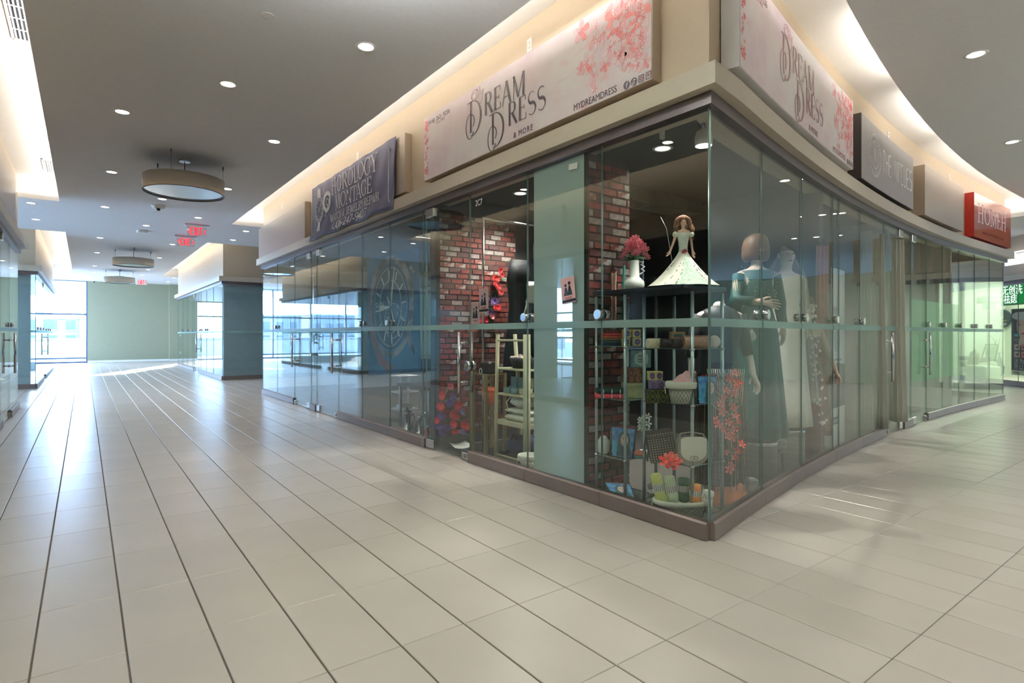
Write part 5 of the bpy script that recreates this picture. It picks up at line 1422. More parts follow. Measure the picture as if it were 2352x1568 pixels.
b = MB(); q2 = [(-.088, .185)] + [(.088 * math.cos(math.radians(a)) , .10 + .065 * math.sin(math.radians(a))) for a in range(180, 361, 15)] + [(.088, .185), (.06, .2), (-.06, .2)]
b.slab(q2, -.03, -.0205); b.build('flap', WLEA, t)
b = MB(); b.strip(arc(-.013, .058, .014, .014, 0, 360, 16), .004, -.035, -.031); b.strip(arc(.013, .058, .014, .014, 0, 360, 16), .004, -.035, -.031); b.build('clasp', CHROME, t)
b = MB(); b.tube([(-.09, .0, .19), (-.075, .02, .215), (0, .03, .222), (.08, .02, .21), (.095, 0, .18)], .006, 6); b.build('strap', SILG, t)
CORAL = M('coral_petal', (242, 124, 110), .55, 0, .12, 30); CORALD = M('coral_petal_deep', (230, 92, 88), .55, 0, .12, 30); PALEP = M('coral_petal_pale', (248, 190, 170), .55, 0, .1, 30)
x, y, _ = col_at(1538, 3.86, 0)
t = thing('artificial_lily', 'coral and cream artificial lily lying below the woven tote', 'flowers', (x, y, Z3 + .02), FACE)
for k, (a, c) in enumerate(((-.03, .02), (.0, .035), (.03, .02), (.005, 0))):
    b = MB(); petal_flower(b, (a, -.02, c), .055, 5, .25, (.9, a * 6, 0), 2, (0, 1, 2) if k == 3 else (0, 1)); b.build('flower', [CORAL, CORALD, PALEP], t)
b = MB(); b.tube([(0, 0, 0), (.05, .02, -.01), (.09, .03, -.012)], .004, 6); b.build('stem', LEAFG, t)
# white flower pot on the left rack
x, y, _ = col_at(1478, 4.36, 0)
t = thing('white_orchid', 'small white artificial orchid behind the left rack post', 'flowers', (x, y, .36), FACE)
b = MB(); b.lathe([(.022, 0), (.03, .04), (.028, .045)], 16); b.build('pot', CERAM, t)
for k in range(7):
    b = MB(); c = (.035 * math.cos(k * 2.1), .02 * math.sin(k * 2.1), .19 + .018 * k); b.tube([(0, 0, .03), (c[0] * .4, c[1], .1), c], .002, 5); b.build('stem', LEAFG, t)
    b = MB(); petal_flower(b, c, .03, 5, .2, (1.2, c[0] * 8, 0), 1); b.build('flower', WHT2, t)
# scarves hung at the end of the brick wall
def hung_cloth(px0, px1, d, ztop, zbot, m, label, name='hanging_scarf', cat='scarf', waves=3, amp=.015, sag=0.02, group=None, nx=18, nz=10, flare=0.0, thick=.002, hook=True):
    a = Vector(col_at(px0, d, 0)); c = Vector(col_at(px1, d, 0)); W = (c - a).length
    t = thing(name, label, cat, (a.x, a.y, zbot), FACE, group)
    H = ztop - zbot; vs = []
    for k in range(nz + 1):
        v = k / nz
        for i in range(nx + 1):
            u = i / nx
            vs.append((W * u + flare * (u - .5) * (1 - v), amp * math.sin(waves * 2 * math.pi * u + 1.2 * math.sin(v * 3)) * (1.1 - .5 * v), H * v - sag * math.sin(math.pi * u) * (v > .95) - .012 * math.sin(waves * 2 * math.pi * u) * (v < .05)))
    fs = [(k * (nx + 1) + i, k * (nx + 1) + i + 1, (k + 1) * (nx + 1) + i + 1, (k + 1) * (nx + 1) + i) for k in range(nz) for i in range(nx)]
    b = MB(); b.add(vs, fs, True); o = b.build('cloth', m, t)
    md = o.modifiers.new('solid', 'SOLIDIFY'); md.thickness = thick
    if hook:
        b = MB(); b.tube([(0, 0, H), (W / 2, 0, H + .02), (W, 0, H)], .004, 6); b.tube([(W / 2, 0, H + .02), (W / 2, .012, H + .055), (W / 2 + .015, .012, H + .075)], .003, 6); b.build('hook', BLACK, t)
    return t
hung_cloth(1402, 1416, 4.62, 1.80, 1.33, M('scarf_beige', (206, 172, 156), .8, 0, .08, 20), 'beige scarf hanging at the end of the near brick wall', waves=2, amp=.012)
hung_cloth(1416, 1436, 4.70, 1.86, 1.34, M('scarf_sea_green', (44, 138, 120), .8, 0, .1, 20), 'sea green scarf hanging behind the white vase', waves=2, amp=.012)
# coral garland down the corner glass
GARP = [(1688, 855), (1675, 868), (1693, 880), (1668, 897), (1690, 893), (1662, 912), (1686, 905), (1654, 928), (1660, 945), (1684, 935), (1690, 955), (1697, 968), (1682, 972), (1645, 965), (1650, 975), (1672, 968), (1664, 985), (1680, 990), (1690, 985), (1670, 1000), (1684, 1003), (1703, 1020), (1695, 1035), (1668, 1038), (1688, 1050), (1680, 1068), (1676, 1078)]
g0 = deep(1672, 1080, 3.98)
t = thing('coral_garland', 'garland of coral blossoms with green leaves hanging beside the glass corner post', 'garland', tuple(g0), FACE)
for k, (px, py) in enumerate(GARP):
    p = deep(px, py, 3.98 + .03 * math.sin(k * 2.3)); l = Matrix.Rotation(-FACE, 3, 'Z') @ (p - g0)
    b = MB(); petal_flower(b, l, .03 + .006 * math.sin(k), 5, .25, (1.3 + .4 * math.sin(k * 1.7), .5 * math.sin(k * 3.1), 0), 1, (0, 0, 1)); b.build('flower', [CORAL, CORALD], t)
b = MB(); pts = [Matrix.Rotation(-FACE, 3, 'Z') @ (deep(px, py, 4.0) - g0) for px, py in ((1682, 840), (1684, 880), (1672, 930), (1684, 970), (1668, 1010), (1680, 1050), (1672, 1085))]
b.tube([tuple(p) for p in pts], .003, 5); b.build('vine', LEAFG, t)
for k in range(14):
    px, py = 1650 + 45 * ((k * 37 % 10) / 10), 870 + 15 * k; p = Matrix.Rotation(-FACE, 3, 'Z') @ (deep(px, py, 4.02) - g0)
    b = MB(); b.add([p + Vector(q) for q in ((0, 0, 0), (.016, -.004, .018), (.036, 0, .01), (.018, .004, -.012))], [(0, 3, 2, 1)], False); b.build('leaf', LEAFG, t)
# ================================================================ MANNEQUINS AND GOWNS
LACE = M('bridal_white', (236, 236, 226), .7, 0, .03, 30); BLKT = M('black_sparkle_top', (30, 32, 36), .5, 0, .5, 160)
VEILM = frosty('veil_tulle', (240, 242, 236), .6, .68)
def torso(N, z, k=1.0, head=True):
    N += [(0, 0, z - .48, (.15 * k, .115 * k), -1), (0, 0, z - .30, (.115 * k, .088 * k), 0), (0, -.01, z - .15, (.145 * k, .105 * k), 1), (0, 0, z - .03, (.11 * k, .07 * k), 2), (0, .005, z + .03, .052, 3), (0, -.005, z + .09, .048, 4)]
    if head: N += [(0, -.015, z + .17, (.072, .085), 5), (0, -.005, z + .245, (.07, .085), 6)]
def legs(N, z, base):
    for s_ in (-1, 1):
        N.append((s_ * .09, 0, z - .56, .088, 0)); i = len(N) - 1
        N.append((s_ * .09, -.01, (z - .56 + base) / 2, .055, i)); N.append((s_ * .085, .01, base + .08, .036, i + 1)); N.append((s_ * .09, -.07, base + .03, .03, i + 2))
def stand(t, base, r=.16):
    b = MB(); b.lathe([(r, 0), (r, .008), (.02, .014), (.012, .02), (.012, base + .25)], 24); b.build('stand', CHROME, t)
def mann_face(t, z, m2):
    b = MB()
    b.m = 1; b.ell((0, -.098, z + .175), (.012, .018, .026), 8, 6)
    for s_ in (-1, 1): b.m = 0; b.ell((s_ * .03, -.085, z + .195), (.014, .006, .006), 8, 5); b.m = 1; b.ell((s_ * .078, 0, z + .18), (.008, .018, .03), 8, 6)
    b.m = 2; b.ell((0, -.088, z + .13), (.022, .008, .009), 8, 5); b.build('face', [BLACK, m2, M('lip_red', (170, 70, 74), .5, 0, .05)], t)
def gown(t, z, base, m, rx, hem, cx_=0.0, name='gown', wave=.06, top=-.1, waist=.108):
    prof = [(z + top, .145, .115, 0, -.005, 0), (z - .2, .135, .105, 0, -.005, 0), (z - .30, waist + .01, .095, 0, 0, 0), (z - .45, .165, .13, 0, 0, .1)]
    for k in range(1, 8):
        u = k / 7; prof.append((z - .45 + (base - z + .45) * u, .165 + (rx - .165) * u ** hem, .13 + (rx * .8 - .13) * u ** hem, cx_ * u, 0, .2 + .8 * u))
    b = MB(); b.rings(ellipse_rings(prof, 54, wave, 9), True); return b.build(name, m, t)
# black top and gold fringe skirt in the corner
x, y, _ = col_at(1652, 4.42, 0)
t = thing('mannequin', 'headless mannequin in sparkling black top and gold fringe skirt behind the glass corner', 'mannequin', (x, y, .006), FACE)
N = []; torso(N, 1.45, .95, False)
arm_nodes(N, 3, [(.16, 0, 1.42), (.215, .0, 1.18), (.25, -.03, .985)], [.042, .034, .024], (.28, -.1, -1), 1.05, (.25, -1, 0))
arm_nodes(N, 3, [(-.16, 0, 1.42), (-.2, .05, 1.18), (-.21, .02, .99)], [.042, .034, .024], (-.1, 0, -1), 1.05, (0, -1, 0))
legs(N, 1.45, .02); skin(N, 'body', SKINW, t)
b = MB(); b.rings(ellipse_rings([(1.5, .055, .05, 0, 0, 0), (1.47, .12, .075, 0, 0, 0), (1.43, .165, .095, 0, 0, 0), (1.3, .165, .125, 0, -.005, 0), (1.15, .13, .108, 0, 0, 0), (1.0, .155, .13, 0, 0, 0), (.93, .175, .14, 0, 0, 0)], 28)); b.build('top', BLKT, t)
for s_, p in ((1, [(.15, 0, 1.43), (.2, 0, 1.22), (.228, -.01, 1.12)]), (-1, [(-.15, 0, 1.43), (-.19, .04, 1.22), (-.205, .05, 1.1)])):
    b = MB(); b.tube(p, [.055, .05, .046], 14); b.build('sleeve', BLKT, t)
GOLDF = M('gold_fringe', (196, 182, 150), .3, .6, .4, 90); GOLDD = M('dark_gold_fringe', (92, 82, 66), .3, .5, .4, 90)
b = MB(); rnd = random.Random(4)
for k in range(230):
    a = rnd.uniform(0, 2 * math.pi); z0 = rnd.choice([.98, .95, .92, .80, .62]); z1 = max(.10, z0 - rnd.uniform(.3, .8)); rr = 1.02 + rnd.uniform(0, .12); b.m = k % 2
    c, s_ = math.cos(a), math.sin(a); sw = rnd.uniform(-.012, .012)
    b.tube([(.17 * rr * c, .14 * rr * s_, z0), (.185 * rr * c + sw * .5, .155 * rr * s_, (z0 + z1) / 2), (.19 * rr * c + sw, .16 * rr * s_, z1)], .0021, 3, False)
o = b.build('fringe', [GOLDF, GOLDD], t); o['kind'] = 'stuff'
b = MB(); b.rings(ellipse_rings([(.98, .168, .135, 0, 0, 0), (.6, .175, .142, 0, 0, .5), (.14, .185, .15, 0, 0, 1)], 30, .03)); b.build('skirt_lining', M('fringe_lining', (58, 54, 46), .7, 0, .3, 60), t)
for q in range(9):
    b = MB(); w = .02 + .015 * q; b.tube([(-w, -.135, 1.02), (-w * .8, -.15, 1.0 - .03 * q), (0, -.155, .97 - .038 * q), (w * .8, -.15, 1.0 - .03 * q), (w, -.135, 1.02)], .0032, 4); b.build('bead_loop', GOLDF, t)
# teal gown with a brown bob
x, y, _ = col_at(1738, 5.0, 0)
PEDM = M('plinth_paint', (120, 118, 112), .6, 0, .05)
for px_, d_, l_ in ((1738, 5.0, 'round grey pedestal under the teal gown'), (1806, 5.6, 'round grey pedestal under the bridal gown')):
    q = thing('pedestal', l_, 'pedestal', col_at(px_, d_, .006), FACE, 'pedestals in the curved window')
    b = MB(); b.lathe([(.16, 0), (.165, .01), (.165, .345), (.16, .36)], 32); b.build('pedestal_body', PEDM, q)
    b = MB(); b.lathe([(.168, .33), (.172, .335), (.172, .352), (.168, .357)], 32, caps=False); b.build('rim', CHROME, q)
t = thing('mannequin', 'mannequin with brown bob wig in a dark teal long sleeved gown', 'mannequin', (x, y, .37), FACE)
N = []; torso(N, 1.47)
arm_nodes(N, 3, [(.165, 0, 1.43), (.2, -.08, 1.2), (.02, -.24, 1.165)], [.045, .038, .026], (-1, -.1, -.08) if False else (.98, -.2, -.1), 1.1, (0, -.1, -1)) if False else arm_nodes(N, 3, [(-.165, 0, 1.43), (-.21, -.06, 1.22), (-.06, -.2, 1.185)], [.045, .038, .026], (1, -.12, -.12), 1.15, (0, -.15, -1))
arm_nodes(N, 3, [(.165, 0, 1.43), (.22, .04, 1.18), (.23, .0, .98)], [.045, .036, .025], (0, -.1, -1), 1.05, (0, -1, 0))
legs(N, 1.47, .03); skin(N, 'body', SKINM, t); mann_face(t, 1.47, SKINM)
TEALV = M('teal_velvet', (14, 80, 78), .6, 0, .25, 12)
gown(t, 1.47, .03, TEALV, .25, .9, wave=.08, top=.0)
for p in ([(-.15, 0, 1.43), (-.21, -.05, 1.22), (-.10, -.175, 1.19)], [(.15, 0, 1.43), (.22, .04, 1.18), (.228, .01, 1.02)]):
    b = MB(); b.tube(p, [.06, .055, .045], 14); b.build('sleeve', TEALV, t)
BOB = M('bob_wig', (118, 92, 72), .5, 0, .25, 50, .2)
b = MB(); b.rings(ellipse_rings([(1.56, .10, .085, 0, .03, .5), (1.60, .115, .105, 0, .025, .6), (1.68, .115, .115, 0, .02, .3), (1.76, .095, .1, 0, .015, .1), (1.795, .05, .055, 0, .01, 0), (1.80, .01, .01, 0, .01, 0)], 36, .02, 14)); b.build('wig', BOB, t)
b = MB(); rnd = random.Random(6)
for k in range(70):
    a = rnd.uniform(math.pi, 2 * math.pi); z = rnd.uniform(1.15, 1.5); r = .16
    b.ell((r * math.cos(a) * 1.02, .125 * math.sin(a), z), (.006, .004, .006), 5, 4)
o = b.build('bead_embroidery', M('crystal_beads', (214, 206, 196), .15, .5, .3, 60), t); o['kind'] = 'stuff'
# bride with a veil
x, y, _ = col_at(1806, 5.6, 0)
t = thing('mannequin', 'bride mannequin with tulle veil and white lace gown on a pedestal', 'mannequin', (x, y, .37), FACE)
N = []; torso(N, 1.5)
arm_nodes(N, 3, [(.16, 0, 1.46), (.2, .05, 1.22), (.2, .02, 1.0)], [.04, .034, .024], (0, -.1, -1), 1.0, (0, -1, 0)); arm_nodes(N, 3, [(-.16, 0, 1.46), (-.2, .05, 1.22), (-.2, .02, 1.0)], [.04, .034, .024], (0, -.1, -1), 1.0, (0, -1, 0))
legs(N, 1.5, .03); skin(N, 'body', SKINW, t); mann_face(t, 1.5, SKINW)
gown(t, 1.5, .03, LACE, .22, 1.8, .02, wave=.05, top=-.02)
b = MB(); rnd = random.Random(2)
for k in range(60):
    z = rnd.uniform(.03, 1.2); petal_flower(b, (.2 + .02 * math.sin(k) + .09 * (1.2 - z), -.05 + rnd.uniform(-.1, .05), z), .017, 5, .3, (1.3, .3, 0), 1)
o = b.build('lace_applique', LACE, t); o['kind'] = 'stuff'
vs = []; nx, nz = 30, 14
for k in range(nz + 1):
    v = k / nz; z = 1.79 - 1.55 * v
    for i in range(nx + 1):
        a = math.radians(-25 + 230 * i / nx); r = .03 + .13 * min(1, v * 6) + .13 * v; r *= 1 + .07 * math.sin(i * 1.7) * min(1, v * 3)
        vs.append((r * math.cos(a) * 1.0, .02 + r * .9 * math.sin(a), z - .03 * math.cos(a) ** 2 * (v < .2)))
b = MB(); b.add(vs, [(k * (nx + 1) + i, k * (nx + 1) + i + 1, (k + 1) * (nx + 1) + i + 1, (k + 1) * (nx + 1) + i) for k in range(nz) for i in range(nx)], True); b.build('veil', VEILM, t)
# maroon gown
x, y, _ = col_at(1852, 5.85, 0)
t = thing('mannequin', 'short haired mannequin in a maroon gown standing low beside the bride', 'mannequin', (x, y, .006), FACE + .2)
N = []; torso(N, 1.36, .95)
arm_nodes(N, 3, [(.155, 0, 1.32), (.24, -.02, 1.1), (.29, -.06, .92)], [.042, .034, .024], (.2, -.2, -1), 1.0, (.2, -1, 0)); arm_nodes(N, 3, [(-.155, 0, 1.32), (-.2, .05, 1.1), (-.2, .02, .9)], [.042, .034, .024], (0, -.1, -1), 1.0, (0, -1, 0))
legs(N, 1.36, .02); skin(N, 'body', SKINM, t); mann_face(t, 1.36, SKINM)
gown(t, 1.36, .03, M('maroon_satin', (104, 44, 54), .4, 0, .2, 10), .17, 1.0, wave=.07)
b = MB(); b.rings(ellipse_rings([(1.52, .085, .075, 0, .03, 0), (1.6, .09, .095, 0, .02, 0), (1.66, .06, .07, 0, .01, 0), (1.675, .01, .01, 0, .01, 0)], 24)); b.build('wig', HAIRB, t)
# crystal drop clutch hung by a chain
g = deep(1727, 770, 4.62)
t = thing('crystal_bag', 'silver crystal teardrop evening bag hanging below the mannequin hand', 'bag', tuple(g), FACE)
b = MB(); b.lathe([(.004, .05), (.02, .03), (.036, 0), (.037, -.02), (.024, -.04), (.004, -.046)], 20, sy=.5); b.build('bag_body', M('crystal_mesh', (204, 200, 196), .15, .7, .4, 220, .4), t)
b = MB(); b.tube([(-.012, 0, .045), (-.022, 0, .11), (0, 0, .2)], .0022, 5); b.tube([(.012, 0, .045), (.022, 0, .11), (0, 0, .2)], .0022, 5); b.build('chain', CHROME, t)
# hangings deeper in the dress shop
hung_cloth(1876, 1903, 5.95, 2.22, .98, M('pink_drape', (218, 160, 146), .7, 0, .1, 14), 'long pink drape hanging to the right of the bride', 'hanging_drape', 'drape', 3, .03)
hung_cloth(1872, 1900, 6.02, 1.0, .22, M('tan_drape', (176, 132, 106), .7, 0, .1, 14), 'tan gown skirt hanging low right of the maroon gown', 'hanging_skirt', 'skirt', 4, .03, hook=False, flare=.12)
rail = thing('garment_rail', 'steel garment rail of dark gowns at the back of the dress shop', 'rail', (3.5, 5.2, .006))
b = MB(); b.tube([(0, 0, 2.55), (2.3, 0, 2.55)], .014, 10); b.build('rail', CHROME, rail)
for q in (0, 2.3):
    b = MB(); b.tube([(q, 0, 0), (q, 0, 2.55)], .014, 10); b.build('upright', CHROME, rail)
GC = [M('gown_%d' % k, c, .5, 0, .25, 10) for k, c in enumerate(((34, 38, 48), (52, 62, 82), (28, 34, 36), (62, 66, 70), (38, 48, 50)))]
for k in range(7):
    X = 4.32 + .27 * k
    t = thing('hanging_gown', ('charcoal', 'slate blue', 'black', 'grey', 'dark green')[k % 5] + ' gown on the back rail, ' + ('first', 'second', 'third', 'fourth', 'fifth', 'sixth', 'seventh', 'eighth', 'ninth', 'tenth', 'eleventh')[k] + ' along from the brick wall', 'gown', (X, 5.2, 2.546), 1.3, 'gowns on the back rail')
    b = MB(); b.rings(ellipse_rings([(-.14, .19, .03, 0, 0, 0), (-.2, .2, .05, 0, 0, 0), (-.45, .15, .06, 0, 0, .3), (-.62, .13, .06, 0, 0, .4), (-1.1, .22, .09, 0, 0, .8), (-1.9 + .1 * (k % 3), .3, .11, 0, 0, 1)], 30, .12, 7)); b.build('gown_cloth', GC[k % 5], t)
    b = MB(); b.tube([(-.2, 0, -.16), (0, 0, -.07), (.2, 0, -.16)], .007, 6); b.tube([(0, 0, -.07), (0, 0, -.02), (.018, 0, .014), (0, 0, .022), (-.016, 0, .012)], .003, 6); b.build('hanger', BLACK, t)
x, y = onY(1200, 570, 4.95)[0], 4.95
t = thing('black_gown', 'black sparkly gown with white corset top hanging behind the steel glass joint', 'gown', (onY(1184, 570, 5.12)[0] + .05, 5.12, .4), .1)
b = MB(); b.rings(ellipse_rings([(1.72, .12, .08, 0, 0, 0), (1.5, .17, .1, 0, 0, 0), (1.2, .13, .09, 0, 0, 0), (.6, .2, .14, 0, 0, .7), (.02, .23, .16, 0, 0, 1)], 30, .1, 7)); b.build('gown_cloth', BLKT, t)
b = MB(); b.rings(ellipse_rings([(1.48, .075, .075, .1, -.06, 0), (1.42, .085, .08, .1, -.06, 0), (1.3, .07, .07, .1, -.06, 0), (1.24, .085, .075, .08, -.06, .5)], 24, .1, 5)); b.tube([(.02, -.12, 1.26), (-.02, -.13, 1.18), (-.06, -.13, 1.08)], [.012, .01, .004], 6); b.build('corset_top', LACE, t); b = MB(); b.lathe([(.15, -.393), (.15, -.38), (.012, -.37), (.012, 1.6)], 20); b.build('stand', CHROME, t)
t = thing('dark_mirror', 'dark framed leaning panel behind the doll', 'mirror', (4.02, 4.05, 1.15), -.2)
b = MB(); b.box(0, .62, 0, .02, 0, .92); b.build('panel', M('dark_panel', (30, 32, 36), .12, 0, .05), t)
b = MB()
for q in ((-.015, .635, -.012, .022, -.015, .0), (-.015, .635, -.012, .022, .92, .935), (-.015, 0, -.012, .022, 0, .92), (.62, .635, -.012, .022, 0, .92)): b.box(*q)
b.box(-.015, 0, 0, .02, -1.143, 0); b.box(.62, .635, 0, .02, -1.143, 0); b.build('frame', M('slate_frame', (92, 104, 124), .3, .4, .03), t)
# ladder rack, gold side stand and floor pieces
IVORY = M('ivory_paint', (206, 204, 168), .5, 0, .03)
t = thing('ladder_rack', 'ivory painted ladder rack against the corridor glass beside the frosted panel', 'rack', (3.40, 4.78, .006), Q)
for px_, w in ((0, .02), (.48, .036)):
    for dy in (0, .32):
        b = MB(); b.tube([(px_ - (.03 if px_ == 0 else -.0), dy, 0), (px_ - (.03 if px_ == 0 else 0), dy, .42), (px_ - (.03 if px_ == 0 else 0), dy, .43), (px_, dy + (.0 if dy == 0 else -.1), 1.28)], w, 12); b.build('upright', IVORY, t)
for z, th in ((.36, .05), (.66, .02), (.92, .02)):
    b = MB(); b.bbox(-.03, .48, .0, .32, z, z + th, .006); b.build('shelf_board', IVORY, t)
for z in (.05, 1.22):
    b = MB(); b.tube([(-.03, 0, z), (.48, 0, z)], .011, 8); b.build('rung', IVORY, t)
BLUEB = M('pale_blue_box', (140, 172, 184), .5, 0, .06, 20)
for k in range(3):
    t = thing('jewel_box', ('pale blue open jewel box on the ladder rack, left', 'pale blue open jewel box on the ladder rack, middle', 'ivory open jewel box on the ladder rack, right')[k], 'box', (3.50, 4.70 - .13 * k, .69), Q, 'open jewel boxes on the ladder rack')
    mt = BLUEB if k < 2 else IVORY
    b = MB(); b.bbox(-.05, .05, -.05, .05, 0, .055, .004); b.build('box_body', mt, t)
    b = MB(); b.box(-.05, .05, .045, .058, .055, .16); b.build('lid', mt, t); b = MB(); b.lathe([(.014, .055), (.016, .062), (.004, .075)], 10); b.build('ring', CHROME, t)
t = thing('lace_tray', 'black lace edged tray with pale trimmings on the upper ladder shelf', 'tray', (3.55, 4.52, .945), Q)
b = MB(); b.lathe([(.15, 0), (.19, .1), (.182, .1), (.14, .008)], 30, sy=.7, caps=True); b.build('tray_body', BLKT, t)
b = MB(); rnd = random.Random(12)
for k in range(26): b.ell((rnd.uniform(-.14, .14), rnd.uniform(-.09, .09), .1 + rnd.uniform(0, .025)), (.025, .022, .014), 7, 5)
b.build('trimmings', M('lace_trim', (216, 196, 190), .8, 0, .2, 30), t)
PILE = M('ivory_bedding', (222, 226, 208), .85, 0, .05, 14, .3)
for k, (h, l) in enumerate(((.07, 'folded ivory cloth at the bottom of the ladder rack pile'), (.05, 'folded ivory cloth above the bottom one on the ladder rack'))):
    t = thing('folded_cloth', l, 'cloth', (3.55, 4.52, .42 + .075 * k), Q); b = MB(); b.ell((0, 0, h / 2), (.21, .13, h / 2), 22, 10); b.bbox(-.2, .2, -.12, .12, .004, h * .8, .02); b.build('folds', PILE, t)
t = thing('clear_bag', 'clear bag of white tulle on the ladder rack', 'bag', (3.55, 4.53, .55), Q)
b = MB(); rs = []
for k in range(8):
    u = k / 7; r = math.sin(math.pi * (.08 + .84 * u)) ** .6
    rs.append([((.18 * r) * math.cos(i * .314) * (1 + .08 * math.sin(5 * i + 2 * k)), .12 * r * math.sin(i * .314) * (1 + .08 * math.cos(3 * i)), .125 * u) for i in range(20)])
b.rings(rs, True); b.build('tulle', M('tulle_white', (214, 222, 214), .8, 0, .08, 20, .4), t); b = MB(); b.tube([(-.1, -.09, .11), (-.14, -.12, .05), (-.1, -.13, -.02)], .006, 5); b.build('cord', WHITE, t)
wb = wire_basket(1218, 5.2, .01, .08, .11, .18, 'wire basket on the shop floor under the ladder rack'); 
t = thing('blue_sack', 'dark blue soft bag on the floor under the ladder rack', 'bag', (3.7, 4.75, .006), Q); b = MB(); b.ell((0, 0, .11), (.22, .15, .11), 16, 8); b.build('sack_body', M('navy_nylon', (40, 56, 104), .6, 0, .2, 20), t); b = MB(); b.tube([(-.06, -.1, .17), (0, -.13, .24), (.06, -.1, .17)], .008, 6); b.build('handle', BLACK, t)
BRASS = M('dull_brass', (150, 138, 92), .4, .4, .05)
t = thing('brass_stand', 'narrow brass framed side stand between the brick wall and the ladder rack', 'stand', (3.42, 5.28, .006), Q)
for a in (0, .25):
    for c in (0, .25):
        b = MB(); b.box(a - .016, a + .016, c - .016, c + .016, 0, .86); b.build('leg', BRASS, t)
for z in (.30, .52, .84):
    b = MB(); b.box(0, .25, 0, .25, z, z + .012); b.build('shelf_board', SHELFGLASS if z < .8 else BRASS, t)
t = thing('black_pouch', 'black satchel with a white ring charm on the brass stand', 'bag', (3.54, 5.15, .862), Q); b = MB(); b.bbox(-.1, .1, -.06, .06, 0, .13, .02); b.build('bag_body', CHOC, t)
b = MB(); b.strip(arc(-.06, .02, .025, .032, 0, 360, 18), .01, -.068, -.062); b.build('ring_charm', WHITE, t)
t = thing('orange_caddy', 'small orange bucket on the middle shelf of the brass stand', 'bucket', (3.54, 5.13, .535), Q); b = MB(); b.lathe([(.06, 0), (.085, .14), (.08, .14), (.057, .006)], 24); b.build('bucket_body', M('orange_plastic', (226, 112, 62), .4, 0, .05), t)
b = MB(); b.lathe([(.083, .138), (.09, .15), (.06, .175), (.004, .185)], 24); b.build('top_cover', M('orange_cloth', (236, 120, 84), .7, 0, .1), t)
DKMAT = M('door_mat_rubber', (66, 76, 78), .8, 0, .2, 60)
t = thing('door_mat', 'ribbed grey door mat inside the dress shop door', 'mat', (3.22, 5.60, .006), Q)
b = MB(); b.bbox(0, .66, 0, .9, 0, .006, .002); b.build('mat_base', DKMAT, t)
rib = MB().box(0.01, .65, -.008, .008, .006, .010).mesh('rib', M('mat_rib', (44, 54, 58), .8, 0, .1))
for k in range(24): place(rib, 'rib', t, (0, .02 + .037 * k, 0))
pp = [onZ(px, py, .02) for px, py in ((1022, 1012), (1062, 1012), (1086, 1027), (1045, 1033))]
t = thing('paper_sheet', 'white printed sheet lying on the mat inside the dress shop door', 'paper', (pp[0][0], pp[0][1], .0165))
V = [(p[0] - pp[0][0], p[1] - pp[0][1]) for p in pp]; vs = []
for k in range(6):
    for i in range(6):
        u, v = i / 5, k / 5
        q = [(1 - v) * ((1 - u) * V[0][c] + u * V[1][c]) + v * ((1 - u) * V[3][c] + u * V[2][c]) for c in (0, 1)]; vs.append((q[0], q[1], .004 + .02 * abs(u - .5) ** 2 * 4))
b = MB(); b.add(vs, [(k * 6 + i, k * 6 + i + 1, (k + 1) * 6 + i + 1, (k + 1) * 6 + i) for k in range(5) for i in range(5)], True); o = b.build('sheet', WHT2, t); md = o.modifiers.new('s', 'SOLIDIFY'); md.thickness = .0008
# flower clumps on the far brick wall
FC = [M('gerbera_red', (222, 52, 54), .5, 0, .15, 30), M('gerbera_purple', (96, 66, 142), .5, 0, .2, 30), M('rose_pink', (230, 150, 160), .5, 0, .1, 30), M('aster_lilac', (150, 122, 190), .5, 0, .15, 30)]
CL = [((1032, 888), .055, 2, 9), ((1011, 907), .06, 0, 16), ((1036, 910), .05, 1, 14), ((1010, 935), .06, 0, 14), ((1050, 930), .06, 0, 16), ((1028, 925), .055, 1, 14), ((1012, 957), .06, 1, 14), ((1036, 950), .06, 0, 12), ((1057, 945), .04, 3, 14), ((1004, 978), .055, 1, 12), ((1022, 980), .055, 1, 12), ((1037, 972), .055, 0, 12), ((1046, 958), .05, 0, 12), ((1000, 965), .045, 0, 12), ((1058, 975), .055, 0, 12), ((1070, 980), .055, 0, 12), ((1012, 992), .05, 1, 12), ((1040, 990), .04, 0, 12), ((1064, 992), .045, 3, 12), ((1052, 885), .035, 0, 9), ((1050, 868), .03, 1, 9)]
CU = [((1138, 640), .06, 0, 12), ((1146, 622), .05, 0, 12), ((1132, 655), .05, 0, 12), ((1143, 660), .05, 0, 12), ((1133, 692), .06, 3, 16), ((1137, 707), .055, 0, 14), ((1128, 720), .05, 1, 12), ((1112, 735), .055, 0, 12), ((1122, 728), .055, 2, 12), ((1106, 742), .05, 0, 12), ((1150, 632), .04, 0, 10), ((1146, 672), .04, 0, 10)]
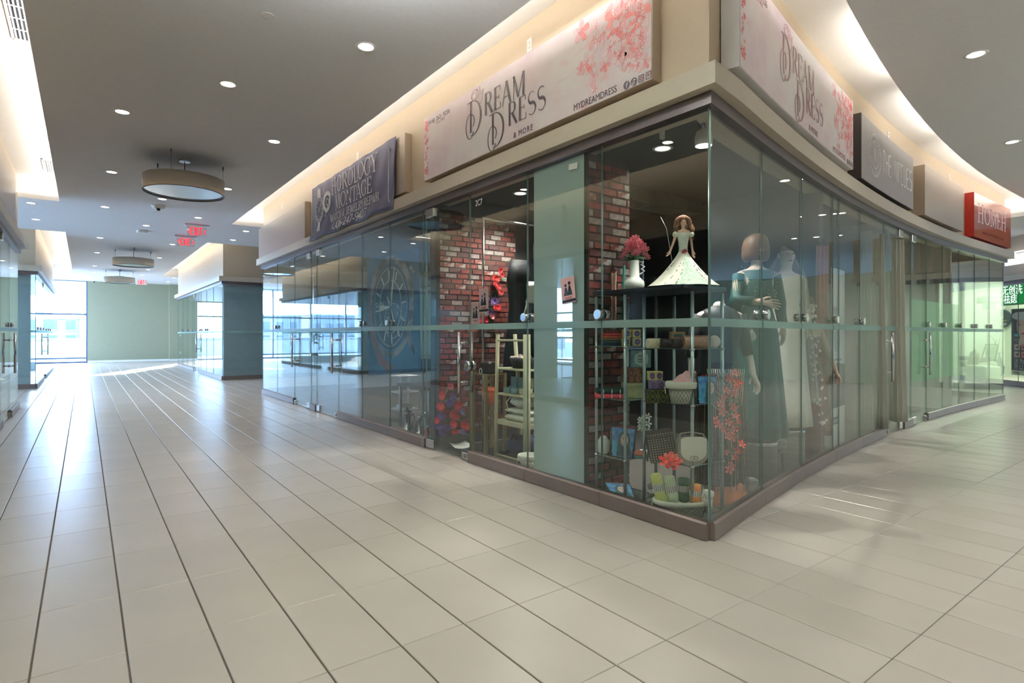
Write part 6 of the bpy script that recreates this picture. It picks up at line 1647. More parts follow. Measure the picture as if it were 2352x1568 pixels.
for nm, lst, lab, z0 in (('flower_garland', CL, 'thick garland of red gerberas purple blooms and one pink rose on the far brick wall', (1035, 1000)), ('flower_garland', CU, 'slimmer garland of red and lilac flowers climbing the far brick wall', (1125, 760))):
    y0 = 5.685; X, Z = onY(z0[0], z0[1], y0)
    t = thing(nm, lab, 'garland', (X, y0, Z))
    for k, ((px, py), r, m_, n) in enumerate(lst):
        a, c = onY(px, py, y0 - .03); b = MB(); petal_flower(b, (a - X, -.03 - .02 * (k % 3), c - Z), r, n, .2, (1.35 + .3 * math.sin(k * 2), .3 * math.sin(k), 0), 3 if m_ == 2 else 2, (0,), .5 if m_ == 2 else .1); b.build('flower', FC[m_], t)
        if k % 2 == 0:
            b = MB(); b.add([(a - X, -.01, c - Z), (a - X + .05, -.02, c - Z - .05), (a - X + .11, -.01, c - Z - .06), (a - X + .05, 0, c - Z - .015)], [(0, 1, 2, 3)], False); b.build('leaf', LEAFG, t)
    b = MB(); b.tube([((onY(l[0][0], l[0][1], y0)[0] - X), .01, onY(l[0][0], l[0][1], y0)[1] - Z) for l in lst[::3]], .006, 6); b.build('vine', LEAFG, t)
# flyers, number and tape on the glass
FLY = M('flyer_pink', (232, 190, 186), .5, 0, .06, 12); FLYT = M('flyer_text', (196, 120, 124), .5, 0, .02)
def flyer(px, py, w, h, X, label, tilt, figures=True):
    yy, zz = onX(px, py, X)
    t = thing('flyer', label, 'flyer', (X, yy, zz), Q, 'pink flyers on the dress shop glass')
    R = Matrix.Rotation(tilt, 4, 'Y'); L = [MB(), MB(), MB()]
    L[0].box(-w / 2, w / 2, -.001, 0, -h / 2, h / 2)
    for k, (a, c, r) in enumerate(((-.16, .1, .05), (.12, .16, .06))):
        L[1].disc((a * w, c * h + .02), w * r * 1.6, -.0016, -.001, 12); L[1].slab([(a * w - .06 * w, c * h), (a * w + .06 * w, c * h), (a * w + .17 * w, -h * .2), (a * w - .17 * w, -h * .2)], -.0016, -.001)
    L[1].slab([(-w * .5, -h * .36), (w * .5, -h * .36), (w * .5, -h * .46), (-w * .5, -h * .46)], -.0016, -.001) if tilt < 0 else None
    for k in range(3): L[2].strip([(-w * .38, h * (.40 - .07 * k)), (-w * .1, h * (.42 - .07 * k)), (w * .1, h * (.39 - .07 * k)), (w * .36, h * (.41 - .07 * k))], .012 * h, -.0016, -.001)
    L[2].box(-w * .25, w * .25, -.0017, -.001, -h * .34, -h * .26)
    for q, nm, mt in zip(L, ('sheet', 'printed_figures', 'printed_text'), (FLY, BLACK, FLYT)): q.move(0, R); q.build(nm, mt, t)
flyer(1305, 666, .16, .21, XF - .009, 'pink flyer taped crookedly on the frosted panel', -.12)
flyer(1092, 720, .16, .235, XF + .012, 'pink flyer on the door joint of the dress shop, lower one', .02)
flyer(1111, 690, .16, .235, XF + .012, 'pink flyer on the dress shop pane, upper one behind', -.02)
yy, zz = onX(1316, 382, XF - .008)
t = thing('tape_strip', 'torn strip of white tape at the top of the frosted panel', 'tape', (XF - .0085, yy, zz), Q); b = MB(); b.slab([(-.05, -.02), (.05, -.028), (.055, .02), (-.046, .026)], -.001, 0); b.build('tape', WHT2, t)
yy, zz = onX(1092, 474, XF - .007)
b = MB(); vs, fs = words('2C7', .085, 0, 0, -.0012, 'LEFT', .85, .0004); b.add(vs, fs, False)
meta(b.build('unit_number', VWH, None, (XF - .0065, yy, zz), Q), 'white vinyl unit number 2C7 high on the dress shop glass', 'number')
yy, zz = onX(1079, 840, XF)
t = thing('glass_lock', 'round steel keyhole lock beside the dress shop pull handle', 'lock', (XF, yy, zz), Q)
for ys in (-.05, .010):
    b = MB(); b.lathe([(.05, 0), (.054, .005), (.054, .034), (.048, .04)], 24); b.move(0, Matrix.Translation((0, ys, 0)) @ Matrix.Rotation(-math.pi / 2, 4, 'X')); b.build('lock_body', CHROME, t)
b = MB(); b.disc((0, 0), .018, -.056, -.05, 16); b.build('key_cylinder', BRASS, t)
# plastic wrapped packs and boxes on the floor behind the curved glass
for k, (x, y, w, h, dp, m_, l) in enumerate(((5.12, 2.82, .22, .09, .2, M('grey_pack', (122, 120, 118), .5, 0, .1), 'grey cushion wrapped in clear film on the dress shop floor'), (4.92, 2.72, .09, .2, .1, WHITE, 'small white carton standing beside the wrapped cushion'), (4.38, 2.58, .1, .1, .1, M('clear_scrap', (150, 148, 142), .4, 0, .2), 'crumpled film pack at the front of the curved window'), (4.35, 2.82, .14, .08, .14, WHITE, 'low white parcel behind the coral garland'))):
    t = thing('wrapped_pack', l, 'package', (x, y, .007 + (.22 if k == 0 else 0)), FACE)
    b = MB(); b.bbox(-w / 2, w / 2, -dp / 2, dp / 2, 0, h, .012); b.build('contents', m_, t)
    rs = []
    for q in range(5):
        u = q / 4; rs.append([((w / 2 + .02) * (1 - .25 * (u - .5) ** 2) * math.copysign(abs(math.cos(i * .393)) ** .6, math.cos(i * .393)) * (1 + .04 * math.sin(3 * i + q)), (dp / 2 + .02) * math.copysign(abs(math.sin(i * .393)) ** .6, math.sin(i * .393)), (h + .02) * u) for i in range(16)])
    b = MB(); b.rings(rs, True); b.build('clear_film', CLEARPLASTIC, t)
t = thing('low_stool', 'low dark stool under the wrapped cushion', 'stool', (5.12, 2.82, .006), .19); b = MB(); b.bbox(-.15, .15, -.1, .12, .18, .215, .01); b.build('seat', CHOC, t)
for a in (-.12, .12):
    for c in (-.08, .1): b = MB(); b.tube([(a, c, 0), (a * .9, c * .9, .185)], .012, 8); b.build('leg', CHOC, t)
x, y, _ = col_at(1668, 4.35, 0)
t = thing('orange_cloth', 'bright orange cloth heaped on the floor behind the corner post', 'cloth', (x, y, .007), FACE)
b = MB(); rs = []
for k in range(8):
    u = k / 7; rs.append([((.17 - .13 * u) * math.cos(i * .262) * (1 + .16 * math.sin(4 * i * .262 + k)) + .02 * u, (.12 - .09 * u) * math.sin(i * .262) * (1 + .1 * math.cos(5 * i * .262)), .30 * u ** 1.2) for i in range(24)])
b.rings(rs, True); b.build('folds', M('orange_satin', (226, 128, 60), .5, 0, .15, 12), t)
# cord and plug under the shop ceiling, interior lamps
g = deep(1520, 300, 4.3)
t = thing('hanging_plug', 'white power plug dangling on a cord from the dress shop ceiling', 'plug', (g.x, g.y, 2.9)); b = MB(); b.tube([(0, 0, 0), (.0, 0, -.1), (.01, 0, g.z - 2.88)], .004, 6); b.build('cord', WHITE, t)
b = MB(); b.box(-.012, .022, -.012, .012, g.z - 2.96, g.z - 2.88); b.build('plug_body', WHITE, t)
DUCT = M('galvanised_duct', (84, 92, 90), .5, .5, .1, 10)
t = thing('ceiling_duct', 'dark metal duct under the dress shop ceiling', 'duct', (3.6, 4.3, 2.74)); b = MB(); b.bbox(0, 2.4, -.15, .15, 0, .15, .01); b.build('duct_body', DUCT, t)
for k in range(4): b = MB(); b.box(.3 + .6 * k, .33 + .6 * k, -.16, .16, -.008, .155); b.build('duct_flange', DUCT, t)
def shop_light(x, y, z, label, e, col=(1, .95, .88), grp='small lights inside the shops'):
    t = thing('shop_downlight', label, 'ceiling light', (x, y, z), 0, grp); place(trim_me, 'trim_ring', t); place(lens_me, 'lens', t)
    ld = bpy.data.lights.new('shop_lamp', 'SPOT'); ld.energy = e; ld.color = col; ld.spot_size = math.radians(125); ld.spot_blend = .8; ld.shadow_soft_size = .06
    o = bpy.data.objects.new('shop_lamp', ld); COL.objects.link(o); o.parent = t; o.location = (0, 0, -.012)
q = onZ(1522, 341, 2.9); shop_light(q[0], q[1], 2.9, 'shop downlight over the doll in the dress shop', P_SHOP)
q = onZ(1195, 444, 2.9); shop_light(q[0], q[1], 2.9, 'shop downlight above the ladder rack in the dress shop', P_SHOP)
shop_light(4.9, 4.3, 2.9, 'shop downlight above the bridal gowns', P_SHOP); shop_light(7.6, 4.3, 2.9, 'shop downlight in the curtain shop', P_SHOP * .9)
shop_light(10.4, 4.4, 2.9, 'shop downlight behind the green film', P_SHOP * 1.5, (.8, 1, .82)); shop_light(13.0, 4.3, 2.9, 'shop downlight in the end shop', P_SHOP)
shop_light(4.6, 7.6, 2.9, 'shop downlight over the watch banner', P_SHOP); shop_light(5.0, 10.6, 2.9, 'shop downlight in the middle of the watch shop', P_SHOP * .6)
g = deep(1616, 309, 4.05)
t = thing('track_spotlight', 'round pale spotlight clipped under the ceiling at the glass corner', 'spotlight', (g.x, g.y, 2.9))
b = MB(); b.lathe([(.012, g.z - 2.9), (.012, 0)], 10); b.build('stem', CHROME, t)
b = MB(); b.lathe([(.06, -.05), (.062, 0), (.05, .05), (.02, .07)], 24); b.move(0, Matrix.Translation((0, 0, g.z - 2.93))); b.build('lamp_head', WHITE, t)
b = MB(); b.lathe([(.055, -.051), (.03, -.056)], 20); b.move(0, Matrix.Translation((0, 0, g.z - 2.93))); b.build('lens', LAMP, t)
ld = bpy.data.lights.new('track_lamp', 'SPOT'); ld.energy = 55; ld.color = (1, .97, .92); ld.spot_size = math.radians(85); ld.spot_blend = .7; ld.shadow_soft_size = .05
o = bpy.data.objects.new('track_lamp', ld); COL.objects.link(o); o.parent = t; o.location = (0, 0, g.z - 3.0); o.rotation_euler = (Vector((3.4, 2.75, .9)) - Vector((g.x, g.y, g.z - .1))).to_track_quat('-Z', 'Y').to_euler()
# ================================================================ WATCH SHOP
BB = [deep(843, 597, 8.6), deep(962, 572, 7.95), deep(966, 853, 7.95), deep(846, 862, 8.6)]
t = thing('watch_poster', 'tall blue cloth print of a giant wristwatch hanging inside the watch repair glass', 'poster', tuple(BB[3]))
o3 = BB[3]; ex = (BB[2] - BB[3]); ez = (BB[0] - BB[3]); ny = ex.cross(ez).normalized(); WP, HP = ex.length, ez.length; exn, ezn = ex.normalized(), ez.normalized()
F2 = Matrix(((exn.x, -ny.x, ezn.x), (exn.y, -ny.y, ezn.y), (exn.z, -ny.z, ezn.z))).to_4x4()
if (F2 @ Vector((0, -1, 0))).dot(-o3) < 0: pass
BLUEC = M('poster_blue', (24, 66, 100), .6, 0, .3, 2.2, rgb2=(44, 110, 150), contrast=(.35, .7)); DIAL = M('poster_dial', (22, 34, 50), .5, 0, .2, 5); STEELP = M('poster_steel', (150, 138, 126), .5, 0, .35, 6, rgb2=(70, 52, 44), contrast=(.4, .6)); LINEP = M('poster_line', (206, 204, 190), .5, 0, .05); RUST = M('poster_copper', (120, 62, 44), .5, 0, .4, 5)
S5 = [MB() for _ in range(5)]
S5[0].box(0, WP, 0, .004, 0, HP)
c = (WP * .46, HP * .56); rx, rz = WP * .40, HP * .40
for k in range(12):
    r = 1 - .02 * k; 
S5[2].strip(arc(c[0], c[1], rx, rz, 0, 360, 48), WP * .085, -.003, -.001, True)
S5[2].strip([(c[0] + rx * .95, c[1] + rz * .75), (c[0] + rx * 1.12, c[1] + rz * .6)], .06, -.004, -.001); S5[2].strip([(c[0] + rx * .8, c[1] - rz * .6), (c[0] + rx * 1.0, c[1] - rz * .9), (c[0] + rx * 1.1, c[1] - rz * 1.05)], [.1, .07, .02], -.004, -.001)
S5[1].disc(c, rx * .86, -.004, -.001, 44, rz * .9)
S5[4].strip([(c[0] - rx * 1.0, c[1] + rz * .5), (c[0] - rx * 1.06, c[1]), (c[0] - rx * .9, c[1] - rz * .6), (c[0] - rx * .5, c[1] - rz * 1.1), (c[0], c[1] - rz * 1.3)], [.03, .06, .1, .16, .12], -.0035, -.001)
for f_ in (.92, .62, .60): S5[3].strip(arc(c[0], c[1], rx * .86 * f_, rz * .9 * f_, 0, 360, 44), .005, -.005, -.004, True)
for k in range(12):
    a = math.radians(k * 30 + 4); S5[3].strip([(c[0] + rx * .86 * q * math.cos(a), c[1] + rz * .9 * q * math.sin(a)) for q in (.64, .86)], .022, -.005, -.004)
for k in range(60):
    a = math.radians(k * 6); S5[3].strip([(c[0] + rx * .86 * q * math.cos(a), c[1] + rz * .9 * q * math.sin(a)) for q in (.88, .91)], .006, -.005, -.004)
S5[3].strip([c, (c[0] + rx * .22, c[1] + rz * .8)], [.05, .012], -.007, -.005); S5[3].strip([c, (c[0] - rx * .5, c[1] + rz * .0)], [.02, .09], -.007, -.005); S5[3].strip([(c[0] - rx * .15, c[1] + rz * .22), c, (c[0] + rx * .15, c[1] - rz * .3)], .018, -.007, -.005)
S5[3].strip(arc(c[0] + rx * .12, c[1] - rz * .3, rx * .4, rz * .36, 0, 360, 30), .006, -.005, -.004, True)
for s_, x_, z_, h_ in (('SUN', -.74, .02, .12), ('20', -.2, -.3, .1), ('8', .3, -.2, .08), ('6', .3, -.05, .08)):
    vs, fs = words(s_, h_, c[0] + rx * x_, c[1] + rz * z_, -.005, 'LEFT', .8, .0005); S5[3].add(vs, fs, False)
for q, nm, mt in zip(S5, ('cloth', 'printed_dial', 'printed_case', 'printed_lines', 'printed_strap'), (BLUEC, DIAL, STEELP, LINEP, RUST)): q.move(0, F2); q.build(nm, mt, t)
t = thing('white_rack', 'white slatted rack with a round tray inside the watch shop', 'rack', (3.75, 8.1, .006), Q)
for a in (0, .36):
    for c_ in (0, .3): b = MB(); b.box(a - .014, a + .014, c_ - .014, c_ + .014, 0, .66); b.build('leg', WHITE, t)
for z in (.14, .40, .64):
    b = MB(); b.box(-.014, .374, -.014, .314, z, z + .02); b.build('shelf_board', WHITE, t)
t = thing('round_tray', 'round white tray on the low shelf of the white rack', 'tray', (3.9, 7.92, .168), Q); b = MB(); b.lathe([(.11, 0), (.13, .05), (.122, .05), (.105, .008)], 26); b.build('tray_body', WHITE, t); b = MB(); b.lathe([(.13, .046), (.137, .05), (.13, .054)], 26, caps=False); b.build('rim', CHROME, t)
t = thing('watch_bench', 'dark cluttered workbench inside the watch shop', 'bench', (3.5, 7.35, .006), Q)
b = MB(); b.box(0, .9, 0, .5, .56, .6); b.build('top', CHOC, t)
for a in (.02, .86):
    for c_ in (.02, .46): b = MB(); b.box(a, a + .03, c_, c_ + .03, 0, .56); b.build('leg', CHROME, t)
rnd = random.Random(9)
for k in range(6):
    x_, y_ = 3.42 + rnd.random() * .3, 7.1 - .11 * k; hh = .14 + .12 * rnd.random()
    t = thing('metal_fitting', ('tall chrome fitting', 'squat chrome fitting', 'steel movement holder', 'chrome press head', 'steel vice', 'chrome lamp foot')[k] + ' on the watch shop floor below the giant print', 'tool', (x_, y_, .007), .4 * k, 'metal tools behind the watch shop glass')
    b = MB(); b.lathe([(.05, 0), (.055, .02), (.02, .035), (.018, hh), (.035, hh + .02), (.03, hh + .05), (.004, hh + .06)], 16); b.build('tool_body', CHROME, t)
    b = MB(); b.tube([(0, 0, hh * .8), (.07, .02, hh), (.10, .02, hh * .6)], .008, 7); b.build('arm', CHROME, t)
t = thing('red_can', 'small red canister at the foot of the partition glass', 'canister', (3.24, 6.0, .007)); b = MB(); b.lathe([(.03, 0), (.03, .15), (.012, .17), (.012, .19)], 16); b.build('can_body', M('red_paint', (196, 36, 40), .4, 0, .05), t); b = MB(); b.lathe([(.013, .185), (.013, .205)], 12); b.build('cap', WHITE, t)
# ================================================================ SHOPS ALONG THE CURVE
SHEER = frosty('sheer_curtain', (248, 248, 242), .5, .12)
for k, (a, c, d, z0, l) in enumerate(((1976, 2002, 7.0, .12, 'white sheer curtain in the second curved shop, left'), (2000, 2030, 7.15, .10, 'white sheer curtain in the second curved shop, middle'), (2036, 2076, 7.6, .12, 'white sheer curtain beside the first door of the curve'))):
    hung_cloth(a, c, d, 2.55, z0, SHEER, l, 'sheer_curtain', 'curtain', 5, .035, .0, 'white sheer curtains in the second curved shop', 40, 12, .10, hook=False)
x, y = CP(6.42, .10)
t = thing('rollup_poster', 'tall white rollup poster with round V emblem behind the curved glass', 'poster', (x, y, .006), .16)
b = MB(); b.box(0, .52, 0, .006, .06, 2.0); b.build('poster_sheet', WHT2, t); b = MB(); b.bbox(-.02, .54, -.06, .07, 0, .07, .01); b.build('base_case', CHROME, t)
b = MB()
for s_, z_, h_ in (('INY', 1.50, .12), ('TUO', 1.36, .12), ('elblA', .98, .06), ('nomenclature', .91, .05)):
    if h_ > .1: vs, fs = words(s_, h_, .08, z_, -.001, 'LEFT', .9, .0005); b.add(vs, fs, False)
for z_ in (1.0, .95): b.strip([(.06, z_), (.2, z_ + .005), (.38, z_)], .02, -.0015, -.0005)
b.strip(arc(.22, 1.2, .1, .1, 0, 360, 26), .008, -.0015, -.0005, True); b.strip(arc(.22, 1.2, .07, .07, 0, 360, 24), .005, -.0015, -.0005, True); serif(b, 'V', .07, .195, 1.165, y=-.0005, sf=False)
b.build('printed_text', M('poster_grey', (112, 116, 112), .5, 0, .02), t)
b = MB(); b.slab([(0, .48), (.52, .48), (.52, .95), (.2, .95), (.1, .82), (0, .82)], -.0012, -.0004); b.build('printed_photo', M('poster_photo', (150, 120, 100), .5, 0, .35, 5, rgb2=(66, 66, 68)), t)
b = MB(); b.bbox(.0, .24, -.0018, -.0006, .30, .38, .0002); b.build('printed_badge', M('badge_grey', (92, 94, 90), .5, 0, .02), t)
b = MB(); vs, fs = words('OK NOW', .05, .03, .322, -.0024, 'LEFT', .9, .0004); b.add(vs, fs, False); b.strip(arc(.4, .22, .05, .07, 20, 300, 18), .005, -.0015, -.0005); b.build('badge_text', WHITE, t)
t = thing('orange_crate', 'orange crate on the floor behind the second curve door', 'crate', (10.5, 4.1, .006), .2); b = MB(); b.bbox(-.3, .3, -.2, .2, 0, .3, .01); b.build('crate_body', M('crate_orange', (206, 118, 66), .6, 0, .1), t); b = MB(); b.box(-.12, .12, -.206, -.2, .2, .25); b.build('handle', CHOC, t)
t = thing('paper_bag', 'white paper bag beside the orange crate', 'bag', (10.9, 3.75, .006), .2); b = MB(); b.rings([[(-.16, -.08, 0), (.16, -.08, 0), (.16, .08, 0), (-.16, .08, 0)], [(-.18, -.09, .4), (.18, -.07, .42), (.18, .07, .4), (-.18, .09, .42)]], False); b.build('bag_body', WHT2, t); b = MB(); b.tube([(-.06, -.09, .4), (0, -.1, .5), (.06, -.09, .4)], .006, 6); b.build('handle', WHT2, t)
t = thing('folding_ladder', 'dark folded trestle leaning in the end shop', 'trestle', (12.7, 3.75, .006), .1)
for p in ([(0, 0, 0), (.1, .3, .75)], [(.75, 0, 0), (.1, .3, .75)], [(.15, .12, .3), (.5, .12, .28)]): b = MB(); b.tube(p, .028, 8); b.build('leg', M('trestle_grey', (92, 92, 84), .6, 0, .05), t)
# ================================================================ SPA ACROSS THE ALLEY
SA = math.radians(225); SO = Vector((20.2, 5.6))
def spl(x, y): return (SO.x + x * math.cos(SA) - y * math.sin(SA), SO.y + x * math.sin(SA) + y * math.cos(SA))
SPAW = M('spa_white_wall', (226, 236, 218), .6, 0, .02, 5)
def spa_px(px, z, y):
    """x along the spa front for a photo column at depth y behind its glass"""
    r = (px - 1176) / FPX; dx_, dy_ = r * CS + SN, CS - r * SN
    ux, uy, nx_, ny_ = math.cos(SA), math.sin(SA), -math.sin(SA), math.cos(SA)
    d = ((SO.x + y * nx_) * nx_ + (SO.y + y * ny_) * ny_) / (dx_ * nx_ + dy_ * ny_)
    return (d * dx_ - SO.x - y * nx_) * ux + (d * dy_ - SO.y - y * ny_) * uy, d
def spa_pt(px, py, y):
    x, d = spa_px(px, 0, y); return x, EYE - (py - 768) / FPX * d
Jspa = [spl(x, 0) for x in (-1.6, -.6, .4, 1.5)]
sfS = shopfront(15, Jspa + [spl(x, 0) for x in (2.6, 3.6, 5.0)], 'pppppp', base=.14, band=False)
def spa_box(name, x0, x1, y0, y1, z0, z1, m):
    b = MB(); b.box(x0, x1, y0, y1, z0, z1); o = b.build(name, m, None, (SO.x, SO.y, 0), SA); o['kind'] = 'structure'; return o
spa_box('wall_spa_back', -2.5, 5, 2.4, 2.5, 0, 2.9, SPAW); spa_box('wall_spa_left', -1.7, -1.6, .1, 2.4, 0, 2.9, SPAW); spa_box('wall_spa_right', 4.95, 5.05, .1, 2.4, 0, 2.9, SPAW)
spa_box('floor_spa', -2.5, 5, .05, 2.5, 0, .007, TILE[1]); spa_box('ceiling_spa', -2.5, 5, .1, 2.5, 2.86, 2.92, WHITE)
spa_box('wall_spa_bulkhead', -2.5, 5.2, -.02, .2, 2.78, HU, FASCIA); spa_box('trim_spa', -2.5, 5.2, -.14, .25, 2.62, 2.76, LEDGE); spa_box('trim_spa_head', -2.5, 5.2, -.06, .08, 2.52, 2.62, DARKMET)
ld = bpy.data.lights.new('spa_panel', 'AREA'); ld.shape = 'RECTANGLE'; ld.size = 4; ld.size_y = 1.4; ld.energy = P_SPA; ld.color = (.92, 1.0, .88)
o = bpy.data.objects.new('spa_panel', ld); COL.objects.link(o); o.location = (*spl(1.6, 1.3), 2.84); o.rotation_euler = (0, 0, SA)
def spa_thing(name, label, cat, px, y, z): 
    x, _ = spa_px(px, 0, y); p = spl(x, y); return thing(name, label, cat, (p[0], p[1], z), SA)
# door on the back wall
dr = struct('door_20', (*spl(spa_px(2215, 0, 2.36)[0], 2.37), 0), SA)
b = MB(); b.box(-.35, .42, 0, .03, 0, 1.9); b.build('door_leaf', M('spa_door', (206, 216, 192), .5, 0, .02), dr); b = MB(); b.box(.42, .5, -.03, .03, 0, 1.98); b.box(-.43, -.35, -.03, .03, 0, 1.98); b.box(-.43, .5, -.03, .03, 1.9, 1.98); b.build('door_frame', WHITE, dr)
t = spa_thing('oval_sign', 'dark blue oval sign with white leaf swirl and merry life spa lettering', 'sign', 2296, 2.3, EYE + (768 - 730) / FPX * 17.2)
b = MB(); b.disc((0, 0), .5, -.03, .03, 36, .30); b.build('oval_board', M('navy_sign', (34, 52, 72), .3, 0, .1, 6), t)
b = MB(); b.strip(arc(.02, .09, .13, .13, 80, 330, 20), contrast(arc(.02, .09, .13, .13, 80, 330, 20), .035, .01), -.034, -.031); b.strip([(.02, .22), (-.02, .12), (.04, .02), (.1, .0)], [.01, .04, .05, .01], -.034, -.031); b.strip([(.1, 0), (.16, .05), (.2, .14)], [.01, .04, .006], -.034, -.031)
vs, fs = words('merry life spa', .13, 0, -.2, -.032, 'CENTER', .95, .001); b.add(vs, fs, False); b.build('white_print', WHT2, t)
b = MB(); b.strip([(-.28, -.07), (-.1, -.055), (.1, -.085), (.36, -.06)], .02, -.034, -.031); b.build('gold_wave', GOLDP, t)
t = spa_thing('chandelier', 'square crystal chandelier hanging in the spa', 'chandelier', 2272, 1.3, EYE + (768 - 694) / FPX * 16.5)
b = MB(); b.bbox(-.27, .27, -.18, .18, 0, .2, .01); b.build('shade', M('crystal_shade', (120, 136, 122), .2, .4, .5, 40), t); b = MB(); b.bbox(-.15, .15, -.1, .1, -.17, 0, .01); b.build('inner_shade', M('crystal_shade_pale', (176, 190, 172), .2, .3, .4, 40), t); b = MB(); b.tube([(0, 0, .2), (0, 0, .75)], .006, 6); b.build('rod', CHROME, t)
t = spa_thing('face_chart', 'black and white chart of two faces on the spa wall', 'poster', 2225, 2.38, EYE - (803 - 768) / FPX * 17.6)
b = MB(); b.box(-.26, .26, -.006, 0, -.23, .26); b.build('sheet', WHT2, t)
b = MB()
for s_ in (-1, 1):
    cx_ = s_ * .115; b.strip([(cx_ - .11, -.07), (cx_ + .11, -.07), (cx_ + .11, .16), (cx_ - .11, .16)], .008, -.008, -.006, True)
    b.strip(arc(cx_, .04, .055, .085, 0, 360, 20), .012, -.008, -.006, True); b.slab(arc(cx_, .07, .065, .07, 10, 170, 10), -.008, -.006)
    for e in (-1, 1): b.strip([(cx_ + e * .035, .05), (cx_ + e * .015, .05)], .008, -.008, -.006)
    b.strip([(cx_ - .02, -.005), (cx_ + .02, -.005)], .008, -.008, -.006)
for k in range(5): b.strip([(-.2 + .09 * k, .205), (-.15 + .09 * k, .205)], .035, -.008, -.006)
for z_ in (-.11, -.15, -.2): b.strip([(-.2, z_), (-.02, z_)], .014, -.008, -.006); b.strip([(.03, z_), (.2, z_)], .014, -.008, -.006)
b.build('printed_faces', M('print_black', (50, 54, 52), .5, 0, .02), t)
t = spa_thing('wall_screen', 'small teal framed screen on the spa wall beside the vase', 'screen', 2293, 2.36, EYE - (786 - 768) / FPX * 17.4)
b = MB(); b.bbox(-.17, .17, -.03, .02, -.18, .16, .01); b.build('screen_frame', M('teal_frame', (60, 96, 100), .4, 0, .05), t); b = MB(); b.box(-.145, .145, -.034, -.03, -.12, .09); b.build('screen_face', M('screen_pale', (204, 224, 214), .2, 0, .02), t)
t = spa_thing('salon_chair', 'reclining salon chair with black wire back in the spa', 'chair', 2243, 1.0, 0.007)
b = MB(); b.bbox(-.36, .36, -.3, .36, .30, .50, .05); b.build('seat', M('chair_cream', (206, 214, 190), .5, 0, .04), t); b = MB(); b.tube([(-.3, .3, .48), (-.27, .42, .98), (.27, .42, .98), (.3, .3, .48)], .016, 8); b.build('back_frame', BLACK, t); b = MB(); b.box(-.26, .26, .40, .425, .55, .95); b.build('backrest', M('chair_green', (176, 214, 160), .5, 0, .04), t)
b = MB(); b.lathe([(.26, 0), (.26, .03), (.05, .06), (.04, .3)], 20); b.build('pedestal', CHROME, t)
for a in (-.4, .34): b = MB(); b.bbox(a, a + .07, -.25, .2, .5, .62, .02); b.build('armrest', M('chair_grey', (120, 126, 116), .5, 0, .04), t)
t = spa_thing('towel', 'beige towel draped over the salon chair', 'towel', 2243, .8, .51)
vs = []
for k in range(9):
    for i in range(17):
        u, v = i / 16 - .5, k / 8
        vs.append((u * (.62 - .2 * v), -.16 + .1 * v + .03 * math.sin(i * 1.4), -.22 + .55 * v - .35 * abs(u) ** 1.5 + .02 * math.sin(i * .9)))
b = MB(); b.add(vs, [(k * 17 + i, k * 17 + i + 1, (k + 1) * 17 + i + 1, (k + 1) * 17 + i) for k in range(8) for i in range(16)], True); o = b.build('cloth', M('towel_beige', (172, 172, 148), .9, 0, .08, 30, .4), t); md = o.modifiers.new('s', 'SOLIDIFY'); md.thickness = .02
t = spa_thing('reception_desk', 'pale low cabinet in front of the salon chair', 'cabinet', 2258, .35, .007); b = MB(); b.bbox(-.42, .42, -.2, .2, 0, .42, .03); b.build('body', M('cabinet_pale', (206, 216, 196), .5, 0, .03), t); b = MB(); b.box(-.3, .3, -.208, -.2, .1, .34); b.build('door', M('cabinet_pale2', (196, 206, 186), .5, 0, .03), t)
t = spa_thing('floor_vase', 'tall slate floor vase with bare twigs in the spa', 'vase', 2290, 1.7, .007)
b = MB(); b.lathe([(.09, 0), (.16, .1), (.17, .3), (.1, .56), (.07, .64), (.08, .74), (.07, .74), (.06, .64)], 24); b.build('vase_body', M('slate_vase', (76, 100, 94), .5, 0, .1), t)
for k, p in enumerate(([(0, 0, .7), (-.05, 0, 1.0), (.02, 0, 1.4)], [(0, 0, .7), (.08, 0, 1.0), (.16, 0, 1.3)], [(0, 0, .7), (-.1, 0, 1.1), (-.3, 0, 1.25), (-.45, 0, 1.22)])): b = MB(); b.tube(p, [.01, .007, .003, .002][:len(p)], 6); b.build('twig', CHOC, t)
# signs at the spa front
GREENS = emis('green_panel_lit', (18, 128, 62), .8); WHL = emis('white_letters_lit', (244, 255, 250), 1.6)
xg, zg = spa_pt(2300, 702, .12); 
p = spl(xg, .12); t = thing('green_light_box', 'green lit light box with white Chinese characters at the spa window', 'sign', (p[0], p[1], zg), SA)
b = MB(); b.bbox(0, 1.3, -.02, .08, 0, .52, .006); b.build('box_frame', M('light_box_frame', (30, 60, 44), .4, 0, .05), t); b = MB(); b.box(.12, 1.28, -.024, -.02, .02, .50); b.build('lit_panel', GREENS, t)
b = MB()
for s_, x_, z_ in (('无创洗', .06, .285), ('祛痣', .12, .06)): vs, fs = words(s_, .25, x_, z_, -.025, 'LEFT', .95, .002, 1.0); b.add(vs, fs, False)
b.build('lettering', WHL, t)
xg, zg = spa_pt(2323, 860, .10); p = spl(xg, .10); hz = EYE - (712 - 768) / FPX * 15
t = thing('beauty_poster', 'tall beauty poster with woman face and Chinese characters in the spa window', 'poster', (p[0], p[1], zg), SA)
PW, PH = .95, hz - zg
b = MB(); b.box(0, PW, 0, .012, 0, PH); b.build('sheet', M('poster_black', (34, 26, 24), .3, 0, .1), t)
b = MB(); b.box(0, PW, -.002, 0, 0, .12); b.build('footer_strip', M('poster_cream', (222, 222, 190), .5, 0, .02), t)
b = MB(); b.m = 0; b.disc((.42, PH - .42), .23, -.003, 0, 28, .34); b.slab([(.3, PH - .7), (.55, PH - .7), (.6, PH - .95), (.2, PH - .9)], -.0025, 0); b.m = 1; b.disc((.30, PH - .18), .27, -.005, -.002, 24, .1); b.m = 2
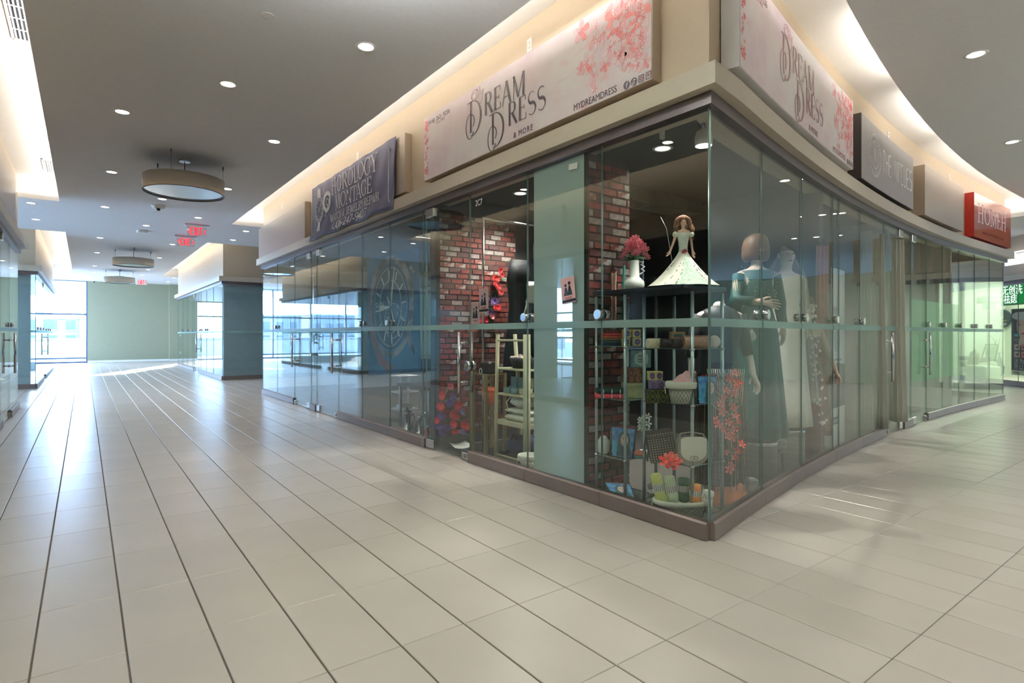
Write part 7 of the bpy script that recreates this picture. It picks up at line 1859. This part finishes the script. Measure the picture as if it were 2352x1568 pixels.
for q in (.28, .48): b.disc((q, PH - .40), .035, -.006, -.003, 12, .014); b.strip([(q - .05, PH - .34), (q + .04, PH - .33)], .012, -.006, -.003)
b.m = 3; b.disc((.4, PH - .62), .06, -.006, -.003, 14, .022); b.build('portrait', [M('poster_skin', (226, 176, 146), .5, 0, .1, 6), M('headwrap_white', (214, 208, 200), .6, 0, .15, 14), BLACK, M('lip_red', (170, 70, 74), .5)], t)
b = MB()
for i, (x_, z_) in enumerate(((.1, .62), (.34, .62), (.1, .44), (.34, .44))): b.m = i % 2; b.box(x_, x_ + .19, -.003, 0, z_, z_ + .15); b.m = 2; b.disc((x_ + .1, z_ + .075), .05, -.005, -.002, 12, .022)
b.build('small_photos', [M('photo_skin', (220, 190, 170), .5, 0, .1), M('photo_red', (226, 120, 110), .5, 0, .1), BLACK], t)
b = MB()
for s_, h_, x_, z_ in (('因为', .15, .1, .29), ('所以', .15, .1, .15), ('祛口碑', .05, .1, .86), ('二十多年', .05, .1, .80)): vs, fs = words(s_, h_, x_, z_, -.002, 'LEFT', 1.1, .001); b.add(vs, fs, False)
b.build('lettering', WHT2, t); b = MB(); vs, fs = words('电话: 6', .07, .08, .035, -.003, 'LEFT', 1, .001); b.add(vs, fs, False); b.build('footer_lettering', BLACK, t)
b = MB(); b.bbox(.1, .3, -.004, 0, .96, 1.03, .001); b.build('badge', M('aqua_badge', (96, 190, 190), .4), t)
xg, zg = spa_pt(2316, 612, -.16); p = spl(xg, -.16)
t = thing('channel_letters', 'lit white Chinese channel letters on the spa bulkhead', 'sign', (p[0], p[1], zg), SA)
b = MB(); vs, fs = words('韶丽纤', .36, -.08, .05, -.02, 'LEFT', 1.0, .03); b.add(vs, fs, False); b.build('letters', emis('letters_lit', (236, 240, 255), 1.5), t); b = MB(); b.box(-.1, 1.1, .02, .05, .02, .06); b.build('rail', CHROME, t)
# ================================================================ FAR LEFT, PLANT, OUTSIDE
t = thing('blank_sign_box', 'blank bronze sign box on the left bulkhead at the edge of the view', 'sign', (XL + SD, 7.9, 2.99), math.pi / 2)
b = MB(); b.bbox(0, 3.6, 0, SD, 0, .70, .004); b.build('sign_box', BOXP, t); b = MB(); b.box(.01, 3.59, -.002, .0005, .01, .69); b.build('face_panel', BOXP, t)
t = thing('potted_plant', 'leafy potted plant by the end windows, seen in the glass', 'plant', (-2.6, 27.6, 0))
b = MB(); b.lathe([(.16, 0), (.2, .38), (.18, .38), (.15, .05)], 20); b.build('pot', CHOC, t); b = MB(); b.tube([(0, 0, .3), (.03, 0, .8), (0, .02, 1.3)], .02, 8); b.build('stem', CHOC, t)
rnd = random.Random(1)
for k in range(26):
    a = k * 2.4; r = .2 + .2 * rnd.random(); z = .8 + .03 * k; u = Vector((math.cos(a), math.sin(a), 0)); s_ = Vector((-u.y, u.x, 0)) * .06; p0 = Vector((0, 0, z))
    b = MB(); b.add([p0, p0 + u * r * .6 + s_ + Vector((0, 0, .08)), p0 + u * r * 1.2 - Vector((0, 0, .05)), p0 + u * r * .6 - s_ + Vector((0, 0, .08))], [(0, 1, 2, 3)], False); b.build('leaf', LEAFG, t)
SNOW = M('pale_terrace', (150, 152, 156), .8, 0, .03, 1)
o = MB().box(-60, 60, YEND + .3, 140, -.5, -.05).build('ground_terrace', SNOW); o['kind'] = 'structure'
t = thing('terrace_parapet', 'white terrace parapet beyond the end window', 'parapet', (-10, 40, -.05)); b = MB(); b.box(-20, 24, 0, .3, 0, 1.05); b.build('parapet_wall', M('parapet_grey', (158, 160, 166), .8, 0, .02), t); b = MB(); b.box(-20, 24, -.06, .36, 1.05, 1.13); b.build('coping', SNOW, t)
BW = M('far_building', (112, 120, 130), .8, 0, .05, .3); BGL = M('far_window', (64, 76, 92), .2, 0, .1, 1)
for k, (x0, w, h, yb, l) in enumerate(((-17, 9, 4.2, 78, 'pale building with a window grid far beyond the end window, left'), (-7.4, 7, 3.6, 84, 'pale building far beyond the end window, middle'), (.2, 9, 4.0, 80, 'pale building far beyond the end window, right'), (-46, 26, 4.6, 84, 'long pale building far off to the left'))):
    t = thing('building', l, 'building', (x0, yb, -.5), 0, 'buildings beyond the terrace'); b = MB(); b.box(0, w, 0, 6, 0, h); b.build('wall', BW, t); b = MB(); b.box(-.15, w + .15, -.15, 6.15, h, h + .2); b.build('roof', SNOW, t)
    fr = MB().box(0, 1.1, -.06, 0.02, 0, 1.3).mesh('window', SNOW); gl = MB().box(.08, 1.02, -.08, -.05, .08, 1.22).mesh('pane', BGL)
    for i in range(int(w / 1.7)):
        for q in range(2):
            f_ = place(fr, 'window', t, (.5 + 1.7 * i, 0, .5 + 1.75 * q)); place(gl, 'pane', f_)
    if k == 2: b = MB(); b.lathe([(.2, h), (.2, h + .8)], 12, (1.2, 3)); b.build('chimney', BW, t)
